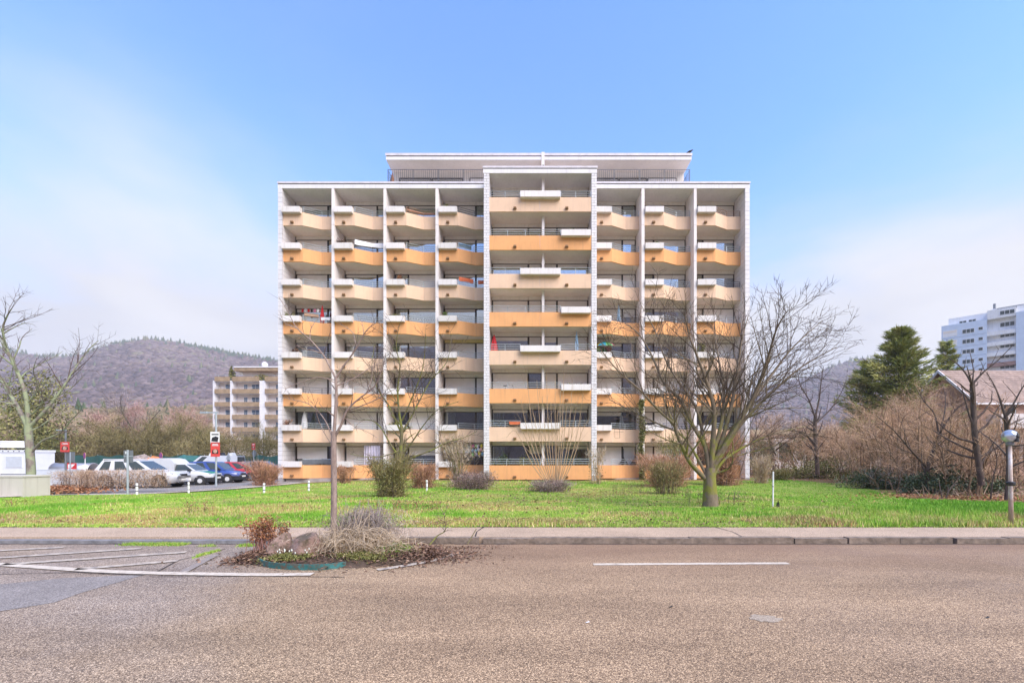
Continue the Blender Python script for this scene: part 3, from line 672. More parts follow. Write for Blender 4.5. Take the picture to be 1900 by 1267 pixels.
M['tw_grey'] = tinted('twigs_grey', [(0, (0.17, 0.13, 0.105)), (0.5, (0.31, 0.245, 0.20)), (1, (0.48, 0.41, 0.35))])
M['tw_straw'] = tinted('twigs_straw', [(0, (0.24, 0.16, 0.09)), (0.5, (0.44, 0.33, 0.21)), (1, (0.60, 0.52, 0.42))])
M['lf_ivy'] = tinted('leaves_ivy', [(0, (0.025, 0.045, 0.018)), (0.6, (0.065, 0.10, 0.038)), (1, (0.16, 0.18, 0.08))], 0.45, 0.4)
M['lf_olive'] = tinted('leaves_olive', [(0, (0.07, 0.08, 0.022)), (0.55, (0.19, 0.19, 0.055)), (1, (0.36, 0.32, 0.12))], 0.6, 0.3)
M['lf_fir'] = tinted('needles_fir', [(0, (0.07, 0.11, 0.03)), (0.5, (0.24, 0.28, 0.075)), (1, (0.46, 0.43, 0.15))], 0.7, 0.2)
M['lf_green'] = tinted('leaves_green', [(0, (0.06, 0.12, 0.02)), (0.6, (0.14, 0.24, 0.03)), (1, (0.30, 0.36, 0.08))], 0.6, 0.3)
M['lf_dead'] = tinted('leaves_dead', [(0, (0.07, 0.04, 0.028)), (0.55, (0.18, 0.10, 0.065)), (1, (0.38, 0.25, 0.17))], 0.75, 0.25)
M['lf_rust'] = tinted('leaves_rust', [(0, (0.16, 0.06, 0.025)), (0.55, (0.34, 0.15, 0.065)), (1, (0.52, 0.30, 0.17))], 0.75, 0.25)
M['lf_purple'] = tinted('leaves_purple', [(0, (0.09, 0.055, 0.05)), (0.55, (0.20, 0.13, 0.115)), (1, (0.36, 0.26, 0.23))], 0.75, 0.2)

def unit(v): return v / (np.linalg.norm(v, axis=-1, keepdims=True) + 1e-9)
def slivers(P, D, L, W, rng):
    n = len(P); s = unit(np.cross(D, rng.normal(size=(n, 3)))); L = np.broadcast_to(L, n)[:, None]; W = np.broadcast_to(W, n)[:, None]
    return np.stack([P - s * W, P + s * W, P + D * L], 1).reshape(-1, 3)
def leafquads(P, S, rng, flat=0.0):
    n = len(P); a = unit(rng.normal(size=(n, 3)) * np.array([1, 1, 1 - flat])); b = unit(np.cross(a, rng.normal(size=(n, 3)) * np.array([1 - flat, 1 - flat, 1]) + np.array([0, 0, flat])))
    S = np.broadcast_to(S, n)[:, None]
    V = np.stack([P - a * S, P + b * S * 0.55, P + a * S, P - b * S * 0.55], 1).reshape(-1, 3)
    i = np.arange(n)[:, None] * 4; T = np.concatenate([i + [[0, 1, 2]], i + [[0, 2, 3]]], 1).reshape(-1, 3)
    return V, T

def branch(B, p, d, L, r, lvl, P, rng):
    n = max(3, min(9, int(L / P['seg']))); pts = [p]; step = L / n
    for i in range(n):
        d = (d + Vector((rng.gauss(0, 1), rng.gauss(0, 1), rng.gauss(0, 1))) * P['wob'] + Vector((0, 0, P['trop']))).normalized()
        p = p + d * step; pts.append(p)
    rad = [r * (1 - 0.75 * i / n) for i in range(n + 1)]
    (B[0] if r > P['thr'] else B[1]).tube(pts, rad, 6 if r > 0.05 else (4 if r > 0.02 else 3), cap=False)
    sprout(B, pts, rad, L, lvl, P, rng)
def sprout(B, pts, rad, L, lvl, P, rng, t0=0.2):
    if lvl >= P['max']: return
    n = len(pts) - 1; k = max(2, int(P['dens'][min(lvl, len(P['dens'])-1)] * L + rng.random()))
    for i in range(k):
        t = t0 + (1 - t0) * (i + rng.random()) / k; f = min(t * n, n - 0.001); j = int(f); q = pts[j].lerp(pts[j+1], f - j)
        ax = (pts[j+1] - pts[j]).normalized(); o = ax.cross(Vector((rng.gauss(0, 1), rng.gauss(0, 1), rng.gauss(0, 0.7))))
        if o.length < 1e-3: continue
        a = rng.uniform(*P['ang']); d = (ax * math.cos(a) + o.normalized() * math.sin(a)).normalized()
        l2 = min(L * P['lenf'] * (1.15 - 0.75 * t) * rng.uniform(0.6, 1.25), P.get('lmax', 9)); r2 = max(rad[j] * P['rf'], P['rmin'])
        if l2 > P['lmin']: branch(B, q, d, l2, r2, lvl + 1, P, rng)
def tree(name, label, loc, limbs, P, trunk_m, twig_m, seed, group=None, cat='tree', dz=None, extra=None):
    """limbs: list of (points, r0, r1, level); points are world positions"""
    rng = random.Random(seed); root = thing(name, label, cat, loc, 0, group); B = (MB(), MB())
    for pts, r0, r1, lvl in limbs:
        pts = smooth_pts([Vector(p) for p in pts]); n = len(pts) - 1; rad = [r0 + (r1 - r0) * (i / n) ** 0.8 for i in range(n + 1)]
        B[0].tube(pts, rad, 10 if r0 > 0.1 else 6, cap=False)
        L = sum((b - a).length for a, b in zip(pts, pts[1:]))
        if lvl is not None: sprout(B, pts, rad, L, lvl, P, rng, P.get('t0', 0.3))
    if extra: extra(B, rng)
    B[0].build('trunk', trunk_m, root, smooth=True)
    if B[1].f: B[1].build('crown', twig_m, root)
    return root
def smooth_pts(P, n=3):
    if len(P) < 3: return P
    o = []
    for i in range(len(P) - 1):
        a, b, c, d = P[max(0, i-1)], P[i], P[i+1], P[min(len(P)-1, i+2)]
        for k in range(n):
            t = k / n; o.append(0.5 * ((2*b) + (c-a)*t + (2*a-5*b+4*c-d)*t*t + (3*b-a-3*c+d)*t**3))
    return o + [P[-1]]
def limb(pp, y, dys):                                   # outline of a limb at the tree's distance, leaning by dys metres in depth
    n = len(pp); D = [y + dys * (i / (n - 1)) ** 1.3 for i in range(n)]; return [(gx(a, d), d, gz(b, d)) for d, (a, b) in zip(D, pp)]

# young street tree in the planting island
Y0 = 7.65
PY_ = dict(seg=0.12, wob=0.10, trop=0.05, dens=[5.2, 6.5, 6.0], ang=(0.5, 1.15), lenf=0.36, rf=0.55, rmin=0.0038, lmin=0.05, lmax=0.5, max=3, thr=0.012)
yl = [([(619, 1040), (619, 985), (620, 900), (619, 830), (620, 800)], 0.058, 0.046, None, 0),
      ([(620, 806), (622, 770), (624, 735), (623, 700)], 0.030, 0.024, 1, 0.0),
      ([(623, 702), (612, 680), (598, 656), (575, 630), (551, 609), (535, 580), (518, 552)], 0.020, 0.004, 1, 0.25),
      ([(598, 656), (580, 650), (566, 648), (548, 640)], 0.009, 0.003, 2, -0.2), ([(575, 630), (577, 610), (590, 590)], 0.008, 0.003, 2, 0.1),
      ([(551, 609), (538, 604), (527, 598), (519, 578)], 0.008, 0.003, 2, -0.1),
      ([(623, 702), (640, 676), (660, 648), (675, 620), (690, 604), (712, 592)], 0.019, 0.004, 1, -0.25),
      ([(660, 640), (655, 618), (640, 606), (628, 600)], 0.008, 0.003, 2, 0.1), ([(675, 620), (672, 600), (664, 588)], 0.007, 0.003, 2, 0.1),
      ([(626, 715), (660, 700), (690, 680), (718, 668), (728, 650)], 0.011, 0.003, 2, 0.3), ([(622, 705), (590, 700), (560, 708), (528, 722)], 0.009, 0.003, 2, -0.3),
      ([(620, 812), (632, 790), (645, 760), (668, 738), (692, 720), (706, 695), (716, 655)], 0.026, 0.004, 1, -0.3),
      ([(645, 762), (690, 745), (720, 728), (733, 722)], 0.010, 0.003, 2, -0.3), ([(680, 730), (690, 700), (690, 668)], 0.009, 0.003, 2, 0.2),
      ([(617, 812), (606, 785), (592, 765), (570, 748), (545, 742), (520, 736)], 0.014, 0.003, 1, 0.3), ([(619, 830), (600, 800), (588, 770), (584, 752)], 0.008, 0.003, 2, -0.2),
      ([(640, 775), (655, 790), (680, 800), (700, 812)], 0.008, 0.003, 2, 0.2)]
tree('young_tree', 'slim bare young tree growing from the planted island in the road', (gx(619, Y0), Y0, 0.10), [(limb(pp, Y0, dy), a, b, l) for pp, a, b, l, dy in yl], PY_, M['bark_young'], M['twig_dark'], 4)

# large mossy tree on the lawn
Y1 = 14.2
P1 = dict(seg=0.3, wob=0.075, trop=0.045, dens=[4.6, 4.4, 4.2, 3.6], ang=(0.35, 1.0), lenf=0.52, rf=0.5, rmin=0.0068, lmin=0.14, lmax=2.2, max=4, thr=0.018, t0=0.22)
bl = [([(1319, 952), (1319, 948), (1318, 938), (1318, 920), (1317, 895), (1318, 868)], 0.34, 0.16, None, 0),
      ([(1312, 891), (1292, 871), (1275, 845), (1256, 792), (1249, 769), (1222, 739), (1189, 696), (1146, 650), (1112, 600)], 0.085, 0.012, 1, -1.2),
      ([(1316, 872), (1308, 818), (1285, 772), (1265, 719), (1232, 679), (1212, 623), (1186, 570), (1160, 545)], 0.085, 0.012, 1, 0.9),
      ([(1319, 872), (1323, 805), (1325, 739), (1312, 679), (1295, 623), (1279, 573), (1270, 520)], 0.10, 0.012, 1, -0.7),
      ([(1322, 872), (1338, 812), (1355, 739), (1365, 679), (1371, 623), (1378, 573), (1388, 530)], 0.09, 0.012, 1, 1.0),
      ([(1324, 868), (1365, 785), (1398, 739), (1440, 690), (1490, 640), (1552, 598)], 0.08, 0.010, 1, -0.9),
      ([(1326, 880), (1345, 848), (1395, 812), (1440, 790), (1505, 772)], 0.06, 0.010, 1, 0.8),
      ([(1317, 865), (1305, 800), (1290, 730), (1240, 640), (1215, 560), (1190, 505)], 0.07, 0.010, 1, 2.0),
      ([(1322, 862), (1370, 760), (1420, 680), (1470, 600), (1525, 540)], 0.08, 0.010, 1, 1.8),
      ([(1321, 860), (1385, 740), (1420, 640), (1440, 560), (1462, 515)], 0.075, 0.010, 1, -1.8),
      ([(1318, 858), (1340, 760), (1342, 690), (1330, 600), (1325, 540)], 0.075, 0.010, 1, 1.2),
      ([(1310, 880), (1270, 800), (1222, 770), (1180, 745), (1130, 715)], 0.05, 0.010, 1, 1.2),
      ([(1250, 770), (1253, 730), (1262, 690), (1255, 640)], 0.04, 0.008, 2, 0.8),
      ([(1328, 878), (1350, 870), (1360, 850), (1355, 826)], 0.04, 0.010, 2, -0.6)]
P1['lmax'] = 1.7
bl = [([(a, b if b > 868 else 868 - (868 - b) * 0.83) for a, b in pp], r0, r1, l, dy) for pp, r0, r1, l, dy in bl]
bigtree = tree('broadleaf_tree', 'large bare mossy tree spreading its limbs before the right wing of the block', (gx(1318, Y1), Y1, float(lz(5.5, Y1))), [(limb(pp, Y1, dy), a, b, l) for pp, a, b, l, dy in bl], P1, M['bark_moss'], M['twig_warm'], 21)

# lichen-covered tree at the left edge
Y2 = 26.0
P2 = dict(seg=0.4, wob=0.12, trop=0.03, dens=[1.9, 2.4, 2.6], ang=(0.45, 1.1), lenf=0.45, rf=0.5, rmin=0.010, lmin=0.25, lmax=2.6, max=4, thr=0.03, t0=0.25)
ll = [([(58, 905), (57, 860), (54, 820), (52, 790)], 0.22, 0.17, None, 0),
      ([(52, 792), (30, 750), (8, 715), (-12, 680), (-30, 640)], 0.13, 0.02, 1, 1.0), ([(53, 792), (48, 735), (32, 690), (14, 650), (5, 612), (14, 585), (22, 572)], 0.12, 0.02, 1, -1.0),
      ([(54, 792), (85, 760), (115, 722), (140, 682), (165, 648), (183, 632)], 0.10, 0.015, 1, 1.2), ([(60, 838), (78, 818), (112, 803), (130, 782), (152, 760), (170, 755)], 0.07, 0.012, 1, -1.0),
      ([(50, 750), (70, 720), (62, 690), (68, 665)], 0.06, 0.01, 1, -1.5), ([(52, 775), (80, 745), (70, 715), (100, 705)], 0.05, 0.01, 1, -2), ([(14, 650), (-5, 615), (-25, 590)], 0.06, 0.01, 1, 1),
      ([(22, 672), (35, 645), (42, 625), (60, 610)], 0.045, 0.01, 1, 0.5), ([(5, 620), (25, 608), (45, 600), (62, 602)], 0.04, 0.01, 1, 0.5), ([(54, 800), (75, 790), (100, 770), (105, 745)], 0.05, 0.01, 1, 1.5),
      ([(30, 750), (0, 745), (-25, 730)], 0.06, 0.01, 1, -1)]
tree('lichen_tree', 'bare tree with pale lichen on its bark above the white site cabin', (gx(58, Y2), Y2, -0.05), [(limb(pp, Y2, dy), a, b, l) for pp, a, b, l, dy in ll], P2, M['bark_lichen'], M['twig_dark'], 8)

# generic shrub: fanned stems plus fine twigs, optional leaves
def shrub(name, label, px, py, h, wd, twm, stem_m, seed, stems=14, tw=2500, leaf=None, nleaf=0, lsize=0.03, cat='shrub', group=None, up=0.8, y=None, tl=0.28, twd=None, bw=1.0, wild=0.55, jit=1.0, hmin=0.65):
    y_ = y or gy(py, -0.05); x = gx(px, y_); z0 = float(lz(x, y_)); rr = random.Random(seed); rn = np.random.default_rng(seed)
    root = thing(name, label, cat, (x, y_, z0), 0, group); m = MB(); paths = []
    for i in range(stems):
        a = rr.uniform(0, 6.283); e = rr.uniform(0.2, 1.0) ** 0.7; tip = Vector((math.cos(a) * wd / 2 * e, math.sin(a) * wd / 2 * e, h * rr.uniform(hmin, 1.0) * (1 - 0.35 * e * (1 - up))))
        b0 = Vector((math.cos(a) * 0.24 * wd * e * bw, math.sin(a) * 0.24 * wd * e * bw, -0.03)); mid = b0.lerp(tip, 0.5) + Vector((rr.gauss(0, 0.04 * wd), rr.gauss(0, 0.04 * wd), 0.08 * h)) - Vector((math.cos(a), math.sin(a), 0)) * 0.1 * wd * e
        pts = smooth_pts([b0, mid, tip], 4); paths.append(pts); r0 = rr.uniform(0.6, 1.3) * (0.008 + 0.006 * h)
        m.tube(pts, [r0 * (1 - 0.7 * k / (len(pts)-1)) for k in range(len(pts))], 4, cap=False)
    m.build('stems', stem_m, root, local=True, kind='stuff')
    A = np.array([[tuple(p) for p in q] for q in paths]); k = rn.integers(0, stems, tw); t = rn.random(tw) ** 0.9 * (A.shape[1] - 1.001); j = t.astype(int); f = (t - j)[:, None]
    P = A[k, j] * (1 - f) + A[k, j+1] * f; P = P + rn.normal(size=(tw, 3)) * np.array([0.07 * wd, 0.07 * wd, 0.05 * h]) * jit
    P[:, 2] = np.maximum(P[:, 2], 0.02)
    D = unit(unit(P - np.array([0, 0, h * 0.1])) * 0.7 + rn.normal(size=(tw, 3)) * wild + np.array([0, 0, up * 0.7]))
    wv = twd or (0.0022 + 0.00028 * y_)
    V = slivers(P, D, rn.uniform(0.4, 1.3, tw) * tl * min(1.5, 0.4 + 0.35 * h), wv * rn.uniform(0.6, 1.4, tw), rn)
    raw('twigs', V + np.array(root.location, dtype=np.float32), np.arange(len(V)), twm, root, np.repeat(np.clip(rn.normal(0.5, 0.25, tw), 0, 1), 3), kind='stuff')
    if leaf:
        u = unit(rn.normal(size=(nleaf, 3))) * rn.random((nleaf, 1)) ** 0.4 * np.array([wd / 2, wd / 2, h * 0.48]) + np.array([0, 0, h * 0.46])
        u += rn.normal(size=(nleaf, 3)) * 0.05 * wd; u[:, 2] = np.maximum(u[:, 2], 0.02)
        V, T = leafquads(u + np.array(root.location), lsize * rn.uniform(0.6, 1.4, nleaf), rn)
        raw('leaves', V, T, leaf, root, np.repeat(np.clip(rn.normal(0.5, 0.25, nleaf), 0, 1), 4), kind='stuff')
    return root
GS = 'shrubs along the foot of the block'
# mid-lawn tree with an overgrown base
Y3 = 18.6
P3 = dict(seg=0.35, wob=0.16, trop=0.03, dens=[3.2, 3.8, 3.4], ang=(0.5, 1.1), lenf=0.52, rf=0.5, rmin=0.0075, lmin=0.2, lmax=2.0, max=4, thr=0.022, t0=0.2)
ml = [([(740, 925), (744, 885), (743, 850), (745, 815), (745, 790)], 0.10, 0.075, 2, 0), ([(745, 792), (740, 760), (738, 720), (742, 680), (735, 640), (742, 600)], 0.06, 0.01, 1, -0.5), ([(747, 800), (765, 770), (780, 740), (800, 705), (830, 670), (838, 620)], 0.05, 0.01, 1, 0.8),
      ([(750, 840), (768, 815), (785, 790), (812, 760), (850, 745)], 0.045, 0.01, 1, -0.8), ([(743, 850), (722, 820), (708, 795), (690, 780), (660, 778), (640, 772)], 0.045, 0.01, 1, 0.6), ([(744, 835), (715, 845), (685, 848), (650, 842)], 0.035, 0.008, 1, -1),
      ([(748, 855), (800, 835), (830, 820), (860, 812), (885, 800)], 0.04, 0.008, 1, 0.6), ([(743, 800), (720, 750), (700, 720), (690, 680), (695, 640)], 0.045, 0.01, 1, 1), ([(746, 780), (768, 730), (785, 680), (790, 620)], 0.04, 0.01, 1, -1), ([(742, 860), (700, 870), (665, 862)], 0.03, 0.008, 1, 0.4)]
tree('thorn_tree', 'tangled bare tree with a bushy green base left of the centre bay', (gx(740, Y3), Y3, -0.02), [(limb(pp, Y3, dy), a, b, l) for pp, a, b, l, dy in ml], P3, M['bark_olive'], M['twig_dark'], 33)
shrub('privet_bush', 'dense olive bush wrapped round the foot of the tangled tree', 728, 923, 1.75, 1.75, M['tw_olive'], M['bark_dark'], 1, 26, 7000, M['lf_olive'], 2600, 0.028, y=18.3, group=GS)
shrub('barberry_bush', 'low rust-brown bush behind the tangled tree, beside the white marker', 785, 905, 1.35, 2.1, M['tw_red'], M['bark_dark'], 2, 30, 5500, y=25.0, group=GS)
shrub('forsythia_bush', 'tall straw-coloured bush before the balloon balcony', 850, 902, 3.0, 2.9, M['tw_straw'], M['bark_olive'], 3, 26, 2600, y=26.0, group=GS, up=1.0, bw=0.3)
shrub('cotoneaster_bush', 'wide purplish leafy bush at the foot of the left pier', 880, 908, 0.95, 2.5, M['tw_grey'], M['bark_dark'], 4, 26, 2500, M['lf_purple'], 5200, 0.032, y=23.8, group=GS)
shrub('cotoneaster_bush', 'low purplish heap of twigs under the fanned tree before the centre bay', 1020, 912, 0.55, 2.3, M['tw_grey'], M['bark_dark'], 5, 26, 3500, M['lf_purple'], 2600, 0.03, y=22.6, group=GS)
shrub('bare_bush', 'small reddish bush right of the young tree trunk at the block corner', 640, 893, 1.2, 1.5, M['tw_red'], M['bark_dark'], 6, 16, 1600, y=29.5, group=GS)
shrub('bare_bush', 'brown bush against the left end of the block beside the grey car', 492, 888, 1.7, 2.6, M['tw_red'], M['bark_dark'], 7, 26, 6000, y=31.0, group=GS)
shrub('spirea_bush', 'wide reddish-brown bush left of the mossy tree against the orange parapet', 1238, 905, 1.9, 3.6, M['tw_red'], M['bark_dark'], 8, 34, 9000, y=26.0, group=GS)
shrub('spirea_bush', 'tall reddish-brown bush behind the mossy tree at the end wall', 1345, 900, 3.4, 3.2, M['tw_red'], M['bark_dark'], 9, 36, 9500, y=28.0, group=GS)
shrub('leafy_bush', 'thin yellow-green bush before the second right-wing bay', 1235, 925, 1.6, 1.9, M['tw_olive'], M['bark_dark'], 10, 18, 2600, M['lf_olive'], 500, 0.03, y=21.0, group=GS)
shrub('tall_bush', 'tall green-flecked bush behind the reddish bush in the right wing', 1250, 893, 3.4, 2.6, M['tw_olive'], M['bark_olive'], 11, 16, 1500, M['lf_olive'], 1500, 0.045, y=30.5, group=GS, up=1)
shrub('climber_bush', 'thin upright twigs at the right pier of the centre bay', 1105, 898, 2.6, 1.3, M['tw_straw'], M['twig_tan'], 12, 12, 700, M['lf_olive'], 250, 0.04, y=29.0, group=GS, up=1.2)
shrub('willow_bush', 'orange-brown upright bush right of the end wall', 1411, 893, 1.7, 1.5, M['tw_straw'], M['twig_tan'], 13, 24, 2600, y=29.5, group=GS, up=1.2)
shrub('clipped_bush', 'small rounded green bush right of the orange-brown upright bush', 1447, 886, 0.8, 1.5, M['tw_olive'], M['bark_dark'], 14, 18, 3200, M['lf_olive'], 1800, 0.03, y=33.5, group=GS)
# fanned multi-stem tree before the centre bay
Y4 = 24.0; fl = []
rr = random.Random(14)
for i, tip in enumerate([(966, 742), (978, 700), (988, 760), (996, 705), (1006, 735), (1014, 690), (1022, 745), (1030, 700), (1040, 720), (1046, 690), (1052, 740), (1062, 705), (1070, 745), (1082, 728), (955, 790), (1092, 780), (940, 812), (1034, 760)]):
    bx = 1030 + (tip[0] - 1020) * 0.10; fl.append((limb([(bx, 906), (bx + (tip[0]-bx) * 0.42, 862), (bx + (tip[0]-bx) * 0.78, 800), tip], Y4, rr.uniform(-0.9, 0.9)), 0.032, 0.008, 1))
P4 = dict(seg=0.4, wob=0.05, trop=0.05, dens=[0.9, 1.2], ang=(0.25, 0.6), lenf=0.35, rf=0.6, rmin=0.006, lmin=0.2, lmax=1.2, max=2, thr=0.02, t0=0.4)
tree('hazel_tree', 'fan of straight tan stems standing before the centre balconies', (gx(1030, Y4), Y4, -0.06), fl, P4, M['twig_tan'], M['twig_tan'], 5)
# ivy up the second right-wing fin
rn = np.random.default_rng(77); n = 2600
ivy = thing('ivy', 'green ivy climbing the first fin right of the centre bay', 'ivy', (8.2, YW - 0.1, -0.1))
P = np.stack([rn.normal(8.22, 0.13, n), YW - 0.03 - np.abs(rn.normal(0, 0.08, n)), rn.uniform(-0.1, 6.0, n) ** 1.0], -1)
P[:, 0] += 0.1 * np.sin(P[:, 2] * 2.1); P[: n // 3, 1] += rn.uniform(0, 0.5, n // 3); P[: n // 3, 0] = 8.16 + rn.uniform(-0.06, 0.0, n // 3)
V, T = leafquads(P, 0.075 * rn.uniform(0.5, 1.3, n), rn); raw('ivy_leaves', V, T, M['lf_olive'], ivy, np.repeat(np.clip(rn.normal(0.45, 0.25, n), 0, 1), 4), kind='stuff')
m = MB(); m.tube([(8.2, YW - 0.03, -0.1), (8.25, YW - 0.03, 1.5), (8.18, YW - 0.03, 3.0), (8.24, YW - 0.03, 5.8)], [0.04, 0.03, 0.02, 0.01], 5); m.build('stem', M['bark_dark'], ivy)
# dead weeds and lawn tufts
def weeds(label, x0, x1, y0, y1, n, h, mtl, seed, nm='dead_weeds'):
    rn = np.random.default_rng(seed); X = rn.uniform(x0, x1, n); Y = rn.uniform(y0, y1, n); Z = lz(X, Y)
    root = thing(nm, label, 'weeds', ((x0+x1)/2, (y0+y1)/2, float(lz((x0+x1)/2, (y0+y1)/2)))); m = MB(); rr = random.Random(seed)
    for x, y, z in zip(X, Y, Z):
        hh = h * rr.uniform(0.5, 1.2); m.tube([(x, y, z - 0.02), (x + rr.gauss(0, 0.03), y, z + hh * 0.5), (x + rr.gauss(0, 0.07), y + rr.gauss(0, 0.05), z + hh)], [0.005, 0.004, 0.002], 3, cap=False)
    m.build('stalks', M['twig_dark'], root, kind='stuff')
    k = n * 16; i = rn.integers(0, n, k); f = rn.uniform(0.35, 1.1, k); P = np.stack([X[i] + rn.normal(0, 0.035, k), Y[i] + rn.normal(0, 0.03, k), Z[i] + h * f * 0.8], -1)
    V, T = leafquads(P, 0.014 * rn.uniform(0.5, 1.6, k), rn); raw('seed_heads', V, T, mtl, root, np.repeat(rn.random(k), 4), kind='stuff'); return root
weeds('dead brown dock stalks in the lawn left of the island', gx(345, 12.6), gx(392, 12.6), 12.2, 12.9, 16, 0.36, M['lf_rust'], 1)
weeds('row of dead reddish stalks in the lawn right of the young tree', gx(668, 13.0), gx(830, 13.0), 12.4, 13.4, 60, 0.34, M['lf_rust'], 2)
weeds('short dead stalks at the left edge of the lawn', gx(30, 15), gx(70, 15), 14.4, 15.2, 12, 0.25, M['lf_rust'], 3)
weeds('dead grey stalks at the foot of the mossy tree', gx(1268, 14.5), gx(1380, 14.5), 14.1, 15.6, 36, 0.5, M['lf_purple'], 4)
weeds('dry stalks between the mossy tree and the reddish bush', gx(1140, 19), gx(1290, 19), 17.5, 21, 60, 0.5, M['lf_dead'], 6)
# ------------------------------------------------------------------ planting island in the road
IX, IY = gx(640, 7.65), 7.62
def ih(x, y):                                          # mound height
    d = ((x - IX) / 1.75) ** 2 + ((y - IY) / 0.90) ** 2; return 0.17 * np.clip(1 - d, 0, 1) ** 0.6
M['soil'] = mat('island_soil', (0.075, 0.05, 0.034), 0.95, 0.4, 9, 0.8, 40)
V, T = grid(IX - 1.8, IX + 1.8, 60, IY - 0.95, IY + 0.95, 36, lambda x, y: ih(x, y) + 0.012 * np.sin(x * 9) * np.cos(y * 11) - 0.012)
isl = raw('planting_bed', V, T, M['soil'], label='raised bed of dark soil round the young tree in the road', category='planting bed')
# turquoise steel edging round the near left part
m = MB(); a0, a1 = 172, 300; outer = []
pts = curve_pts(gp((471, 1036), (480, 1046), (500, 1053), (545, 1057), (600, 1057), (642, 1052)), 6)
for i, (x, y) in enumerate(pts):
    outer.append((x, y))
n = len(outer)
for (xa, ya), (xb, yb) in zip(outer, outer[1:]):
    da = Vector((xb-xa, yb-ya)).normalized(); nx, ny = -da.y * 0.02, da.x * 0.02
    m.poly([(xa, ya, 0.0), (xb, yb, 0.0), (xb, yb, 0.085), (xa, ya, 0.085)]); m.poly([(xa, ya, 0.085), (xb, yb, 0.085), (xb+nx, yb+ny, 0.085), (xa+nx, ya+ny, 0.085)])
    m.poly([(xb+nx, yb+ny, 0.0), (xa+nx, ya+ny, 0.0), (xa+nx, ya+ny, 0.085), (xb+nx, yb+ny, 0.085)])
mt = bpy.data.materials.new('turquoise_paint'); t, bs, _ = nodes(mt); p = posn(t)
c = ramp(t, noise(t, p, 6, 5, 0.7), [(0.35, (0.015, 0.10, 0.095)), (0.6, (0.03, 0.17, 0.17))]); c = mixc(t, ramp(t, noise(t, p, 17, 6, 0.75), [(0.46, (0, 0, 0)), (0.58, (1, 1, 1))]), c, (0.10, 0.075, 0.05))
link(t, c, bs.inputs['Base Color']); bs.inputs['Roughness'].default_value = 0.6
m.build('edging', mt, label='rusty turquoise steel edging along the near side of the planted bed', category='edging')
# sandstone boulders
def boulder(nm, label, x, y, sx, sy, sz, seed, mtl, z=0.03):
    import bmesh
    bm = bmesh.new(); bmesh.ops.create_icosphere(bm, subdivisions=4, radius=1.0); rr = random.Random(seed)
    planes = [(Vector((rr.gauss(0, 1), rr.gauss(0, 1), rr.gauss(0.3, 0.8))).normalized(), rr.uniform(0.55, 0.85)) for _ in range(11)]
    for v in bm.verts:
        for nrm, d in planes:
            k = v.co.dot(nrm) - d
            if k > 0: v.co -= nrm * k * 0.95
        v.co *= 1 + 0.035 * mnoise.noise(v.co * 3 + Vector((seed, 0, 0))) + 0.015 * mnoise.noise(v.co * 11)
        v.co = Vector((v.co.x * sx, v.co.y * sy, max(v.co.z, -0.4) * sz))
    me = bpy.data.meshes.new(nm); bm.to_mesh(me); bm.free(); me.materials.append(mtl)
    o = bpy.data.objects.new(nm, me); COL.objects.link(o); o.location = (x, y, z); return tag(o, label, 'boulder')
mb = bpy.data.materials.new('red_sandstone'); t, bs, _ = nodes(mb); p = posn(t)
c = ramp(t, noise(t, p, 5, 6, 0.65), [(0.3, (0.26, 0.155, 0.12)), (0.7, (0.47, 0.32, 0.265))])
c = mixc(t, ramp(t, noise(t, posn(t), 4.2, 6, 0.7), [(0.44, (0, 0, 0)), (0.60, (1, 1, 1))]), c, (0.12, 0.09, 0.055)); c = mixc(t, ramp(t, noise(t, p, 9, 5, 0.7), [(0.62, (0, 0, 0)), (0.7, (0.8,) * 3)]), c, (0.14, 0.17, 0.04))
link(t, c, bs.inputs['Base Color']); bs.inputs['Roughness'].default_value = 0.85; bump(t, bs, noise(t, p, 22, 8, 0.75), 1.0, 0.05)
boulder('boulder', 'pink sandstone boulder with a flat top beside the dead brushwood', gx(573, 7.25), 7.28, 0.34, 0.30, 0.33, 5, mb, 0.19)
boulder('boulder', 'mossy grey-pink boulder left of the flat-topped one in the bed', gx(521, 7.35), 7.38, 0.22, 0.23, 0.27, 9, mb, 0.18)
def isl_thing(nm, label, cat, x, y): return thing(nm, label, cat, (x, y, float(ih(x, y))))
# dead brushwood: arching pale stems
rr = random.Random(8); rn = np.random.default_rng(8)
def arcs(root, m, cx, cy, n, spread, h, r, zf=ih):
    for i in range(n):
        a = rr.uniform(0, 6.283); x = cx + rr.gauss(0, spread * 0.35); y = cy + rr.gauss(0, spread * 0.22); L = rr.uniform(0.5, 1.1) * spread; z = float(zf(x, y)); hh = h * rr.uniform(0.5, 1.1)
        dx, dy = math.cos(a) * L, math.sin(a) * L * 0.7
        pts = [Vector((x, y, z)), Vector((x + dx*0.3, y + dy*0.3, z + hh)), Vector((x + dx*0.7, y + dy*0.7, z + hh * rr.uniform(0.5, 1.0))), Vector((x + dx, y + dy, z + hh * rr.uniform(0.05, 0.7)))]
        q = smooth_pts(pts, 3); m.tube(q, [r * (1 - 0.7 * k / (len(q)-1)) for k in range(len(q))], 3, cap=False)
M['straw'] = mat('dry_stem', (0.38, 0.295, 0.205), 0.85, 0.3, 12); M['straw_grey'] = mat('dry_stem_grey', (0.30, 0.25, 0.225), 0.85, 0.3, 12)
b1 = isl_thing('brushwood', 'heap of pale dead stems right of the boulders at the young tree', 'shrub', gx(655, 7.4), 7.4); m = MB(); arcs(b1, m, gx(660, 7.4), 7.42, 200, 0.60, 0.30, 0.006)
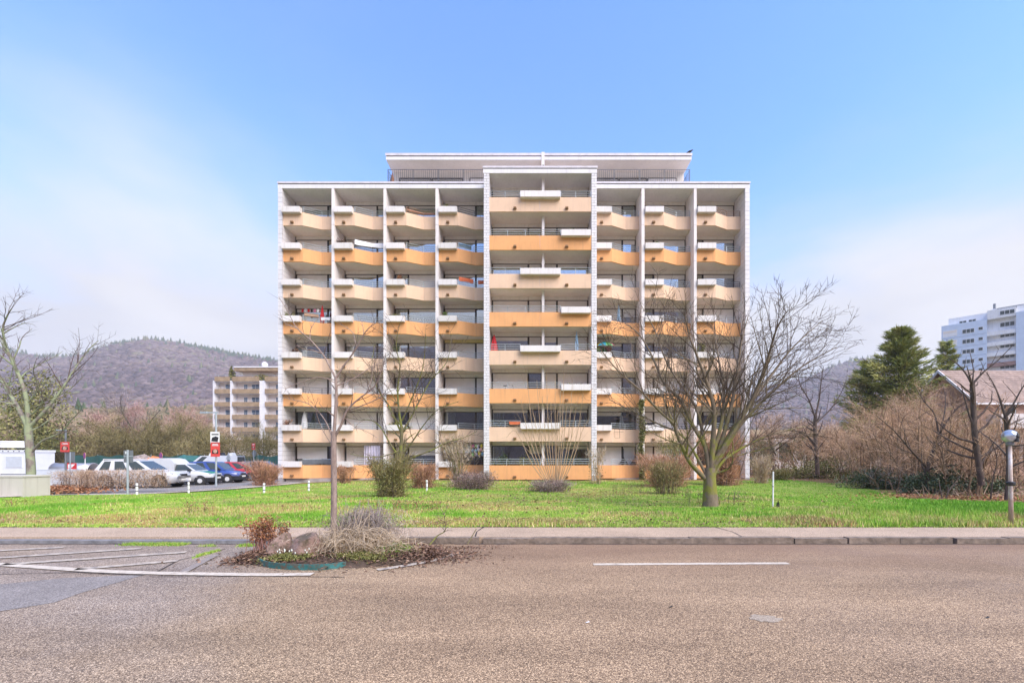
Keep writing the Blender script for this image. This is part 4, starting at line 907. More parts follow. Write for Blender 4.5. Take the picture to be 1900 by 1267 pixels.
for i in range(26):                                     # long stems thrown up at a slant
    x = gx(rr.uniform(600, 690), 7.3); y = 7.3 + rr.gauss(0, 0.12); z = float(ih(x, y)); dx = rr.gauss(0.12, 0.22); hh = rr.uniform(0.25, 0.68); m.tube([(x, y, z), (x + dx*0.5, y + rr.gauss(0, 0.04), z + hh*0.55), (x + dx, y + rr.gauss(0, 0.08), z + hh)], [0.008, 0.006, 0.003], 4, cap=False)
m.build('stems', M['straw'], b1, kind='stuff')
b2 = isl_thing('lavender_bush', 'grey dried bush leaning behind the young tree trunk', 'shrub', gx(680, 7.95), 7.95); m = MB(); arcs(b2, m, gx(672, 7.9), 7.95, 220, 0.55, 0.55, 0.005)
for i in range(40):
    x = gx(rr.uniform(630, 715), 7.9); y = 7.9 + rr.gauss(0, 0.12); z = float(ih(x, y)); dx = rr.gauss(0.02, 0.14); hh = rr.uniform(0.35, 0.80); m.tube([(x, y, z), (x + dx*0.4, y, z + hh*0.5), (x + dx, y + rr.gauss(0, 0.06), z + hh)], [0.007, 0.005, 0.003], 4, cap=False)
m.build('stems', M['straw_grey'], b2, kind='stuff')
k = 5000; P = np.stack([rn.normal(gx(680, 7.9), 0.30, k), rn.normal(7.9, 0.16, k), 0.12 + np.abs(rn.normal(0.26, 0.15, k))], -1); D = unit(rn.normal(size=(k, 3)) + np.array([0.3, 0, 0.8]))
V = slivers(P, D, rn.uniform(0.04, 0.14, k), 0.0035, rn); raw('twigs', V, np.arange(len(V)), M['tw_grey'], b2, np.repeat(np.clip(rn.normal(0.55, 0.25, k), 0, 1), 3), kind='stuff')
k = 4200; P = np.stack([rn.normal(gx(665, 7.35), 0.36, k), rn.normal(7.35, 0.15, k), 0.10 + np.abs(rn.normal(0.12, 0.09, k))], -1); D = unit(rn.normal(size=(k, 3)) * np.array([1, 1, 0.6]) + np.array([0, 0, 0.25]))
V = slivers(P, D, rn.uniform(0.06, 0.22, k), 0.0035, rn); raw('twigs', V, np.arange(len(V)), M['tw_straw'], b1, np.repeat(np.clip(rn.normal(0.5, 0.25, k), 0, 1), 3), kind='stuff')
def leaf_plant(nm, label, cat, cx, cy, sx, sy, h, n, ls, mtl, seed, stems=0, stem_m=None, flat=0.2, x0=0.0):
    rn = np.random.default_rng(seed); rq = random.Random(seed); root = isl_thing(nm, label, cat, cx, cy)
    if stems:
        m = MB(); tips = []
        for i in range(stems):
            x, y = cx + rq.gauss(0, sx * 0.25), cy + rq.gauss(0, sy * 0.25); z = float(ih(x, y)); hh = h * rq.uniform(0.6, 1.1); q = smooth_pts([Vector((x, y, z)), Vector((x + rq.gauss(0, 0.04), y, z + hh * 0.5)), Vector((x + rq.gauss(0, sx * 0.3), y + rq.gauss(0, sy * 0.3), z + hh))], 3)
            m.tube(q, [0.006 - 0.0035 * k / (len(q)-1) for k in range(len(q))], 4, cap=False); tips += q[3:]
        m.build('stems', stem_m, root, kind='stuff'); A = np.array([tuple(p) for p in tips]); P = A[rn.integers(0, len(A), n)] + rn.normal(size=(n, 3)) * 0.03
    else:
        X = rn.normal(cx, sx * 0.5, n); Y = rn.normal(cy, sy * 0.5, n); P = np.stack([X, Y, ih(X, Y) + 0.004 + np.abs(rn.normal(0, h * 0.5, n))], -1)
    V, T = leafquads(P, ls * rn.uniform(0.6, 1.4, n), rn, flat); raw('leaves', V, T, mtl, root, np.repeat(np.clip(rn.normal(0.5, 0.25, n), 0, 1), 4), kind='stuff'); return root
leaf_plant('sedum_plant', 'dark red dried flower heads at the left end of the bed', 'plant', gx(490, 7.5), 7.5, 0.42, 0.25, 0.52, 1500, 0.020, M['lf_rust'], 2, 46, M['twig_red'])
leaf_plant('sedum_plant', 'thin dark dried stalks between the left boulder and the kerb', 'plant', gx(525, 7.9), 7.9, 0.14, 0.10, 0.42, 260, 0.016, M['lf_dead'], 3, 9, M['twig_dark'])
leaf_plant('moss_cushion', 'green mossy groundcover on the right shoulder of the bed', 'groundcover', gx(725, 7.45), 7.45, 0.30, 0.24, 0.06, 4200, 0.014, M['lf_green'], 4)
leaf_plant('moss_cushion', 'patch of yellow-green groundcover in front of the brushwood', 'groundcover', gx(670, 7.0), 7.02, 0.38, 0.12, 0.05, 2600, 0.013, M['lf_olive'], 5)
leaf_plant('groundcover', 'low green leaves inside the turquoise edging', 'groundcover', gx(530, 6.95), 6.98, 0.34, 0.10, 0.05, 2600, 0.014, M['lf_olive'], 6)
# snowdrops
sd_ = isl_thing('snowdrops', 'tiny white spring flowers before the boulders in the bed', 'flowers', gx(545, 7.0), 7.0); rq = random.Random(4); m = MB(); m2 = MB()
for i in range(20):
    x = gx(rq.choice((520, 548, 565)) + rq.gauss(0, 14), 7.02); y = 7.03 + rq.gauss(0, 0.05); z = float(ih(x, y)); m.cyl((x, y, z), (x + 0.004, y, z + 0.085), 0.0025, 3); m2.lathe([(0.002, z + 0.075), (0.008, z + 0.085), (0.007, z + 0.10), (0.002, z + 0.108)], x, y, 5)
m.build('stalks', M['lf_green'], sd_, kind='stuff'); m2.build('petals', mat('petal_white', (0.78, 0.80, 0.72), 0.6, 0.05), sd_, kind='stuff')
def litter(label, cx, cy, sx, sy, n, mtl, seed, ls=0.028, zf=None, th=0.035, nm='leaf_litter', ymin=0.0):
    rn = np.random.default_rng(seed); X = rn.normal(cx, sx, n); Y = rn.normal(cy, sy, n); Y = np.where(Y < ymin, 2 * ymin - Y, Y); zf = zf or (lambda x, y: np.maximum(ih(x, y), 0.0))
    P = np.stack([X, Y, zf(X, Y) + 0.006 + th * rn.random(n) ** 2], -1); V, T = leafquads(P, ls * rn.uniform(0.5, 1.4, n), rn, 0.72)
    return raw(nm, V, T, mtl, attr=np.repeat(np.clip(rn.normal(0.45, 0.27, n), 0, 1), 4), kind='stuff', label=label, category='leaves')
litter('brown fallen leaves heaped at the right end of the planted bed', gx(760, 7.55), 7.5, 0.50, 0.26, 3800, M['lf_dead'], 1)
litter('brown fallen leaves at the left end of the planted bed', gx(462, 7.2), 7.2, 0.16, 0.14, 800, M['lf_dead'], 2)
litter('scattered fallen leaves over the planted bed', gx(620, 7.4), 7.4, 0.75, 0.32, 2600, M['lf_dead'], 3)
litter('a few leaves along the kerb right of the bed', gx(830, 8.2), 8.25, 0.5, 0.12, 500, M['lf_dead'], 5, 0.02, None, 0.01)
# tuft grasses in the bed and moss at the sunken kerb
def tuft_strip(label, pts, wd, n, h, seed, mtl='grass', z=0.0, nm='grass_strip'):
    rn = np.random.default_rng(seed); P = np.array(dense(pts, 0.05)); i = rn.integers(0, len(P), n); X = P[i, 0] + rn.normal(0, 0.03, n); Y = P[i, 1] + rn.normal(0, wd, n)
    keep = vnoise(X, Y, 2.5, seed) > 0.35; X, Y = X[keep], Y[keep]; n = len(X)
    V = blade_mesh(X, Y, np.full(n, z), n, h * 0.4, h, 0.006, rn, 1.2); raw(nm, V, np.arange(3*n), M[mtl], attr=np.repeat(rn.random(n) * 0.6, 3), kind='stuff', label=label, category='grass')
tuft_strip('strip of moss and weeds along the sunken kerb left of the bed', [(gx(180, 8.6), 8.60), (gx(330, 8.5), 8.52), (gx(470, 8.45), 8.42)], 0.06, 6000, 0.06, 3)
tuft_strip('line of moss in the road crack between the hatching and the bed', gp((322, 1044), (352, 1036), (402, 1022)), 0.03, 1500, 0.04, 4)
tuft_strip('ragged weeds along the back edge of the pavement', [(-12, 10.04), (12, 10.04)], 0.05, 9000, 0.05, 6, z=0.10)
# broken sapling stumps by the kerb
def stick(label, pts, r0, r1, nm='broken_branch', twigs=6, seed=1):
    root = thing(nm, label, 'branch', pts[0]); m = MB(); P = smooth_pts([Vector(p) for p in pts]); m.tube(P, [r0 + (r1-r0) * k / (len(P)-1) for k in range(len(P))], 5); m.build('stem', M['bark_olive'], root); rq = random.Random(seed); m = MB()
    for i in range(twigs):
        q = P[-1].lerp(P[len(P)//2], rq.random()); d = Vector((rq.gauss(0, 1), rq.gauss(0, 0.6), abs(rq.gauss(0.6, 0.6)))).normalized() * rq.uniform(0.1, 0.3); m.tube([q, q + d * 0.5 + Vector((0, 0, 0.02)), q + d], [0.006, 0.004, 0.002], 3, cap=False)
    if twigs: m.build('twigs', M['twig_dark'], root, kind='stuff')
stick('leaning twiggy sapling at the kerb right of the planted bed', [(gx(797, 8.5), 8.5, 0), (gx(812, 8.6), 8.6, 0.16), (gx(826, 8.6), 8.62, 0.26), (gx(824, 8.7), 8.7, 0.55)], 0.016, 0.006, twigs=16)
stick('short bare stick leaning on the kerb in the middle of the pavement', [(gx(866, 8.5), 8.55, 0), (gx(880, 8.7), 8.7, 0.20), (gx(884, 8.75), 8.75, 0.26)], 0.013, 0.009, twigs=0)
litter('dead leaves scattered over the front edge of the lawn', 0.0, 10.5, 6.5, 0.35, 2600, M['lf_dead'], 31, 0.026, lambda x, y: lz(x, y) + 0.01, 0.05, ymin=10.06)
litter('dead leaves scattered over the middle of the lawn', -2.0, 17.0, 7.0, 4.0, 3000, M['lf_dead'], 32, 0.04, lambda x, y: lz(x, y) + 0.015, 0.05, ymin=10.5)
# leaf bed round the lichen tree
litter('rusty leaf litter under the lichen-covered tree', gx(98, 23.5), 23.0, 1.3, 0.9, 5200, M['lf_rust'], 7, 0.075, lambda x, y: -0.12 + 0.14 * np.exp(-((x - gx(98, 23.5)) / 1.5) ** 2), 0.12)
# pale dried splash on the road
x, y = ground(1418, 1147); rq = random.Random(2); MB().poly([(x + 0.17*math.cos(a*0.2618)*rq.uniform(0.7, 1.15), y + 0.11*math.sin(a*0.2618)*rq.uniform(0.7, 1.15), 0.004) for a in range(24)]).build('road_stain', paved('pale_stain', (0.33, 0.265, 0.20), 120), kind='structure')
# crumbs on the road
for i, (px, py, lab) in enumerate(((1090, 1155, 'small white scrap lying on the road'), (1245, 1126, 'small dark leaf lying on the road'), (1832, 1146, 'dark leaf lying at the right side of the road'))):
    x, y = ground(px, py); m = MB(); m.poly([(x - 0.025, y - 0.008, 0.006), (x, y - 0.02, 0.009), (x + 0.025, y, 0.012), (x, y + 0.015, 0.008)]); m.poly([(x, y + 0.015, 0.008), (x + 0.025, y, 0.012), (x + 0.012, y + 0.012, 0.018)])
    m.build('scrap' if i == 0 else 'leaf', mat('scrap%d' % i, (0.75, 0.7, 0.66) if i == 0 else (0.05, 0.045, 0.04), 0.8), label=lab, category='litter')
# ------------------------------------------------------------------ car park: cars, signs, site things
def carpaint(name, col, flake=0.3):
    m = bpy.data.materials.new(name); t, bs, _ = nodes(m); p = posn(t)
    c = ramp(t, noise(t, p, 2.0, 4), [(0.3, sc_(col, 0.92)), (0.7, col)]); z_ = nnode(t, 'ShaderNodeSeparateXYZ'); link(t, p, z_.inputs[0])
    d = nnode(t, 'ShaderNodeMapRange'); link(t, z_.outputs[2], d.inputs[0]); d.inputs[1].default_value = 0.55; d.inputs[2].default_value = 0.15; d.inputs[4].default_value = 0.45   # road dirt on the sills
    link(t, mixc(t, d.outputs[0], c, (0.20, 0.17, 0.14)), bs.inputs['Base Color']); bs.inputs['Roughness'].default_value = 0.28; bs.inputs['Coat Weight'].default_value = 0.6; bs.inputs['Coat Roughness'].default_value = 0.08
    return m
M['tyre'] = mat('tyre_rubber', (0.03, 0.03, 0.032), 0.8, 0.2); M['rim'] = mat('alloy_rim', (0.50, 0.50, 0.51), 0.35, 0.1, metal=0.7); M['cap'] = mat('hub_cap_white', (0.6, 0.6, 0.6), 0.4, 0.1)
M['black_trim'] = mat('black_trim', (0.022, 0.022, 0.024), 0.5, 0.2); M['lamp'] = mat('headlamp', (0.70, 0.72, 0.74), 0.15, 0.1, metal=0.3); M['lamp_red'] = mat('tail_lamp', (0.45, 0.02, 0.02), 0.2, 0.1); M['plate'] = mat('number_plate', (0.75, 0.75, 0.72), 0.4, 0.05)
WHITE = carpaint('car_white', (0.62, 0.63, 0.65)); BLUE = carpaint('car_blue', (0.035, 0.075, 0.30)); RED = carpaint('car_red', (0.50, 0.03, 0.04)); GREY = carpaint('car_grey', (0.24, 0.25, 0.27)); GREEN = carpaint('car_green', (0.02, 0.33, 0.20))
def car(nm, label, loc, rz, paint, prof, gh, w=0.90, wheels=(1.38, -1.38), wr=0.34, trim=None, hood=None, rim='rim', cargo=None, group='cars parked beside the lawn'):
    """prof: (x, z_bottom, z_top, half_width); gh: rear bottom, front bottom, rear top, front top, belt, roof"""
    root = thing(nm, label, 'van' if 'van' in nm else 'car', loc, rz, group); m = MB(); S = []
    for x, zb, zt, hw in prof:
        h = zt - zb
        S.append([(x, s * hw * a, zb + b * h) for s, lst in ((1, [(0.86, 0), (0.97, 0.12), (1.0, 0.45), (0.985, 0.74), (0.93, 0.93), (0.80, 1.0)]), (-1, [(0.80, 1.0), (0.93, 0.93), (0.985, 0.74), (1.0, 0.45), (0.97, 0.12), (0.86, 0)])) for a, b in lst])
    n = len(S[0])
    for s in S: m.v += s
    for i in range(len(S) - 1):
        for k in range(n): m.f.append((i*n + k, i*n + (k+1) % n, (i+1)*n + (k+1) % n, (i+1)*n + k))
    m.f.append(tuple(range(n))); m.f.append(tuple((len(S)-1)*n + k for k in reversed(range(n))))
    body = m.build('body', paint, root, smooth=True, local=True)
    xr0, xf0, xr1, xf1, zb, zr = gh; wb, wt = w * 0.90, w * 0.72
    B = [(xr0, -wb, zb), (xf0, -wb, zb), (xf0, wb, zb), (xr0, wb, zb)]; Tp = [(xr1, -wt, zr), (xf1, -wt, zr), (xf1, wt, zr), (xr1, wt, zr)]
    m = MB(); m.v = B + Tp + [((xr1 + xf1) / 2, -wt * 0.98, zr + 0.04), ((xr1 + xf1) / 2, wt * 0.98, zr + 0.04)]
    m.f = [(0, 1, 5, 8, 4), (2, 3, 7, 9, 6), (1, 2, 6, 5), (3, 0, 4, 7), (4, 8, 9, 7), (8, 5, 6, 9)]; m.build('cabin', paint, root, local=True)
    def pane(c, mar, name='window', u0=0.0, u1=1.0):      # glass panel set a few millimetres proud of a cabin face
        c = [Vector(p) for p in c]; f = lambda u, v: (c[0].lerp(c[1], u)).lerp(c[3].lerp(c[2], u), v); nn = (c[1] - c[0]).cross(c[3] - c[0]).normalized()
        q = [f(u0 + mar * 0.5, mar), f(u1 - mar * 0.5, mar), f(u1 - mar * 0.5, 1 - mar), f(u0 + mar * 0.5, 1 - mar)]
        b = MB(); b.v = [tuple(p + nn * 0.012) for p in q] + [tuple(p - nn * 0.006) for p in q]; b.f = [(0, 1, 2, 3), (4, 7, 6, 5), (0, 4, 5, 1), (1, 5, 6, 2), (2, 6, 7, 3), (3, 7, 4, 0)]; return b.build(name, M['glass_car'], root, local=True)
    pane([B[1], B[2], Tp[2], Tp[1]], 0.09, 'windscreen'); pane([B[3], B[0], Tp[0], Tp[3]], 0.12, 'rear_window')
    if not cargo: cuts = (0.03, 0.30, 0.62, 0.97)
    else: cuts = cargo
    for a, b in zip(cuts, cuts[1:]):
        pane([B[0], B[1], Tp[1], Tp[0]], 0.10, 'window', a, b); pane([B[2], B[3], Tp[3], Tp[2]], 0.10, 'window', 1 - b, 1 - a)
    for x in wheels:
        for s in (-1, 1):
            yo = s * (w + 0.004); a = MB(); a.disc_y(x, wr, wr + 0.075, min(yo, yo - s*0.10), max(yo, yo - s*0.10), 20); a.build('wheel_arch', M['black_trim'], root, local=True)
            wh = MB(); prof_t = [(wr - 0.10, 0.0), (wr - 0.02, 0.0), (wr, 0.03), (wr, 0.17), (wr - 0.02, 0.2), (wr - 0.1, 0.2)]
            m = MB().lathe(prof_t, 0, 0, 20); m.v = [(x + a_, s * (w + 0.02) - s * c_, wr + b_) for a_, b_, c_ in m.v]; wo = m.build('wheel', M['tyre'], root, smooth=True, local=True)
            m = MB()
            for k in range(5):
                an = k * 1.2566 + 0.3; c_, s_ = math.cos(an), math.sin(an); m.prism_y([(x + c_*0.03 - s_*0.035, wr + s_*0.03 + c_*0.035), (x + c_*0.03 + s_*0.035, wr + s_*0.03 - c_*0.035), (x + c_*(wr-0.10) + s_*0.03, wr + s_*(wr-0.10) - c_*0.03), (x + c_*(wr-0.10) - s_*0.03, wr + s_*(wr-0.10) + c_*0.03)], s*(w+0.012) - 0.01, s*(w+0.012) + 0.01)
            if rim == 'cap': m = MB().disc_y(x, wr, wr * 0.52, s*(w+0.015) - 0.01, s*(w+0.015) + 0.01, 14)
            m.build('rim', M[rim], wo, local=True, kind='stuff')
    xf = prof[-1][0]; zf = prof[-1][1]; hz = prof[-3][2]
    for s in (-1, 1):
        x0 = prof[-2][0]; MB().box(x0 - 0.28, x0 + 0.035, min(s*0.50, s*0.80) * w / 0.9, max(s*0.50, s*0.80) * w / 0.9, hz - 0.235, hz - 0.10).build('headlight', M['lamp'], root, local=True)
        MB().box(prof[0][0] - 0.012, prof[0][0] + 0.1, min(s*0.58, s*0.80) * w / 0.9, max(s*0.58, s*0.80) * w / 0.9, 0.72, 0.95).build('tail_light', M['lamp_red'], root, local=True)
        m = MB(); m.box(xf0 - 0.42, xf0 - 0.28, s*w*1.0 - 0.02 if s > 0 else -w*1.0 - 0.16, s*w*1.0 + 0.16 if s > 0 else -w*1.0 + 0.02, zb + 0.0, zb + 0.13); m.build('mirror', M['black_trim'] if paint is not WHITE or hood else paint, root, local=True)
        for xh in (0.15, -0.85): MB().box(xh - 0.09, xh + 0.09, min(s*(w-0.005), s*(w+0.02)), max(s*(w-0.005), s*(w+0.02)), zb - 0.16, zb - 0.13).build('handle', M['black_trim'] if trim else paint, root, local=True)
        MB().box(-0.018, -0.010, min(s*(w-0.02), s*(w+0.004)), max(s*(w-0.02), s*(w+0.004)), 0.30, zb - 0.03).build('door_gap', M['black_trim'], root, local=True)
    MB().box(xf - 0.10, xf + 0.016, -0.30, 0.30, hz - 0.30, hz - 0.17).build('grille', M['black_trim'], root, local=True); MB().box(xf - 0.10, xf + 0.014, -0.55, 0.55, 0.24, 0.34).build('air_intake', M['black_trim'], root, local=True)
    MB().box(xf - 0.05, xf + 0.022, -0.26, 0.26, 0.42, 0.53).build('number_plate', M['plate'], root, local=True)
    if trim: MB().box(xf - 0.42, xf + 0.012, -w * 0.97, w * 0.97, 0.22, 0.50).build('bumper', M['black_trim'], root, local=True)
    if hood:
        a, b = prof[-4], prof[-2]; m = MB(); m.poly([(a[0], -a[3]*0.72, a[2] + 0.006), (b[0], -b[3]*0.72, b[2] + 0.008), (b[0], b[3]*0.72, b[2] + 0.008), (a[0], a[3]*0.72, a[2] + 0.006)]); 
        c = prof[-3]; m = MB(); yy = 0.74
        for p, q in ((a, c), (c, b)): m.poly([(p[0], -p[3]*yy, p[2] + 0.007), (q[0], -q[3]*yy, q[2] + 0.007), (q[0], q[3]*yy, q[2] + 0.007), (p[0], p[3]*yy, p[2] + 0.007)])
        m.build('bonnet_panel', hood, root, local=True)
    return root
def scale_prof(p, dx=0): return [(a + dx, b, c, d) for a, b, c, d in p]
SUV = [(-2.32, 0.45, 0.98, 0.80), (-2.26, 0.28, 1.06, 0.87), (-1.6, 0.24, 1.09, 0.92), (0.0, 0.24, 1.06, 0.93), (0.95, 0.24, 1.05, 0.92), (1.6, 0.24, 1.00, 0.92), (2.10, 0.26, 0.92, 0.86), (2.32, 0.32, 0.72, 0.74)]
HATCH = [(-1.92, 0.42, 0.88, 0.74), (-1.86, 0.26, 0.95, 0.81), (-1.3, 0.22, 0.97, 0.84), (0.0, 0.22, 0.95, 0.85), (0.75, 0.22, 0.95, 0.85), (1.35, 0.22, 0.86, 0.84), (1.75, 0.24, 0.76, 0.78), (1.95, 0.30, 0.60, 0.66)]
hd = R(9)
car('parked_car', 'white sports utility car parked behind the brown twig hedge', (-24.3, 28.3, LOTZ), hd, WHITE, SUV, (-2.12, 1.05, -1.75, 0.10, 1.04, 1.68), 0.93, (1.42, -1.42), 0.37)
# small white panel van with a green bonnet
vn = car('parked_van', 'small white panel van with a green bonnet between the white and blue cars', (-23.6, 31.0, LOTZ), hd, WHITE, HATCH, (-0.55, 0.95, -0.45, 0.20, 0.93, 1.42), 0.84, (1.22, -1.25), 0.29, hood=GREEN, cargo=(0.05, 0.95), rim='cap', trim=True)
m = MB(); m.prism_y([(-1.95, 0.55), (-0.42, 0.55), (-0.30, 1.45), (-0.55, 1.72), (-0.9, 1.80), (-1.8, 1.80), (-1.93, 1.6)], -0.83, 0.83); m.build('cargo_box', WHITE, vn, local=True)
car('parked_car', 'dark blue small car with black bumper parked behind the poster pole', (-23.4, 33.4, LOTZ), hd, BLUE, HATCH, (-1.80, 1.05, -1.60, 0.30, 0.93, 1.52), 0.84, (1.22, -1.22), 0.30, trim=True, rim='cap')
car('parked_car', 'red compact car parked right of the blue car', (-23.5, 36.2, LOTZ), hd, RED, HATCH, (-1.78, 1.30, -1.35, 0.25, 0.92, 1.46), 0.84, (1.22, -1.22), 0.30, rim='rim')
car('parked_car', 'grey car half hidden by the bush at the block corner', (-23.2, 39.0, LOTZ), hd, GREY, HATCH, (-1.80, 1.20, -1.35, 0.30, 0.95, 1.50), 0.84, (1.22, -1.22), 0.30)
VANP = [(-2.6, 0.45, 1.15, 0.86), (-2.5, 0.28, 1.2, 0.93), (-1.6, 0.25, 1.2, 0.95), (0.0, 0.25, 1.2, 0.95), (1.5, 0.25, 1.18, 0.94), (1.9, 0.25, 1.12, 0.93), (2.3, 0.26, 1.0, 0.88), (2.5, 0.32, 0.8, 0.76)]
v2 = car('parked_van', 'large white van facing left with gear on its roof, behind the blue car', (-31.5, 45.0, LOTZ), R(186), WHITE, VANP, (-2.45, 1.85, -2.40, 0.95, 1.16, 1.98), 0.95, (1.55, -1.5), 0.34, cargo=(0.74, 0.98))
for i, x in enumerate((-1.6, -0.6, 0.2)):
    m = MB(); m.prism_y([(x - 0.25, 2.0), (x + 0.25, 2.0), (x + 0.12, 2.26), (x - 0.1, 2.3)], -0.3, 0.3); m.build('roof_box', M['black_trim'] if i % 2 else M['plate'], v2, local=True)
car('parked_van', 'white estate car far back beside the green screen fence', (-40.5, 49.0, LOTZ), hd, WHITE, HATCH, (-1.80, 1.10, -1.7, 0.35, 0.93, 1.50), 0.84, (1.22, -1.22), 0.30)

# bollards
M['white_paint'] = mat('post_white', (0.78, 0.77, 0.76), 0.5, 0.08, 5); M['galv'] = mat('galvanised_pole', (0.42, 0.47, 0.51), 0.45, 0.12, 8, metal=0.4)
def bollard(label, px, py, h, r=0.048):
    y = gy(py, -0.02); x = gx(px, y); z0 = float(lz(x, y)); o = thing('bollard', label, 'bollard', (x, y, z0), 0, 'white marker posts along the lawn')
    MB().lathe([(r, -0.05), (r, h - 0.02), (r * 0.8, h)], 0, 0, 12).build('post', M['white_paint'], o, smooth=False, local=True)
    for f in (0.30, 0.74): MB().lathe([(r + 0.003, h * f), (r + 0.003, h * f + 0.035)], 0, 0, 12).build('band', M['black_trim'], o, local=True)
bollard('white post with dark bands right of the blue-grey sign pole', 254, 915, 0.52); bollard('white post in front of the white cars', 350, 905, 0.60); bollard('white post on the lawn left of the block corner', 490, 914, 0.48)
bollard('white post on the lawn just left of the young tree', 573, 910, 0.52); bollard('white post beside the rust-brown bush', 792, 909, 0.55)
y = 13.8; x = gx(1434, y); z0 = float(lz(x, y)); o = thing('marker_post', 'thin tall white stake in the lawn right of the mossy tree', 'post', (x, y, z0)); m = MB().cyl((0, 0, -0.1), (0.01, 0, 1.08), 0.024, 8); m.build('stake', M['white_paint'], o, local=True); MB().cyl((0, 0, 0.62), (0, 0, 0.64), 0.027, 8).build('band', M['black_trim'], o, local=True)
def leafmass(name, label, cat, x, y, z0, sx, sy, sz, n, ls, mtl, seed, power=0.5, core=None, group=None, clumps=26):
    rn = np.random.default_rng(seed); root = thing(name, label, cat, (x, y, z0), 0, group); c = unit(rn.normal(size=(clumps, 3))) * rn.random((clumps, 1)) ** power; c[:, 2] = np.abs(c[:, 2])
    i = rn.integers(0, clumps, n); P = c[i] + unit(rn.normal(size=(n, 3))) * rn.random((n, 1)) ** 0.5 * 0.34; P[:, 2] = np.maximum(P[:, 2], 0.0)
    P = P * np.array([sx, sy, sz]) + np.array([x, y, z0]); V, T = leafquads(P, ls * rn.uniform(0.6, 1.4, n), rn)
    t_ = np.clip(0.5 + 0.22 * rn.normal(size=clumps)[i] + 0.15 * rn.normal(size=n), 0, 1); raw('leaves', V, T, mtl, root, np.repeat(t_, 4), kind='stuff'); m = MB(); rq = random.Random(seed)
    for k in range(7):
        a = rq.uniform(0, 6.283); m.tube([(0, 0, -0.05), (math.cos(a)*sx*0.3, math.sin(a)*sy*0.3, sz*0.4), (math.cos(a)*sx*0.7, math.sin(a)*sy*0.7, sz*0.75)], [0.03 + 0.01*sz, 0.02 + 0.005*sz, 0.006], 4, cap=False)
    m.build('stems', M['bark_dark'], root, local=True, kind='stuff'); return root
leafmass('seedling', 'tiny dark conifer at the foot of the thin white stake', 'plant', gx(1444, 13.7), 13.7, 0.0, 0.06, 0.06, 0.32, 320, 0.028, M['lf_ivy'], 3)

# signs and posters
def pole(o, h, r=0.035, mtl='galv'): return MB().cyl((0, 0, -0.1), (0, 0, h), r, 10).build('pole', M[mtl], o, local=True)
M['sign_back'] = mat('sign_back', (0.20, 0.215, 0.23), 0.5, 0.1, 4, metal=0.3); M['sign_red'] = mat('sign_red', (0.55, 0.03, 0.035), 0.5, 0.06); M['sign_blue'] = mat('sign_blue', (0.05, 0.09, 0.42), 0.5, 0.06); M['sign_white'] = mat('sign_white', (0.78, 0.77, 0.76), 0.5, 0.05); M['poster_red'] = mat('poster_red', (0.66, 0.07, 0.06), 0.6, 0.12, 4); M['skin'] = mat('poster_face', (0.55, 0.34, 0.26), 0.6, 0.15, 6)
o = thing('sign_post', 'blue-grey pole with the back of a square sign at the lawn edge', 'sign post', (gx(237, 21.4), 21.4, -0.05)); pole(o, 2.02, 0.045); MB().box(-0.24, 0.21, 0.05, 0.062, 1.42, 2.0).build('sign_plate', M['sign_back'], o, local=True); MB().box(-0.22, 0.20, 0.03, 0.05, 1.70, 1.74).build('bracket_or_reflection', M['galv'], o, local=True); MB().box(-0.16, -0.05, 0.04, 0.05, 1.83, 1.95).build('sticker', M['sign_white'], o, local=True)
def no_stop(label, px, py, y, d):
    x = gx(px, y); zc = gz(py, y); o = thing('no_stopping_sign', label, 'road sign', (x, y, LOTZ), R(-30), 'round no-stopping signs in the car park'); pole(o, zc - LOTZ + d*0.4, 0.03, 'sign_white'); zc -= LOTZ
    s = MB().disc_y(0, zc, d/2, -0.050, -0.036, 24).build('sign_disc', M['sign_red'], o, local=True); MB().disc_y(0, zc, d*0.40, -0.056, -0.0505, 24).build('blue_field', M['sign_blue'], s, local=True)
    for a in (R(45), R(-45)):
        c, q = math.cos(a), math.sin(a); l, t_ = d*0.41, d*0.05; MB().prism_y([(c*l - q*t_, zc + q*l + c*t_), (-c*l - q*t_, zc - q*l + c*t_), (-c*l + q*t_, zc - q*l - c*t_), (c*l + q*t_, zc + q*l - c*t_)][::-1], -0.061 - (0.001 if a > 0 else 0), -0.0565).build('cross_bar', M['sign_red'], s, local=True)
    m = MB(); m.disc_y(0, zc, d*0.52, -0.0355, -0.030, 24); m.build('rim', M['sign_white'], s, local=True)
no_stop('round no-stopping sign beside the big grey pipe', 158, 845, 37, 0.50); no_stop('round no-stopping sign above the white van', 299.5, 845.5, 35, 0.52)
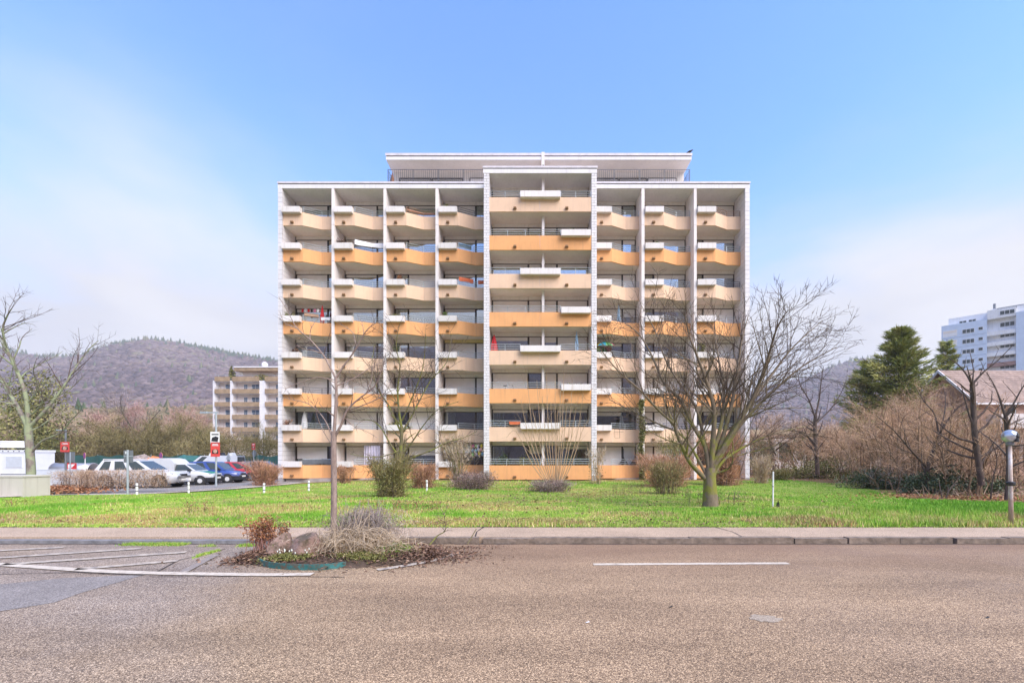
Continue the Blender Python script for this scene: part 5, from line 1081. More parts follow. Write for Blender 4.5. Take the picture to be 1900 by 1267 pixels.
def poster(o, xc, zc, wd, h, y, kind, nm='poster'):
    p = MB().box(xc - wd/2, xc + wd/2, y, y + 0.012, zc - h/2, zc + h/2).build(nm, M['poster_red'] if kind == 'r' else M['sign_white'], o, local=True)
    if kind == 'r':
        for k, (a, b) in enumerate(((0.36, 0.30), (0.28, 0.34))): MB().box(xc - wd*b, xc + wd*b, y - 0.004, y - 0.001, zc + h*(a - 0.025), zc + h*(a + 0.025)).build('lettering_strip', M['sign_white'], p, local=True)
        MB().disc_y(xc, zc - h*0.12, wd*0.22, y - 0.003, y - 0.001, 16).build('portrait', M['skin'], p, local=True); MB().prism_y([(xc + wd*0.34*math.cos(a*0.3142), zc - h*0.16 + wd*0.30*math.sin(a*0.3142)) for a in range(0, 11)] + [(xc - wd*0.34, zc - h*0.3), (xc + wd*0.34, zc - h*0.3)], y - 0.0008, y - 0.0002).build('portrait_hair', M['black_trim'], p, local=True)
    else:
        MB().prism_y([(xc - wd*0.4, zc - h*0.3), (xc + wd*0.3, zc - h*0.36), (xc + wd*0.4, zc + h*0.02), (xc + wd*0.1, zc + h*0.12), (xc - wd*0.3, zc)], y - 0.004, y - 0.001).build('dark_motif', M['black_trim'], p, local=True); MB().box(xc - wd*0.35, xc + wd*0.4, y - 0.004, y - 0.001, zc + h*0.22, zc + h*0.32).build('lettering_strip', M['black_trim'], p, local=True); MB().box(xc - wd*0.45, xc + wd*0.45, y - 0.004, y - 0.001, zc - h*0.48, zc - h*0.40).build('lettering_strip', M['poster_red'], p, local=True)
o = thing('lamp_post', 'street lamp pole carrying a white poster above a red poster by the cars', 'lamp post', (gx(401, 27.8), 27.8, -0.05)); pole(o, 4.4, 0.055); poster(o, -0.02, 2.86, 0.56, 0.72, -0.08, 'w'); poster(o, 0.0, 2.14, 0.56, 0.72 + 0.16, -0.08, 'r'); MB().box(-0.7, 0.10, -0.04, 0.04, 4.36, 4.44).build('lamp_arm', M['galv'], o, local=True); MB().prism_y([(-0.95, 4.34), (-0.5, 4.34), (-0.55, 4.46), (-0.9, 4.44)], -0.09, 0.09).build('lamp_head', M['galv'], o, local=True)
o = thing('lamp_post', 'pole with a red poster above grey sign backs beside the lichen tree', 'lamp post', (gx(122, 29), 29, LOTZ)); pole(o, 3.6, 0.055, 'sign_back'); poster(o, 0.02, 2.52, 0.58, 0.64, -0.08, 'r'); MB().box(0.08, 0.58, 0.0, 0.015, 1.55, 2.2).build('sign_plate', M['sign_back'], o, local=True); MB().cyl((0.30, -0.02, 0), (0.30, -0.02, 2.2), 0.03, 8).build('second_pole', M['galv'], o, local=True); MB().box(-0.6, 0.05, -0.03, 0.03, 3.56, 3.62).build('lamp_arm', M['galv'], o, local=True)
o = thing('warning_sign', 'grey back of a triangular sign behind the red car', 'road sign', (gx(423, 40), 40, LOTZ), R(-25)); pole(o, 2.0, 0.03); zc = gz(846, 40) - LOTZ; MB().prism_y([(-0.36, zc - 0.28), (0.36, zc - 0.28), (0.0, zc + 0.36)], 0.035, 0.05).build('sign_plate', mat('sign_back_pale', (0.45, 0.48, 0.50), 0.5, 0.1), o, local=True); MB().box(-0.2, 0.2, 0.036, 0.048, zc - 0.55, zc - 0.30).build('lower_plate', M['sign_back'], o, local=True)
o = thing('sign_post', 'distant pole with a small red poster over a round grey sign', 'sign post', (gx(471, 45), 45, LOTZ), R(-20)); pole(o, gz(818, 45), 0.035); poster(o, 0, gz(828, 45) - LOTZ, 0.46, 0.62, -0.05, 'r'); MB().disc_y(0, gz(841, 45) - LOTZ, 0.30, 0.036, 0.05, 18).build('sign_disc', M['sign_back'], o, local=True)
# concrete box
mt = render_mat('grit_bin_concrete', (0.55, 0.52, 0.45), (0.33, 0.29, 0.24), 0.6)
o = thing('grit_bin', 'pale concrete box with a round sticker at the left edge of the lawn', 'concrete box', (-22.6, 19.1, -0.06)); m = MB(); m.box(-1.9, 1.72, -0.5, 0.55, 0.05, 0.86); m.build('box', mt, o, local=True); MB().box(-1.93, 1.745, -0.52, 0.57, 0.865, 0.93).build('lid', mt, o, local=True); MB().box(-1.8, 1.6, -0.4, 0.45, -0.05, 0.045).build('base', M['dark'], o, local=True); MB().box(0.62, 0.632, -0.504, -0.499, 0.06, 0.86).build('joint', M['dark'], o, local=True)
s = MB().disc_y(0.14, 0.58, 0.15, -0.508, -0.5005, 20).build('sticker', M['sign_white'], o, local=True); MB().disc_y(0.14, 0.60, 0.09, -0.512, -0.5085, 20).build('sticker_ring', M['sign_red'], s, local=True); MB().disc_y(0.14, 0.60, 0.06, -0.516, -0.5125, 20).build('sticker_field', M['sign_blue'], s, local=True)
# electrical cabinets
M['cab'] = mat('cabinet_grey_white', (0.66, 0.68, 0.70), 0.5, 0.06, 3)
def cabinet(label, x0, x1, y0, y1, h, doors):
    o = thing('utility_cabinet', label, 'cabinet', ((x0+x1)/2, y0, LOTZ), 0, 'utility cabinets behind the concrete box'); wd = x1 - x0; MB().box(-wd/2, wd/2, 0, y1-y0, 0.06, h).build('housing', M['cab'], o, local=True); MB().box(-wd/2 - 0.02, wd/2 + 0.02, -0.02, y1-y0 + 0.02, h + 0.001, h + 0.04).build('roof', M['cab'], o, local=True); MB().box(-wd/2 + 0.02, wd/2 - 0.02, 0.02, y1-y0, -0.05, 0.059).build('base', M['plinth'], o, local=True)
    for k in range(doors):
        a = -wd/2 + wd*k/doors + 0.03; b = -wd/2 + wd*(k+1)/doors - 0.03; d = MB().box(a, b, -0.014, -0.001, 0.10, h - 0.03).build('door', M['cab'], o, local=True); MB().box(b - 0.09, b - 0.05, -0.03, -0.0145, h*0.5, h*0.5 + 0.12).build('handle', M['black_trim'], d, local=True)
cabinet('small white utility cabinet right of the lichen tree trunk', -31.8, -31.1, 29, 29.4, 0.62, 1); cabinet('wide white utility cabinet behind the small one', -33.4, -30.9, 30.5, 31, 1.0, 2)
# site cabin
M['cabin'] = mat('site_cabin_white', (0.70, 0.71, 0.74), 0.5, 0.06, 1.5); M['blind'] = mat('blind_grey', (0.52, 0.55, 0.58), 0.6, 0.06)
o = thing('site_cabin', 'white site cabin with grey blinds at the left edge of the car park', 'site cabin', (-54.0, 46, LOTZ)); m = MB(); m.box(-6, 3.05, 0, 2.4, 0.15, 2.35); m.build('wall', M['cabin'], o, local=True); MB().box(-6.05, 3.1, -0.06, 2.46, 2.352, 2.58).build('roof_rim', M['cabin'], o, local=True); MB().box(-5.9, 2.95, 0.1, 2.3, 0, 0.149).build('base', M['dark'], o, local=True)
for x in (-6.05, -0.1, 2.92): MB().box(x, x + 0.18, -0.05, 0.0, 0.1, 2.35).build('corner_post', M['cabin'], o, local=True)
for x in (-5.2, -2.6, 0.7):
    f_ = MB().box(x - 0.06, x + 1.66, -0.03, -0.001, 0.78, 1.98).build('window', M['frame_white'], o, local=True); MB().box(x, x + 1.6, -0.05, -0.0305, 0.84, 1.92).build('blind', M['blind'], f_, local=True)
for x in np.arange(-5.7, 3.0, 0.55): MB().box(x, x + 0.10, -0.072, -0.0605, 2.40, 2.50).build('drain_slot', M['dark'], o, local=True)
o = thing('hose_coil', 'white hose coiled on the roof of the site cabin', 'hose', (gx(8, 46.6), 47.0, 2.56)); 
for k in range(4):
    m = MB(); m.tube([(1.6*math.cos(a*0.314), 0.6*math.sin(a*0.314), 0.10 + 0.17*k) for a in range(21)], 0.085, 6); m.build('hose_loop', M['sign_white'], o, local=True)
# pipes, K sign, rubble, tarps, screens
mp_ = mat('galvanised_duct', (0.42, 0.41, 0.43), 0.35, 0.25, 3, metal=0.55, stretch=(0.3, 1, 4))
def pipe(label, x0, x1, y, r, mtl=mp_):
    o = thing('pipe', label, 'pipe', ((x0+x1)/2, y, LOTZ), 0, 'large pipes stored in the car park'); L = (x1-x0)/2; n = 24; m = MB(); P = [(-L, r), (L, r), (L, r*0.94), (-L, r*0.94)]
    for (xa, ra) in P: m.v += [(xa, ra*math.cos(6.283*k/n), r + ra*math.sin(6.283*k/n)) for k in range(n)]
    for i in range(4):
        for k in range(n): m.f.append((i*n+k, i*n+(k+1) % n, ((i+1) % 4)*n+(k+1) % n, ((i+1) % 4)*n+k))
    m.build('shell', mtl, o, smooth=True, local=True)
    for x in (-L + 0.05, L - 0.1, 0): m = MB(); m.tube([(x, (r+0.02)*math.cos(6.283*k/n), r + (r+0.02)*math.sin(6.283*k/n)) for k in range(n+1)], 0.03, 5, cap=False); m.build('hoop', mtl, o, local=True)
pipe('large grey metal pipe lying behind the red square sign', gx(92, 40), gx(165, 40), 40.5, 0.66); pipe('pale concrete pipe by the green screen above the red car', gx(426, 50), gx(450, 50), 50, 0.5, M['planter']); pipe('pale concrete pipe by the green screen behind the grey car', gx(455, 51), gx(482, 51), 51, 0.52, M['planter'])
o = thing('advert_panel', 'red square panel with a white angular letter in front of the grey pipe', 'sign', (gx(133, 38), 38, LOTZ)); zc = gz(869, 38) - LOTZ; p_ = MB().box(-0.40, 0.40, -0.012, 0.012, zc - 0.46, zc + 0.46).build('panel', M['sign_red'], o, local=True)
for q in ([(-0.30, zc - 0.30), (-0.30, zc + 0.02), (-0.04, zc + 0.02), (-0.04, zc - 0.30)], [(-0.30, zc + 0.06), (-0.30, zc + 0.36), (-0.04, zc + 0.36), (-0.04, zc + 0.06)], [(0.0, zc + 0.06), (0.0, zc + 0.36), (0.30, zc + 0.36)], [(0.0, zc + 0.0), (0.30, zc - 0.30), (0.0, zc - 0.30)]): MB().prism_y(q, -0.018, -0.0125).build('letter_piece', M['sign_white'], p_, local=True)
MB().box(-0.30, 0.30, -0.018, -0.0125, zc - 0.43, zc - 0.36).build('letter_piece', M['sign_white'], p_, local=True)
for x in (-0.34, 0.34): MB().box(x - 0.025, x + 0.025, 0.013, 0.06, -0.05, zc + 0.4).build('leg', M['galv'], o, local=True)
def heap(nm, label, cat, x, y, sx, sy, sz, mtl, seed, sub=3, rough=0.35):
    import bmesh
    bm = bmesh.new(); bmesh.ops.create_icosphere(bm, subdivisions=sub, radius=1.0)
    for v in bm.verts: v.co *= 1 + rough * mnoise.noise(v.co * 2.3 + Vector((seed, 0, 0))) + rough * 0.4 * mnoise.noise(v.co * 6 + Vector((seed, 0, 0))); v.co = Vector((v.co.x*sx, v.co.y*sy, max(v.co.z, -0.05)*sz))
    me = bpy.data.meshes.new(nm); bm.to_mesh(me); bm.free(); me.materials.append(mtl); o = bpy.data.objects.new(nm, me); COL.objects.link(o); o.location = (x, y, LOTZ); return tag(o, label, cat)
heap('rubble_heap', 'grey-brown heap of rubble behind the white sports utility car', 'heap', gx(255, 50), 50, 3.6, 1.6, 1.75, mat('rubble', (0.30, 0.24, 0.21), 0.9, 0.5, 3, 0.8, 8), 2); heap('tarpaulin', 'orange tarpaulin over a pile right of the rubble heap', 'tarpaulin', gx(292, 51), 50.5, 1.2, 1.0, 1.85, mat('tarp_orange', (0.62, 0.20, 0.06), 0.5, 0.2, 2), 4, 3, 0.25); heap('tarpaulin', 'dark green tarpaulin heap at the back of the car park', 'tarpaulin', gx(355, 54), 54, 3.4, 1.2, 1.95, mat('tarp_green', (0.035, 0.13, 0.11), 0.55, 0.25, 2), 6, 3, 0.25)
o = thing('skip', 'low rust-red skip behind the brown twig hedge', 'skip', (gx(175, 43), 43, LOTZ)); m = MB(); m.prism_y([(-3.2, 0.05), (3.2, 0.05), (3.6, 0.95), (-3.6, 0.95)], 0, 1.8); m.build('body', mat('skip_red', (0.36, 0.09, 0.06), 0.6, 0.3, 2), o, local=True); MB().box(-3.65, 3.65, -0.05, 0.0, 0.9, 1.0).build('rim', M['rail_rust'], o, local=True)
# pallets
pm = mat('pallet_wood', (0.42, 0.30, 0.18), 0.85, 0.25, 5)
for q, (px, lab) in enumerate(((178, 'stack of wooden pallets right of the grey pipe'), (212, 'second stack of wooden pallets near the rubble heap'))):
    o = thing('pallet_stack', lab, 'pallets', (gx(px, 46), 46, LOTZ))
    for k in range(6): MB().box(-0.6, 0.6, 0, 0.8, 0.17*k + 0.10, 0.17*k + 0.15).build('deck', pm, o, local=True); 
    for k in range(6):
        for xx in (-0.55, 0, 0.55): MB().box(xx - 0.05, xx + 0.05, 0.02, 0.78, 0.17*k - 0.02, 0.17*k + 0.099).build('block', pm, o, local=True)
# green screen fence
gm = mat('screen_green', (0.025, 0.085, 0.075), 0.7, 0.3, 1.2, stretch=(1, 1, 0.3))
fen = thing('screen_fence', 'dark green mesh screen fence along the back of the car park', 'fence', (gx(300, 58), 58, LOTZ)); x = gx(130, 58); k = 0
while x < gx(530, 58):
    me = MB(); n = 8; xb = x + 3.4
    for i in range(n): a, b = x + (xb - x) * i/n, x + (xb - x)*(i+1)/n; me.poly([(a, 58 + 0.06*math.sin(a*3), 0.05), (b, 58 + 0.06*math.sin(b*3), 0.05), (b, 58 + 0.06*math.sin(b*3 + 0.5), 1.75 + 0.12*math.sin(k*2.1 + i)), (a, 58 + 0.06*math.sin(a*3 + 0.5), 1.75 + 0.12*math.sin(k*2.1 + i - 1 if i else k*2.1 - 1))])
    me.build('screen_panel', gm, fen); MB().cyl((x, 58.08, -0.05), (x, 58.08, 1.95), 0.03, 6).build('post', M['galv'], fen); x = xb + 0.02; k += 1
# mesh barrier panels with white rails
for k, (px, lab) in enumerate(((215, 'white pipe barrier left of the rubble heap'), (262, 'white pipe barrier in front of the rubble heap'))):
    y = 44; x = gx(px, y); o = thing('barrier', lab, 'barrier', (x, y, LOTZ)); m = MB(); m.tube([(-1.2, 0, 0), (-1.2, 0, 1.65), (1.2, 0, 1.65), (1.2, 0, 0)], 0.035, 6); m.build('frame', M['sign_white'], o, local=True)
    for zz in (0.4, 0.8, 1.2): MB().cyl((-1.2, 0, zz), (1.2, 0, zz), 0.015, 5).build('rail', M['sign_white'], o, local=True)
# twig hedge in front of the cars
def hedge(label, x0, x1, y0, y1, h, n, mtl, seed, stem_m):
    rn = np.random.default_rng(seed); rq = random.Random(seed); o = thing('hedge', label, 'hedge', ((x0+x1)/2, (y0+y1)/2, LOTZ)); m = MB()
    for i in range(int((x1-x0) * 14)):
        x = rq.uniform(x0, x1); y = y0 + (y1-y0)*(x-x0)/(x1-x0) + rq.gauss(0, 0.18); m.tube([(x, y, -0.05), (x + rq.gauss(0, 0.1), y + rq.gauss(0, 0.1), h*0.5), (x + rq.gauss(0, 0.2), y + rq.gauss(0, 0.15), h*rq.uniform(0.7, 1.05))], [0.012, 0.009, 0.004], 4, cap=False)
    m.build('stems', stem_m, o, kind='stuff'); X = rn.uniform(x0, x1, n); Y = y0 + (y1-y0)*(X-x0)/(x1-x0) + rn.normal(0, 0.24, n); Z = rn.random(n) ** 0.8 * h * 0.95; D = unit(rn.normal(size=(n, 3)) * np.array([0.7, 0.7, 0.5]) + np.array([0, 0, 0.6]))
    V = slivers(np.stack([X, Y, Z], -1), D, rn.uniform(0.08, 0.28, n), 0.006, rn); raw('twigs', V, np.arange(3*n), mtl, o, np.repeat(np.clip(rn.normal(0.5, 0.25, n), 0, 1), 3), kind='stuff'); return o
hedge('brown twig hedge in front of the white sports utility car', -23.8, -19.9, 23.8, 24.6, 0.95, 6500, M['tw_brown'], 2, M['bark_dark'])
hedge('low brown twig bush between the utility cabinets and the hedge', -26.4, -24.3, 25.2, 25.2, 0.85, 2600, M['tw_brown'], 3, M['bark_dark'])
# globe lamp on a weathered post
o = thing('globe_lamp', 'weathered post lamp with a clear round globe at the right edge of the grass', 'lamp', (gx(1876, 10.25), 10.25, 0.10)); o.scale = (0.945,) * 3; m = MB(); m.tube([(0, 0, -0.1), (-0.01, 0, 0.9), (-0.03, 0, 1.93)], [0.048, 0.042, 0.036], 12); m.build('post', bark('peeling_post', (0.30, 0.20, 0.14), (0.55, 0.46, 0.40), (0.60, 0.58, 0.58), 0.3, 6), o, smooth=True, local=True)
MB().lathe([(0.055, 0.95), (0.085, 0.97), (0.085, 1.03), (0.055, 1.05)], -0.012, 0, 14).build('collar', M['black_trim'], o, local=True); MB().lathe([(0.045, 1.90), (0.075, 1.92), (0.08, 1.97), (0.06, 1.99)], -0.03, 0, 14).build('socket', M['sign_back'], o, local=True)
gm_ = bpy.data.materials.new('acrylic_globe'); t, bs, _ = nodes(gm_); link(t, ramp(t, noise(t, posn(t), 6, 4), [(0.35, (0.35, 0.38, 0.42)), (0.65, (0.62, 0.66, 0.72))]), bs.inputs['Base Color']); bs.inputs['Roughness'].default_value = 0.06; bs.inputs['Metallic'].default_value = 0.55
MB().lathe([(0.02, 1.975)] + [(0.155*math.sin(a*math.pi/14), 2.125 - 0.155*math.cos(a*math.pi/14)) for a in range(2, 14)] + [(0.01, 2.28)], -0.03, 0, 24).build('globe', gm_, o, smooth=True, local=True); MB().lathe([(0.05, 1.99), (0.04, 2.08), (0.055, 2.12), (0.03, 2.2)], -0.0, -0.125, 10).build('bracket_or_reflection', M['black_trim'], o, local=True)  # dark piece on the globe's front models a figure reflected in it
# ------------------------------------------------------------------ surroundings
# house with a gable, far right
HX, HY = 41.0, 42.0
M['brick'] = mat('pinkish_brick', (0.46, 0.29, 0.22), 0.9, 0.2, 2, 0.3, 25); M['roof_tile'] = mat('roof_tile_brown', (0.30, 0.215, 0.175), 0.8, 0.3, 1.5); M['house_white'] = render_mat('house_white', (0.72, 0.68, 0.66), (0.5, 0.46, 0.42), 0.4); M['barge'] = mat('barge_board', (0.76, 0.74, 0.75), 0.5, 0.06)
hs = thing('gabled_house', 'pink-brick house with a brown tiled gable roof behind the thicket', 'house', (HX, HY, 0)); YB = 48.7; ZE, ZR = 7.0, 10.1; YM = (HY + YB) / 2
m = MB(); n0 = 0
m.v = [(HX, HY, -0.5), (HX, YB, -0.5), (HX, YB, ZE), (HX, YM, ZR - 0.1), (HX, HY, ZE), (HX + 26, HY, -0.5), (HX + 26, YB, -0.5), (HX + 26, YB, ZE), (HX + 26, YM, ZR - 0.1), (HX + 26, HY, ZE)]
m.f = [(0, 4, 3, 2, 1), (5, 6, 7, 8, 9), (0, 5, 9, 4), (1, 2, 7, 6)]; m.build('wall', M['brick'], hs)
sl_ = (ZR - ZE) / (YM - HY)
def slope(y): return ZR - abs(y - YM) * sl_
rf = MB(); x0, x1 = HX - 0.7, HX + 27
rf.v = [(x0, HY - 0.6, slope(HY - 0.6) + 0.02), (x1, HY - 0.6, slope(HY - 0.6) + 0.02), (x1, YM, ZR + 0.02), (x0, YM, ZR + 0.02), (x0, YB + 0.6, slope(YB + 0.6) + 0.02), (x1, YB + 0.6, slope(YB + 0.6) + 0.02)]; rf.v += [(a, b, c + 0.12) for a, b, c in rf.v]
rf.f = [(0, 3, 2, 1), (3, 4, 5, 2), (6, 7, 8, 9), (9, 8, 11, 10), (0, 1, 7, 6), (4, 10, 11, 5), (0, 6, 9, 3), (3, 9, 10, 4)]; rfo = rf.build('roof', M['roof_tile'], hs)
m = MB(); rows = 16                                     # tile courses standing proud of the slope
for r in range(rows):
    ya = HY - 0.62 + (YM - HY + 0.6) * r / rows; yb = ya + (YM - HY + 0.6) / rows * 1.02
    for c in range(38):
        xa = x0 + c * 0.42 + (0.21 if r % 2 else 0); m.v += [(xa, ya, slope(ya) + 0.19), (xa + 0.40, ya, slope(ya) + 0.19), (xa + 0.40, yb, slope(yb) + 0.15), (xa, yb, slope(yb) + 0.15), (xa, ya, slope(ya) + 0.14), (xa + 0.40, ya, slope(ya) + 0.14)]; k = len(m.v) - 6; m.f += [(k, k+1, k+2, k+3), (k+4, k+5, k+1, k)]
m.build('roof_tiles', M['roof_tile'], rfo, kind='stuff')
for ya, yb in ((HY - 0.62, YM), (YM, YB + 0.62)): m = MB(); m.v = [(x0 - 0.03, ya, slope(ya) - 0.10), (x0 - 0.03, yb, slope(yb) - 0.10), (x0 - 0.03, yb, slope(yb) + 0.2), (x0 - 0.03, ya, slope(ya) + 0.2)]; m.v += [(a + 0.08, b, c) for a, b, c in m.v]; m.f = [(0, 1, 2, 3), (4, 7, 6, 5), (0, 4, 5, 1), (2, 6, 7, 3), (0, 3, 7, 4), (1, 5, 6, 2)]; m.build('barge_board', M['barge'], hs)
MB().box(x0, x1, HY - 0.72, HY - 0.62, slope(HY - 0.6) - 0.06, slope(HY - 0.6) + 0.10).build('gutter', M['barge'], hs)
MB().box(HX + 0.8, HX + 14, HY - 1.3, HY - 0.002, 4.6, 5.5).build('balcony', M['house_white'], hs); MB().box(HX + 0.8, HX + 14, HY - 1.32, HY - 1.22, 4.2, 4.55).build('balcony_rail', M['house_white'], hs); MB().box(HX + 0.9, HX + 13.8, HY - 0.01, HY - 0.002, 1.4, 4.1).build('wall_panel', M['house_white'], hs)
for x in (HX + 2, HX + 5.2, HX + 8.5):
    f_ = MB().box(x, x + 1.5, HY - 0.05, HY - 0.012, 5.52, 6.7).build('window', M['frame_white'], hs); MB().box(x + 0.08, x + 1.42, HY - 0.06, HY - 0.051, 5.6, 6.62).build('pane', M['glass_car'], f_)
# blue and white tower, rotated towards the left
TW = thing('tower_block', 'light blue and white tower block above the trees at the right edge', 'apartment block', (117, 129, 0), math.atan2(-11, 10)); M['tw_blue'] = render_mat('tower_blue', (0.60, 0.68, 0.80), (0.50, 0.56, 0.66), 0.3); M['tw_white'] = render_mat('tower_white', (0.80, 0.79, 0.79), (0.45, 0.43, 0.42), 0.6); M['tw_rust'] = mat('tower_redbrown', (0.33, 0.20, 0.17), 0.85, 0.15)
MB().box(-1.0, 8.2, 0, 14, 0, 38.8).build('blue_wing', M['tw_blue'], TW, local=True); MB().box(8.205, 13.6, 1.2, 14, 0, 38.6).build('white_bay', M['tw_white'], TW, local=True); MB().box(13.605, 26, -0.1, 14, 0, 39.4).build('blue_wing', M['tw_blue'], TW, local=True)
MB().box(0.3, 13.5, 2.2, 13, 38.81, 41.0).build('penthouse', M['tw_white'], TW, local=True); MB().box(8.25, 13.58, 0.0, 2.1, 38.61, 41.0).build('penthouse_bay', M['tw_white'], TW, local=True); MB().box(13.7, 26, 1.0, 13, 39.41, 41.2).build('penthouse_wing', M['tw_white'], TW, local=True); MB().box(10.0, 15, 2.5, 3.5, 41.21, 41.8).build('roof_unit', M['sign_back'], TW, local=True); c_ = MB().box(8.9, 10.3, 3, 4.4, 41.01, 41.9).build('lift_house', M['tw_white'], TW, local=True); MB().cyl((9.5, 3.6, 41.9), (9.5, 3.6, 43.4), 0.28, 8).build('vent_stack', M['sign_back'], c_, local=True)
def tw_win(x, z, wd, h, y=-0.05, mt='frame_white'):
    f_ = MB().box(x, x + wd, y, y + 0.048, z, z + h).build('window', M[mt], TW, local=True); n = max(1, round(wd / 0.9)); 
    for i in range(n): MB().box(x + 0.1 + (wd - 0.1)*i/n, x + (wd - 0.1)*(i+1)/n, y - 0.012, y - 0.001, z + 0.12, z + h - 0.12).build('pane', M['glass_car'], f_, local=True)
for k in range(7):
    z = 35.7 - 2.8 * k; tw_win(3.3, z, 2.5, 1.25); tw_win(6.5, z + 0.35, 1.0, 0.95); tw_win(10.6, z + 0.5, 2.8, 1.3, 1.15)
    MB().box(8.21, 13.59, 0.0, 1.19, z - 1.55, z - 0.55).build('balcony', M['tw_rust'] if k == 3 else M['tw_white'], TW, local=True); MB().box(-0.9, 8.1, -0.012, -0.001, z - 0.72, z - 0.66).build('joint', M['sign_back'], TW, local=True)
    r_ = MB().box(-0.7, 2.3, -0.03, -0.001, z - 0.2, z + 1.5).build('loggia', M['tw_white'], TW, local=True); MB().box(-0.6, 2.2, -0.045, -0.0305, z + 0.75, z + 1.45).build('loggia_opening', M['soffit'], r_, local=True)
tw_win(10.6, 39.2, 2.8, 1.2, -0.052); tw_win(2.5, 39.0, 1.6, 0.9, 2.14); tw_win(4.4, 39.0, 1.6, 0.9, 2.14)
# brown and white balcony block behind the car park
LB = thing('balcony_block', 'pinkish-white block with brown balcony bands behind the car park', 'apartment block', (gx(455, 98), 98, 0)); YL = 98.0; M['glass_painted_sky'] = mat('pane_painted_sky', (0.13, 0.18, 0.26), 0.1, 0.3, 0.8); M['pinkwall'] = render_mat('pinkish_wall', (0.86, 0.77, 0.73), (0.55, 0.47, 0.45), 0.4); M['brownband'] = mat('brown_band', (0.33, 0.235, 0.15), 0.9, 0.25, 1.2, 0.3, 12); M['lbwhite'] = mat('white_column', (0.74, 0.72, 0.74), 0.7, 0.08)  # bluish pane colour has the sky's reflection painted in
X0, X1 = gx(396, YL), gx(560, YL); MB().box(X0, X1, YL + 1.3, YL + 12, -0.5, 18.2).build('wall', M['pinkwall'], LB)
for a, b in ((395.5, 400), (427.5, 432.5), (482, 493)): MB().box(gx(a, YL), gx(b, YL), YL - 0.1, YL + 1.295, -0.5, 18.0).build('column', M['lbwhite'], LB)
secs = ((400, 427.5), (432.5, 482), (493, 560)); BZ = [gz(y_, YL) for y_ in (707.5, 730, 754, 777.5, 800.5, 824)]
for i, zb_ in enumerate(BZ):
    for (a, b) in secs:
        xa, xb = gx(a, YL) + 0.003, gx(b, YL) - 0.003; MB().box(xa, xb, YL - 0.35, YL - 0.15, zb_, zb_ + 0.95).build('balcony_band', M['brownband'], LB); MB().box(xa, xb, YL - 0.148, YL + 1.29, zb_, zb_ + 0.2).build('balcony_floor', M['lbwhite'], LB)
        for xx in (0.25, 0.75): MB().box(xa + (xb-xa)*xx - 0.03, xa + (xb-xa)*xx + 0.03, YL - 0.28, YL - 0.22, zb_ + 0.951, zb_ + 1.3).build('rail_post', M['rail'], LB)
        MB().box(xa, xb, YL - 0.27, YL - 0.23, zb_ + 1.3, zb_ + 1.34).build('rail', M['rail'], LB)
    if i:
        for px, wd in ((411, 1.7), (446, 0.8), (460.5, 2.4), (506, 1.4)):
            x = gx(px, YL); f_ = MB().box(x, x + wd, YL + 1.22, YL + 1.298, zb_ + 0.95, zb_ + 2.15).build('window', M['frame_white'], LB); nn_ = max(2, round(wd/0.8))
            for q in range(nn_): MB().box(x + 0.07 + (wd-0.07)*q/nn_, x + (wd-0.07)*(q+1)/nn_, YL + 1.20, YL + 1.219, zb_ + 1.02, zb_ + 2.08).build('pane', M['glass_painted_sky'], f_)
MB().box(gx(437, YL), X1, YL + 2.5, YL + 11, 18.2, 20.2).build('penthouse', M['pinkwall'], LB); MB().box(gx(432, YL), X1 + 0.5, YL + 0.4, YL + 12, 20.2, 20.9).build('penthouse_roof', M['brownband'], LB); MB().box(gx(432, YL) - 0.05, X1 + 0.5, YL + 0.3, YL + 12, 20.905, 21.15).build('roof_edge', M['lbwhite'], LB); MB().lathe([(0.5, 21.15), (0.5, 21.9), (0.62, 22.0), (0.62, 22.5), (0.3, 22.8)], gx(471, YL), YL + 4, 10).build('chimney', M['lbwhite'], LB)
leafmass('roof_shrub', 'ochre shrub on the roof terrace of the brown-banded block', 'shrub', gx(430, 98.6), 98.8, 18.2, 0.75, 0.6, 2.9, 700, 0.16, M['lf_olive'], 9); leafmass('roof_shrub', 'low planting along the terrace edge of the brown-banded block', 'shrub', gx(485, 98.6), 98.6, 18.2, 2.2, 0.5, 1.1, 700, 0.14, M['lf_olive'], 10)
# low flat-roofed building behind the right thicket
lo = thing('low_building', 'long low beige building with a flat roof behind the right thicket', 'building', (gx(1500, 62), 62, 0)); a, b = gx(1395, 62), gx(1640, 62); MB().box(a, b, 62, 70, -0.5, 4.6).build('wall', M['pinkwall'], lo); MB().box(a - 0.4, b + 0.4, 61.4, 70.4, 4.605, 5.3).build('roof_fascia', mat('ochre_fascia', (0.44, 0.36, 0.24), 0.85, 0.15), lo); MB().box(a - 0.3, b + 0.3, 61.5, 70.3, 5.305, 5.6).build('roof_edge', M['sign_back'], lo)
for i in range(7):
    x = a + 1.2 + i * 2.5; f_ = MB().box(x, x + 1.9, 61.94, 61.998, 1.2, 3.6).build('window', M['frame'], lo); MB().box(x + 0.1, x + 1.8, 61.92, 61.939, 1.3, 3.5).build('pane', M['glass_car'], f_)
for i in range(3): x = gx(1440 + i*55, 61.3); MB().box(x - 0.12, x + 0.12, 61.45, 61.65, -0.3, 4.6).build('column', M['house_white'], lo)

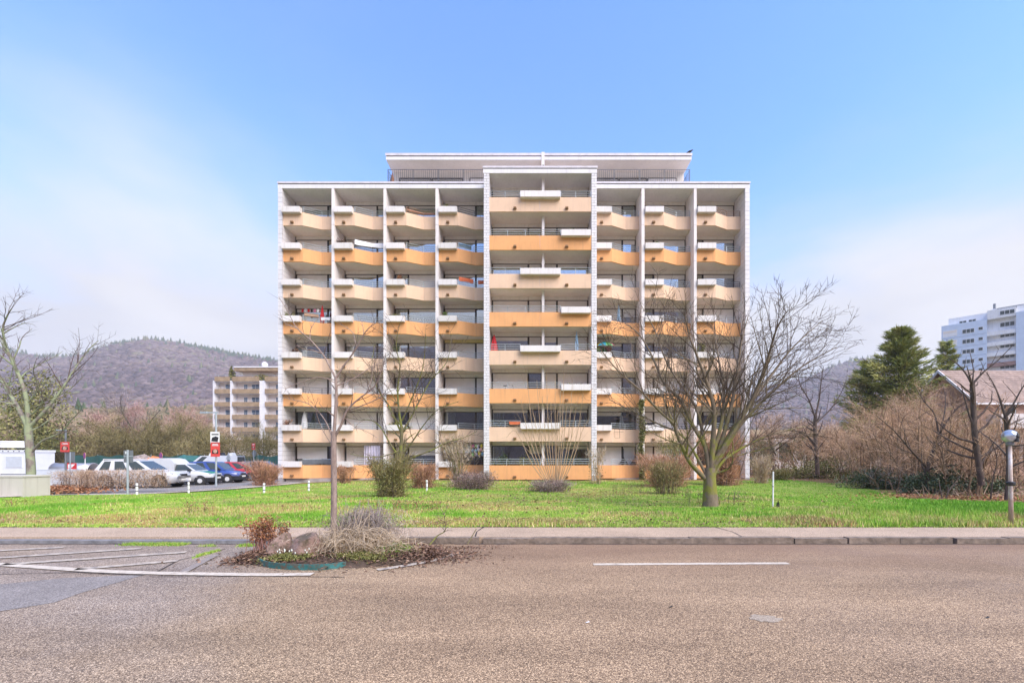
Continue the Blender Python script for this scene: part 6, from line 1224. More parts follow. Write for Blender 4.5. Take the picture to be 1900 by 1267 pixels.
# wooded hills
M['wood'] = tinted('winter_wood', [(0, (0.065, 0.048, 0.05)), (0.45, (0.12, 0.086, 0.085)), (0.8, (0.19, 0.14, 0.13)), (0.93, (0.15, 0.145, 0.07)), (1.0, (0.05, 0.075, 0.04))], 0.95, 0.05)
M['hillground'] = mat('hill_ground', (0.12, 0.082, 0.075), 0.95, 0.3, 0.02)
def hill_height(prof, Yr, Yf):
    xs = np.array([gx(a, Yr) for a, b in prof]); zs = np.array([gz(b, Yr) for a, b in prof])
    def f(x, y):
        t = np.clip((y - Yf) / (Yr - Yf), 0, 1.6); s = np.where(t < 1, np.clip(t, 0, 1) ** 1.12, np.cos(np.clip(t - 1, 0, 1) * 1.2))
        px_at = x * Yr / np.maximum(y, 1.0)                # follow the ridge radially so the slope reads as one hill
        return np.interp(px_at, xs, zs) * s + 7 * np.sin(x * 0.021 + y * 0.013) * (t > 0.1) * np.minimum(1, t)
    return f, xs
def forest(label, f, x0, x1, y0, y1, n, size, mtl, seed, conif=0.06, hbias=1.0, ridge=None):
    rn = np.random.default_rng(seed); Y = y0 + (y1 - y0) * rn.random(n) ** 0.9; u = rn.random(n); X = (x0 + (x1 - x0) * u) * Y / y1; Z = f(X, Y); k = rn.random(n)
    con = (rn.random(n) < conif) | ((rn.random(n) < 0.55) & (Y > y0 + (y1-y0)*0.975)) if ridge else rn.random(n) < conif
    s = size * rn.uniform(0.6, 1.35, n); hh = np.where(con, s * 1.35, s * 1.0) * hbias; ww = np.where(con, s * 0.36, s * 0.72)
    # each tree: a ragged low crown of two rings and a tip
    rings = []; m_ = 6; 
    for lvl, (rz_, zz) in enumerate(((0.75, 0.15), (1.0, 0.55))):
        for j in range(m_):
            a = 6.283 * j / m_ + 0.4 * lvl; jr = rn.uniform(0.6, 1.3, n); rfac = np.where(con, (1.25 if lvl == 0 else 0.7), rz_)
            rings.append(np.stack([X + np.cos(a)*ww*rfac*jr, Y + np.sin(a)*ww*rfac*jr, Z + hh*(zz + rn.uniform(-0.12, 0.12, n))], -1))
    top = np.stack([X + rn.normal(0, 0.15, n)*ww, Y, Z + hh*np.where(con, 1.25, 0.95)], -1); V = np.stack(rings + [top], 1); nv = 2*m_ + 1; b = (np.arange(n) * nv)[:, None]; T = []
    for j in range(m_):
        j2 = (j+1) % m_; T += [[j, j2, m_ + j2], [j, m_ + j2, m_ + j], [m_ + j, m_ + j2, 2*m_]]
    T = (b[:, :, None] + np.array(T)[None]).reshape(-1, 3); c1 = vnoise(X, Y, 0.012, seed); base = np.clip(0.42 + 0.55*(c1 - 0.5) + 0.24*rn.normal(size=n), 0, 0.86); base = np.where(con, 1.0, base)
    t_ = np.clip(base[:, None] + rn.normal(0, 0.06, (n, nv)), 0, 1); return raw('forest', V.reshape(-1, 3), T, mtl, attr=t_.ravel(), kind='stuff', label=label, category='forest')
HL = [(a, b + 8) for a, b in [(-700, 790), (-350, 720), (-150, 668), (0, 652), (60, 655), (150, 652), (200, 642), (270, 634), (340, 633), (400, 641), (450, 655), (515, 674), (600, 690), (720, 725), (850, 780), (960, 850)]]
f1, xs1 = hill_height(HL, 900, 330); V, T = grid(-1900, 60, 90, 300, 1150, 60, lambda x, y: np.maximum(f1(x, y), -2) - 1.0); raw('hill', V, T, M['hillground'], kind='structure')
forest('brownish winter wood covering the hill behind the car park', f1, gx(-220, 900), gx(720, 900), 350, 905, 26000, 7.5, M['wood'], 3, 0.012, 1.0, True)
HR = [(1080, 850), (1250, 790), (1400, 735), (1500, 700), (1540, 683), (1575, 676), (1610, 676), (1650, 690), (1720, 720), (1850, 790), (2050, 850)]
f2, xs2 = hill_height(HR, 1150, 520); V, T = grid(60, 1500, 60, 500, 1350, 40, lambda x, y: np.maximum(f2(x, y), -2) - 1.0); raw('hill', V, T, M['hillground'], kind='structure')
forest('bluish winter wood on the far hill right of the block', f2, gx(1380, 1150), gx(1760, 1150), 560, 1155, 9000, 9, M['wood'], 5, 0.01, 1.0, True)
# gardens at the foot of the hill
M['wood2'] = tinted('garden_wood', [(0, (0.12, 0.095, 0.05)), (0.5, (0.20, 0.16, 0.085)), (0.86, (0.25, 0.18, 0.13)), (0.95, (0.07, 0.09, 0.035)), (1.0, (0.05, 0.075, 0.035))], 0.95, 0.05)
f3 = lambda x, y: 2 + (y - 110) * 0.13 + 3 * np.sin(x * 0.05) * np.clip((y-110)/60, 0, 1)
V, T = grid(-420, -10, 50, 105, 330, 24, lambda x, y: f3(x, y) - 2.5); raw('slope', V, T, M['hillground'], kind='structure')
forest('olive and brown garden trees at the foot of the hill', f3, gx(-120, 320), gx(700, 320), 112, 325, 4200, 4.6, M['wood2'], 8, 0.05, 1.1)

# bare trees in the middle distance: a few kinds, copied
def bg_proto(seed, h, spread, twm, barkm, ntw, P=None):
    rng = random.Random(seed); rn = np.random.default_rng(seed); root = thing('bare_tree', 'x', 'tree', (0, 0, 0)); B = (MB(), MB()); P = P or dict(seg=0.9, wob=0.13, trop=0.05, dens=[1.0, 1.1, 1.2], ang=(0.4, 0.95), lenf=0.55, rf=0.5, rmin=0.02, lmin=0.5, lmax=4, max=3, thr=0.05)
    branch(B, Vector((0, 0, -0.3)), Vector((0, 0, 1)), h * 0.8, h * 0.018, 0, P, rng)
    for k in range(5): a = k * 1.256 + rng.random(); branch(B, Vector((0, 0, h * (0.12 + 0.07 * k))), Vector((math.cos(a) * spread, math.sin(a) * spread, 0.8)).normalized(), h * rng.uniform(0.4, 0.6), h * 0.010, 1, P, rng)
    A = np.array(B[1].v if B[1].v else B[0].v); i = rn.integers(0, len(A), ntw); Pp = A[i] + rn.normal(size=(ntw, 3)) * 0.35; c = np.array([0, 0, h * 0.35]); D = unit(unit(Pp - c) + rn.normal(size=(ntw, 3)) * 0.95 + np.array([0, 0, 0.4])); Pp[:, 2] = np.maximum(Pp[:, 2], 0.1)
    B[0].build('trunk', barkm, root, local=True); 
    if B[1].f: B[1].build('branches', barkm, root, local=True, kind='stuff')
    V = slivers(Pp, D, rn.uniform(0.4, 1.2, ntw), rn.uniform(0.010, 0.024, ntw), rn); raw('crown', V, np.arange(3*ntw), twm, root, np.repeat(np.clip(rn.normal(0.5, 0.25, ntw), 0, 1), 3), kind='stuff'); return root
PR = {'olive': bg_proto(1, 10, 1.1, M['tw_olive'], M['bark_olive'], 5200), 'olive2': bg_proto(2, 9, 1.3, M['tw_olive'], M['bark_olive'], 5200), 'brown': bg_proto(3, 10, 1.0, M['tw_brown'], M['bark_dark'], 5200), 'pink': bg_proto(4, 10, 0.8, M['tw_pink'], M['twig_red'], 5200), 'grey': bg_proto(5, 11, 0.9, M['tw_grey'], M['bark_dark'], 1500), 'brown2': bg_proto(6, 8, 1.4, M['tw_brown'], M['bark_dark'], 5200)}
used = set()
def bg_tree(kind, px, y, top, label, rz, sw=1.0, group='bare trees behind the car park', z0=-0.1):
    h = {'olive': 10, 'olive2': 9, 'brown': 10, 'pink': 10, 'grey': 11, 'brown2': 8}[kind]; o = PR[kind] if kind not in used else copy_tree(PR[kind]); used.add(kind); s = (gz(top, y) - z0) / h; o.location = (gx(px, y), y, z0); o.rotation_euler = (0, 0, rz); o.scale = (s * sw, s * sw, s); tag(o, label, 'tree', group)
L_ = 'bare trees behind the car park'
for a in (('olive', 205, 66, 760, 'olive bare tree directly above the rubble heap', 0.3, 1.3), ('olive2', 275, 64, 765, 'wide olive bare tree above the white panel van', 1.2, 1.35), ('olive', 330, 68, 755, 'olive bare tree above the large white van', 2.4, 1.3), ('olive2', 375, 66, 772, 'olive bare tree just left of the two posters', 3.3, 1.2),
          ('brown', 150, 70, 748, 'brown bare tree above the round sign by the grey pipe', 0.7, 1.2), ('brown2', 100, 64, 775, 'low brown bare tree behind the pole with one red poster', 1.9, 1.4), ('brown2', 30, 62, 770, 'low brown bare tree behind the white site cabin', 2.9, 1.4), ('pink', 207, 90, 728, 'pinkish bare tree left of the dark slender tree on the slope', 0.2, 1.2), ('pink', 330, 95, 732, 'pinkish bare tree below the hilltop, left of the brown-banded block', 1.6, 1.1),
          ('grey', 262, 84, 716, 'dark slender bare tree between the two pinkish trees', 0.5, 1.0), ('brown', 440, 74, 790, 'brown bare tree in front of the brown-banded block', 2.2, 1.2), ('olive', 490, 60, 775, 'olive bare tree at the left corner of the orange block', 4.0, 1.0), ('brown', 365, 88, 757, 'brown bare tree behind the olive trees by the posters', 5.0, 1.1)): bg_tree(*a)
# evergreen ivy-covered tree behind the lichen tree
leafmass('ivy_tree', 'round olive evergreen crown behind the lichen-covered tree', 'tree', gx(58, 58), 58, 2.4, 4.4, 3.6, 9.6, 9000, 0.15, M['lf_olive'], 4, 0.55, clumps=60)
rn = np.random.default_rng(9); n = 15000; X = rn.uniform(gx(-40, 62), gx(520, 62), n); Y = rn.uniform(59.5, 66, n); Z = rn.random(n) ** 1.2 * (3.2 + 1.6 * vnoise(X, Y, 0.3, 2.0)); D = unit(rn.normal(size=(n, 3)) * 0.7 + np.array([0, 0, 0.7]))
V = slivers(np.stack([X, Y, Z - 0.1], -1), D, rn.uniform(0.5, 1.6, n), 0.03, rn); raw('undergrowth', V, np.arange(3*n), M['tw_olive'], attr=np.repeat(np.clip(vnoise(X, Y, 0.4, 5.0) * 0.8 + rn.normal(0, 0.15, n), 0, 1), 3), kind='stuff', label='olive undergrowth behind the green screen fence', category='undergrowth')

# thicket on the right
GT = 'thicket shrubs on the right'
M['tg_limb'] = bark('thicket_limb', (0.14, 0.095, 0.06), (0.28, 0.20, 0.13)); M['tg_brown'] = bark('thicket_twig', (0.34, 0.205, 0.12), (0.66, 0.45, 0.28), None, scale=1.2); M['tg_red'] = bark('thicket_twig_red', (0.24, 0.13, 0.09), (0.46, 0.27, 0.19), None, scale=1.2); M['tg_pink'] = bark('thicket_twig_pink', (0.38, 0.235, 0.15), (0.66, 0.46, 0.32), None, scale=1.2); M['tg_olive'] = bark('thicket_twig_olive', (0.15, 0.13, 0.065), (0.32, 0.27, 0.13), None, scale=1.2); M['tg_grey'] = bark('thicket_twig_grey', (0.20, 0.16, 0.14), (0.40, 0.33, 0.29), None, scale=1.2)
def thick(px, y, top, wd, mtl, label, seed, tw=6500, stems=10, nm='thicket_shrub', leaf=None, nl=0):
    h = gz(top, y) + 0.1; x = gx(px, y); z0 = float(lz(x, y)) - 0.03; rq = random.Random(seed); rn = np.random.default_rng(seed); limbs = []; k = y / 25.0
    for i in range(stems + 6):
        a = i * 2.4 + rq.uniform(-0.5, 0.5); e = rq.uniform(0.15, 1.0); tip = Vector((x + math.cos(a) * wd * 0.5 * e, y + math.sin(a) * wd * 0.42 * e, z0 + h * rq.uniform(0.55, 1.02) * (1 - 0.25 * e * e))); b0 = Vector((x + math.cos(a) * 0.16 * wd, y + math.sin(a) * 0.14 * wd, z0 - 0.05))
        m1 = b0.lerp(tip, 0.35) + Vector((rq.gauss(0, 0.1), rq.gauss(0, 0.1), 0.10 * h)); m2 = b0.lerp(tip, 0.7) + Vector((rq.gauss(0, 0.16), rq.gauss(0, 0.16), 0.06 * h)); limbs.append(([b0, m1, m2, tip], rq.uniform(0.025, 0.055), 0.010 * k, 1))
    P = dict(seg=0.45, wob=0.20, trop=0.015, dens=[3.6, 3.8, 3.4], ang=(0.4, 1.3), lenf=0.50, rf=0.55, rmin=0.0062 * k, lmin=0.20, lmax=1.9, max=4, thr=0.016, t0=0.12)
    root = tree(nm, label, (x, y, z0), limbs, P, M['tg_limb'], M[mtl.replace('tw_', 'tg_')], seed, group=GT, cat='shrub')
    if leaf:
        u = unit(rn.normal(size=(nl, 3))) * rn.random((nl, 1)) ** 0.4 * np.array([wd / 2, wd / 2, h * 0.45]) + np.array([x, y, z0 + h * 0.45]); V, T = leafquads(u, 0.05, rn); raw('leaves', V, T, leaf, root, np.repeat(rn.random(nl), 4), kind='stuff')
thick(1600, 30, 742, 6.0, 'tw_pink', 'wide pinkish-brown shrub at the left end of the thicket', 53); thick(1665, 26, 712, 5.5, 'tw_brown', 'tallest brown shrub in front of the tall fir', 54); thick(1722, 23, 722, 5.0, 'tw_pink', 'pinkish-brown shrub in front of the house gable', 55); thick(1785, 20, 742, 4.2, 'tw_brown', 'brown shrub just left of the knotted trunk', 56); thick(1890, 27, 715, 5.5, 'tw_brown', 'tall brown shrub before the right part of the house roof', 57)
thick(1500, 37, 800, 4.5, 'tw_brown', 'brown shrub at the back left of the thicket, under the low building', 41); thick(1560, 36, 790, 5.0, 'tw_brown', 'brown shrub in front of the right end of the low building', 42); thick(1620, 32, 740, 5.5, 'tw_brown', 'tall brown shrub below the fir tree', 43, 9000)
thick(1690, 28, 735, 5.5, 'tw_brown', 'tall brown shrub before the gable of the house', 44, 9500); thick(1760, 24, 765, 4.6, 'tw_brown', 'brown shrub in the middle of the thicket, before the house wall', 45, 8000); thick(1840, 22, 790, 4.4, 'tw_brown', 'brown shrub right beside the globe lamp post', 46, 7000); thick(1900, 24, 770, 5.0, 'tw_brown', 'brown shrub at the right picture edge behind the globe lamp', 47, 7000)
thick(1450, 38, 835, 3.0, 'tw_red', 'low reddish shrub right of the end wall, behind the clipped bush', 48, 5000); thick(1700, 40, 715, 6.0, 'tw_pink', 'pinkish shrub crown rising in front of the fir tree', 49, 6500); thick(1400, 42, 800, 3.5, 'tw_olive', 'olive shrub half hidden behind the end wall', 50, 4000, leaf=M['lf_ivy'], nl=1800); thick(1800, 33, 760, 5.0, 'tw_brown', 'brown shrub against the house balcony', 51, 7000); thick(1650, 24, 850, 4.0, 'tw_grey', 'low grey-brown shrub above the ivy mound', 52, 5000)
P5 = dict(seg=0.5, wob=0.16, trop=0.02, dens=[2.6, 3.0, 3.0], ang=(0.45, 1.15), lenf=0.5, rf=0.5, rmin=0.009, lmin=0.22, lmax=2.6, max=3, thr=0.03, t0=0.2)
def ttree(label, y, limbs, seed): tree('gnarled_tree', label, (gx(limbs[0][0][0][0], y), y, -0.08), [(limb(pp, y, dy), a, b, l) for pp, a, b, l, dy in limbs], P5, M['bark_dark'], M['twig_dark'], seed, group='gnarled bare trees in the thicket')
ttree('dark gnarled bare tree with a knot on its trunk before the house roof', 19.0, [([(1822, 900), (1816, 860), (1808, 800), (1806, 750), (1804, 712)], 0.12, 0.09, 2, 0), ([(1804, 714), (1790, 690), (1770, 670), (1745, 655)], 0.05, 0.01, 1, 0.5), ([(1805, 712), (1825, 690), (1850, 670), (1880, 640)], 0.05, 0.01, 1, -0.5), ([(1804, 712), (1806, 685), (1800, 655)], 0.04, 0.01, 1, 0.4), ([(1812, 850), (1850, 830), (1880, 800), (1890, 770)], 0.05, 0.01, 1, -0.6)], 61)
ttree('dark gnarled bare tree in the middle of the thicket', 21.0, [([(1725, 905), (1720, 870), (1735, 830), (1745, 800)], 0.11, 0.08, 2, 0), ([(1745, 802), (1765, 770), (1790, 745), (1820, 730)], 0.06, 0.01, 1, -0.5), ([(1742, 810), (1735, 770), (1715, 745), (1700, 720)], 0.06, 0.01, 1, 0.5), ([(1722, 870), (1690, 835), (1660, 800), (1625, 770)], 0.06, 0.01, 1, -0.6), ([(1745, 800), (1755, 750), (1750, 715)], 0.05, 0.01, 1, 0.8)], 62)
ttree('bare tree behind the globe lamp, reaching above the house eaves', 17.0, [([(1868, 930), (1872, 860), (1868, 800), (1866, 772)], 0.09, 0.07, 2, 0), ([(1866, 775), (1855, 740), (1845, 715), (1830, 690)], 0.05, 0.01, 1, 0.4), ([(1866, 772), (1880, 750), (1900, 715), (1925, 690)], 0.05, 0.01, 1, -0.4), ([(1867, 790), (1890, 780), (1915, 770)], 0.04, 0.01, 1, 0.3)], 63)
ttree('slim bare tree left of the fir, before the far hill', 34.0, [([(1517, 880), (1515, 840), (1512, 800), (1513, 770)], 0.16, 0.12, 2, 0), ([(1513, 772), (1520, 740), (1524, 705), (1528, 680)], 0.08, 0.015, 1, 0.6), ([(1513, 775), (1500, 740), (1485, 715), (1480, 690)], 0.07, 0.015, 1, -0.6), ([(1514, 785), (1540, 760), (1560, 730), (1570, 705)], 0.06, 0.015, 1, 0.6), ([(1515, 820), (1480, 800), (1450, 790)], 0.06, 0.015, 1, -0.6)], 64)
ttree('pale broken stems standing at the edge of the bare earth', 17.5, [([(1752, 940), (1758, 915), (1772, 895), (1785, 880)], 0.035, 0.012, 2, 0), ([(1752, 938), (1745, 910), (1742, 890)], 0.03, 0.012, 2, 0.3), ([(1838, 930), (1842, 890), (1850, 850), (1835, 810)], 0.03, 0.01, 2, 0)], 65)
for a in (('ivy mound at the left edge of the bare earth', 1645, 24.8, 2.4, 1.1, 1.2, 4200, 1), ('ivy-covered bank behind the pale broken stems', 1735, 20.8, 1.4, 1.0, 1.35, 4200, 2), ('dark ivy low in the thicket behind the globe lamp', 1825, 21.5, 1.3, 0.8, 0.9, 2500, 3), ('long dark hedge bank at the back of the lawn', 1500, 36.0, 3.0, 1.0, 1.8, 4500, 4), ('brownish-green bank under the tall brown shrubs', 1580, 35.0, 2.8, 1.0, 1.9, 4500, 5)):
    lab, px, y, sx, sy, sz, n, sd2 = a; leafmass('ivy_mound', lab, 'ivy', gx(px, y), y, -0.12, sx, sy, sz, int(n * 1.4), 0.034 + 0.0007*y, M['lf_ivy'] if sd2 < 4 else M['lf_olive'], 70 + sd2, group='ivy mounds under the thicket')
rn = np.random.default_rng(12); n = 9000; X = rn.uniform(13.5, 34, n); Y = rn.uniform(18.0, 38, n); ok = X > xdirt(Y) + 1.0; X, Y = X[ok], Y[ok]; n = len(X); Z = lz(X, Y) - 0.05 + rn.random(n) ** 2 * np.where(Y > 21.5, 1.6, 0.22); D = unit(rn.normal(size=(n, 3)) * 0.8 + np.array([0, 0, 0.6])); V = slivers(np.stack([X, Y, Z], -1), D, rn.uniform(0.2, 0.7, n), 0.009, rn)
raw('brambles', V, np.arange(3*n), M['tw_brown'], attr=np.repeat(rn.random(n), 3), kind='stuff', label='tangled brown brambles over the bare earth under the thicket', category='brambles')
litter('brown leaf litter on the bare earth before the thicket', 17.5, 18.5, 2.4, 1.6, 3500, M['lf_rust'], 21, 0.045, lambda x, y: lz(x, y), 0.03)
for a in (('brown2', 1545, 40, 770, 'bare brown tree before the right end of the low building', 5.1, 1.3), ('brown', 1440, 44, 742, 'bare tree behind the white stake, left of the low building', 0.9, 1.1), ('olive2', 1480, 46, 775, 'olive bare tree in front of the low building', 2.0, 1.3), ('pink', 1850, 55, 668, 'pinkish bare tree below the tower block', 1.0, 1.4), ('brown', 1800, 58, 660, 'bare tree between the smaller fir and the tower block', 2.2, 1.2)):
    bg_tree(*a, group='bare trees in the right thicket')
# row of conifers on the ridge
rn = np.random.default_rng(31); n = 420; pxr = np.concatenate([rn.uniform(-60, 260, 150), rn.uniform(340, 560, 270)]); Yr_ = rn.uniform(872, 902, n); Xr_ = (pxr - CX) * Yr_ / F; Zr_ = f1(Xr_, Yr_); V = []; T = []
for x, y, z, h, wv in zip(Xr_, Yr_, Zr_, rn.uniform(7, 14, n), rn.uniform(0.20, 0.30, n)):
    b = len(V); V += [(x + h*wv*math.cos(k*1.0472), y + h*wv*math.sin(k*1.0472), z + h*0.15) for k in range(6)] + [(x, y, z + h)]; T += [(b + k, b + (k+1) % 6, b + 6) for k in range(6)]
raw('forest', V, T, M['wood'], attr=np.full(len(V), 1.0), kind='stuff', label='dark conifers along the ridge of the hill', category='forest')
# conifers
def conifer(label, x, y, h, wd, seed, nb=300, per=85):
    rn = np.random.default_rng(seed); rq = random.Random(seed); root = thing('fir_tree', label, 'tree', (x, y, -0.1), 0, 'conifers behind the thicket'); m = MB(); m.tube([(0, 0, -0.2), (0.1, 0, h*0.5), (0, 0, h)], [h*0.022, h*0.013, 0.02], 8); VV = []; TT = []
    for i in range(nb):
        t = (i + rq.random()) / nb; z = h * (0.12 + 0.86 * t); a = rq.uniform(0, 6.283); prof = (1 - t) ** 0.62 * (0.78 + 0.22 * math.sin(t * 13)) * rq.choice((0.5, 0.75, 1.0, 1.15)); L = wd / 2 * prof + 0.25; dz = L * rq.uniform(0.10, 0.5)
        d = np.array([math.cos(a), math.sin(a), 0.0]); s = rn.random(per) ** 0.8; P = d * (s * L)[:, None] + np.array([0, 0, z]) + np.stack([np.zeros(per), np.zeros(per), dz * s ** 1.5], -1); side = np.array([-d[1], d[0], 0]) * (rn.normal(size=per) * (0.16 * L + 0.12) * (1.15 - s))[:, None]; P = P + side + rn.normal(size=(per, 3)) * 0.06
        D = unit(d + side * 1.4 + rn.normal(size=(per, 3)) * 0.35 + np.array([0, 0, 0.35])); VV.append(slivers(P, D, rn.uniform(0.2, 0.6, per), 0.04, rn)); c = rq.uniform(0.15, 0.6); TT.append(np.clip(c + 0.3 * s + rn.normal(0, 0.1, per), 0, 1)); m.tube([(0, 0, z), tuple(d * L * 0.5 + np.array([0, 0, z + dz*0.3])), tuple(d * L * 0.95 + np.array([0, 0, z + dz]))], [0.05, 0.03, 0.01], 3, cap=False)
    m.build('trunk', M['bark_dark'], root, local=True); V = np.concatenate(VV) + np.array(root.location); raw('crown', V, np.arange(len(V)), M['lf_fir'], root, np.repeat(np.concatenate(TT), 3), kind='stuff'); return root
conifer('tall dark green fir rising behind the thicket', gx(1668, 44), 44, gz(603, 44), 11.5, 1, 300, 110); conifer('smaller fir between the tall fir and the tower block', gx(1757, 50), 50, gz(628, 50), 6.0, 2, 150, 80); conifer('low spreading fir at the left foot of the tall fir', gx(1608, 46), 46, gz(668, 46), 8.0, 3, 150, 80)

# wooded hill across the valley behind the camera (it shows mirrored in the upper windows)
f4 = lambda x, y: (150 + 30 * np.sin(x * 0.006 + 0.6) + 14 * np.sin(x * 0.017)) * np.sin(np.clip((-y - 180) / 320, 0, 1) * math.pi / 2) ** 1.2
V, T = grid(-900, 900, 60, -900, -170, 30, lambda x, y: f4(x, y) - 2.0); raw('hill', V, T, M['hillground'], kind='structure')
# the air: a thin even haze
hz = MB().box(-2000, 2000, -1600, 2000, -7, 262).build('haze', None, kind='stuff', label='thin pale haze in the air', category='haze'); hm = bpy.data.materials.new('haze_air'); hm.use_nodes = True; t = hm.node_tree; t.nodes.clear(); o_ = t.nodes.new('ShaderNodeOutputMaterial'); pv = t.nodes.new('ShaderNodeVolumePrincipled'); pv.inputs['Color'].default_value = (0.95, 0.94, 1.0, 1); pv.inputs['Density'].default_value = 0.00034; t.links.new(pv.outputs[0], o_.inputs['Volume']); hz.data.materials.append(hm)
# ------------------------------------------------------------------ things on the balconies
def cloth_mat(n, c): return mat(n, c, 0.85, 0.12, 5)
C = {'red': cloth_mat('cloth_red', (0.55, 0.03, 0.04)), 'white': cloth_mat('cloth_white', (0.74, 0.73, 0.74)), 'blue': cloth_mat('cloth_blue', (0.30, 0.46, 0.62)), 'orange': cloth_mat('cloth_orange', (0.62, 0.15, 0.06)), 'grey': cloth_mat('cloth_grey', (0.10, 0.11, 0.125)), 'lilac': cloth_mat('cloth_lilac', (0.58, 0.54, 0.66)), 'yellow': cloth_mat('cloth_yellow', (0.72, 0.55, 0.05)), 'cyan': cloth_mat('cloth_cyan', (0.05, 0.42, 0.60)), 'green': cloth_mat('cloth_green', (0.12, 0.42, 0.14)), 'pink': cloth_mat('cloth_pink', (0.66, 0.20, 0.32)), 'brown': cloth_mat('cloth_brown', (0.30, 0.15, 0.09)), 'dark': cloth_mat('cloth_dark', (0.035, 0.03, 0.032))}
def closed_parasol(label, x, y, zb, c, h=2.3, r=0.15):
    o = thing('closed_parasol', label, 'parasol', (x, y, zb + 0.19)); n = 12; m = MB(); prof = [(0.02, h - 0.02), (r*0.45, h*0.86), (r*0.95, h*0.60), (r, h*0.45), (r*0.85, h*0.38)]
    for i, (rr_, zz) in enumerate(prof): m.v += [(rr_*(1.15 if k % 2 else 0.72)*math.cos(6.283*k/n), rr_*(1.15 if k % 2 else 0.72)*math.sin(6.283*k/n), zz) for k in range(n)]
    for i in range(len(prof) - 1):
        for k in range(n): m.f.append((i*n+k, (i+1)*n+k, (i+1)*n+(k+1) % n, i*n+(k+1) % n))
    m.f.append(tuple(range(n))); m.build('canopy', C[c], o, local=True); MB().cyl((0, 0, 0), (0, 0, h + 0.05), 0.02, 8).build('pole', M['rail'], o, local=True); MB().lathe([(0.22, 0), (0.22, 0.06), (0.05, 0.1)], 0, 0, 12).build('base', M['plinth'], o, local=True)
Yb = YW + 1.15
closed_parasol('red closed parasol on the fourth-storey balcony at the left end', gx(598, Yb), Yb, 4*PITCH, 'red', 2.35, 0.14); closed_parasol('white closed parasol on a second-storey balcony at the left end', gx(565, Yb), Yb, 1*PITCH, 'white', 2.35, 0.19); closed_parasol('white closed parasol in the second bay beside the young tree', gx(643, Yb + 0.3), Yb + 0.3, 2*PITCH, 'white', 2.3, 0.2)
closed_parasol('crimson closed parasol at the left pier of the centre bay', gx(917, YC + 0.8), YC + 0.8, 3*PITCH, 'red', 2.2, 0.24); closed_parasol('pale blue closed parasol on the right of the centre bay', gx(1070, YC + 0.8), YC + 0.8, 3*PITCH, 'blue', 2.45, 0.13); closed_parasol('dark closed parasol behind the rail in the first right-wing bay', gx(1153, Yb), Yb, 1*PITCH, 'grey', 2.1, 0.2); closed_parasol('grey closed parasol high in the first right-wing bay', gx(1148, Yb), Yb, 4*PITCH, 'blue', 2.4, 0.12)
closed_parasol('rust-red closed parasol behind the roof terrace railing', gx(728, 36.2), 36.2, 22.3, 'brown', 1.75, 0.16)
# open beach umbrella with coloured gores
o = thing('beach_umbrella', 'open multicoloured umbrella in the first right-wing bay', 'umbrella', (gx(1122, Yb), Yb, 3*PITCH + 0.19)); n = 8; zt, rr_ = 2.25, 0.85
for k in range(n):
    a, b = 6.283*k/n, 6.283*(k+1)/n; m = MB(); P0 = Vector((0, 0, zt)); tilt = Matrix.Rotation(R(14), 3, 'X')
    def pt(r_, a_): v = tilt @ Vector((r_*math.cos(a_), r_*math.sin(a_), -0.42*r_*r_)); return (v.x, v.y, v.z + zt)
    m.poly([pt(0, 0), pt(rr_*0.55, a), pt(rr_*0.55, b)]); m.poly([pt(rr_*0.55, a), pt(rr_, a), pt(rr_, b), pt(rr_*0.55, b)]); m.build('gore', C[('yellow', 'cyan', 'blue', 'red', 'yellow', 'cyan', 'green', 'pink')[k]], o, local=True)
MB().cyl((0, 0, 0), (0, 0.0, zt), 0.018, 8).build('pole', M['rail'], o, local=True)
def draped(label, xa, xb, k, b, c, drop_f, drop_b=0.25, nm='cloth', lift=0.03, zt=1.45):     # cloth hung over the top rail of a wing balcony
    x0, x1 = BX[b]; o = thing(nm, label, 'cloth', (x0 + xa, YW, k*PITCH + 1.45)); n = 14; m = MB(); rows = []
    for i in range(n + 1):
        t = i / n; x = xa + (xb - xa) * t; y = float(np.interp(x, [p[0] for p in RL], [p[1] for p in RL])); sag = 0.02*math.sin(t*17)
        rows.append([(x0 + x, YW + y - 0.05 + sag, k*PITCH + zt - drop_f*(0.9 + 0.1*math.sin(t*9))), (x0 + x, YW + y - 0.045 + sag*0.5, k*PITCH + zt - 0.05), (x0 + x, YW + y, k*PITCH + zt + lift), (x0 + x, YW + y + 0.05, k*PITCH + zt - 0.05), (x0 + x, YW + y + 0.07, k*PITCH + zt - drop_b)])
    for r in rows: m.v += r
    for i in range(n):
        for j in range(4): m.f.append((i*5+j, (i+1)*5+j, (i+1)*5+j+1, i*5+j+1))
    m.build('sheet', C[c], o, smooth=True); return o
draped('white sheet bulging over the rail high in the second bay', 1.50, 3.55, 6, 1, 'white', 0.30, 0.3, lift=0.10, zt=1.62)
draped('long orange-red rolled mat over the rail beside the left pier', 1.52, 2.55, 5, 3, 'orange', 0.26, 0.2, 'rolled_mat', 0.08, 1.56); draped('short orange-red rolled mat right of the long one', 2.92, 3.6, 5, 3, 'orange', 0.24, 0.2, 'rolled_mat', 0.08, 1.5)
draped('dark grey cloth screen along the ground-floor rail at the left end', 1.5, 3.7, 0, 0, 'grey', 0.44, 0.4); draped('brown blind along the rail of the top-storey third bay', 1.55, 3.7, 7, 2, 'brown', 0.12, 0.1, zt=1.3); draped('blue-white towels on the fourth-storey rail at the left end', 2.6, 3.3, 4, 0, 'white', 0.25, 0.2); draped('grey-blue screen along the sixth-storey rail of the fourth bay', 1.5, 2.4, 6, 3, 'blue', 0.05, 0.3)
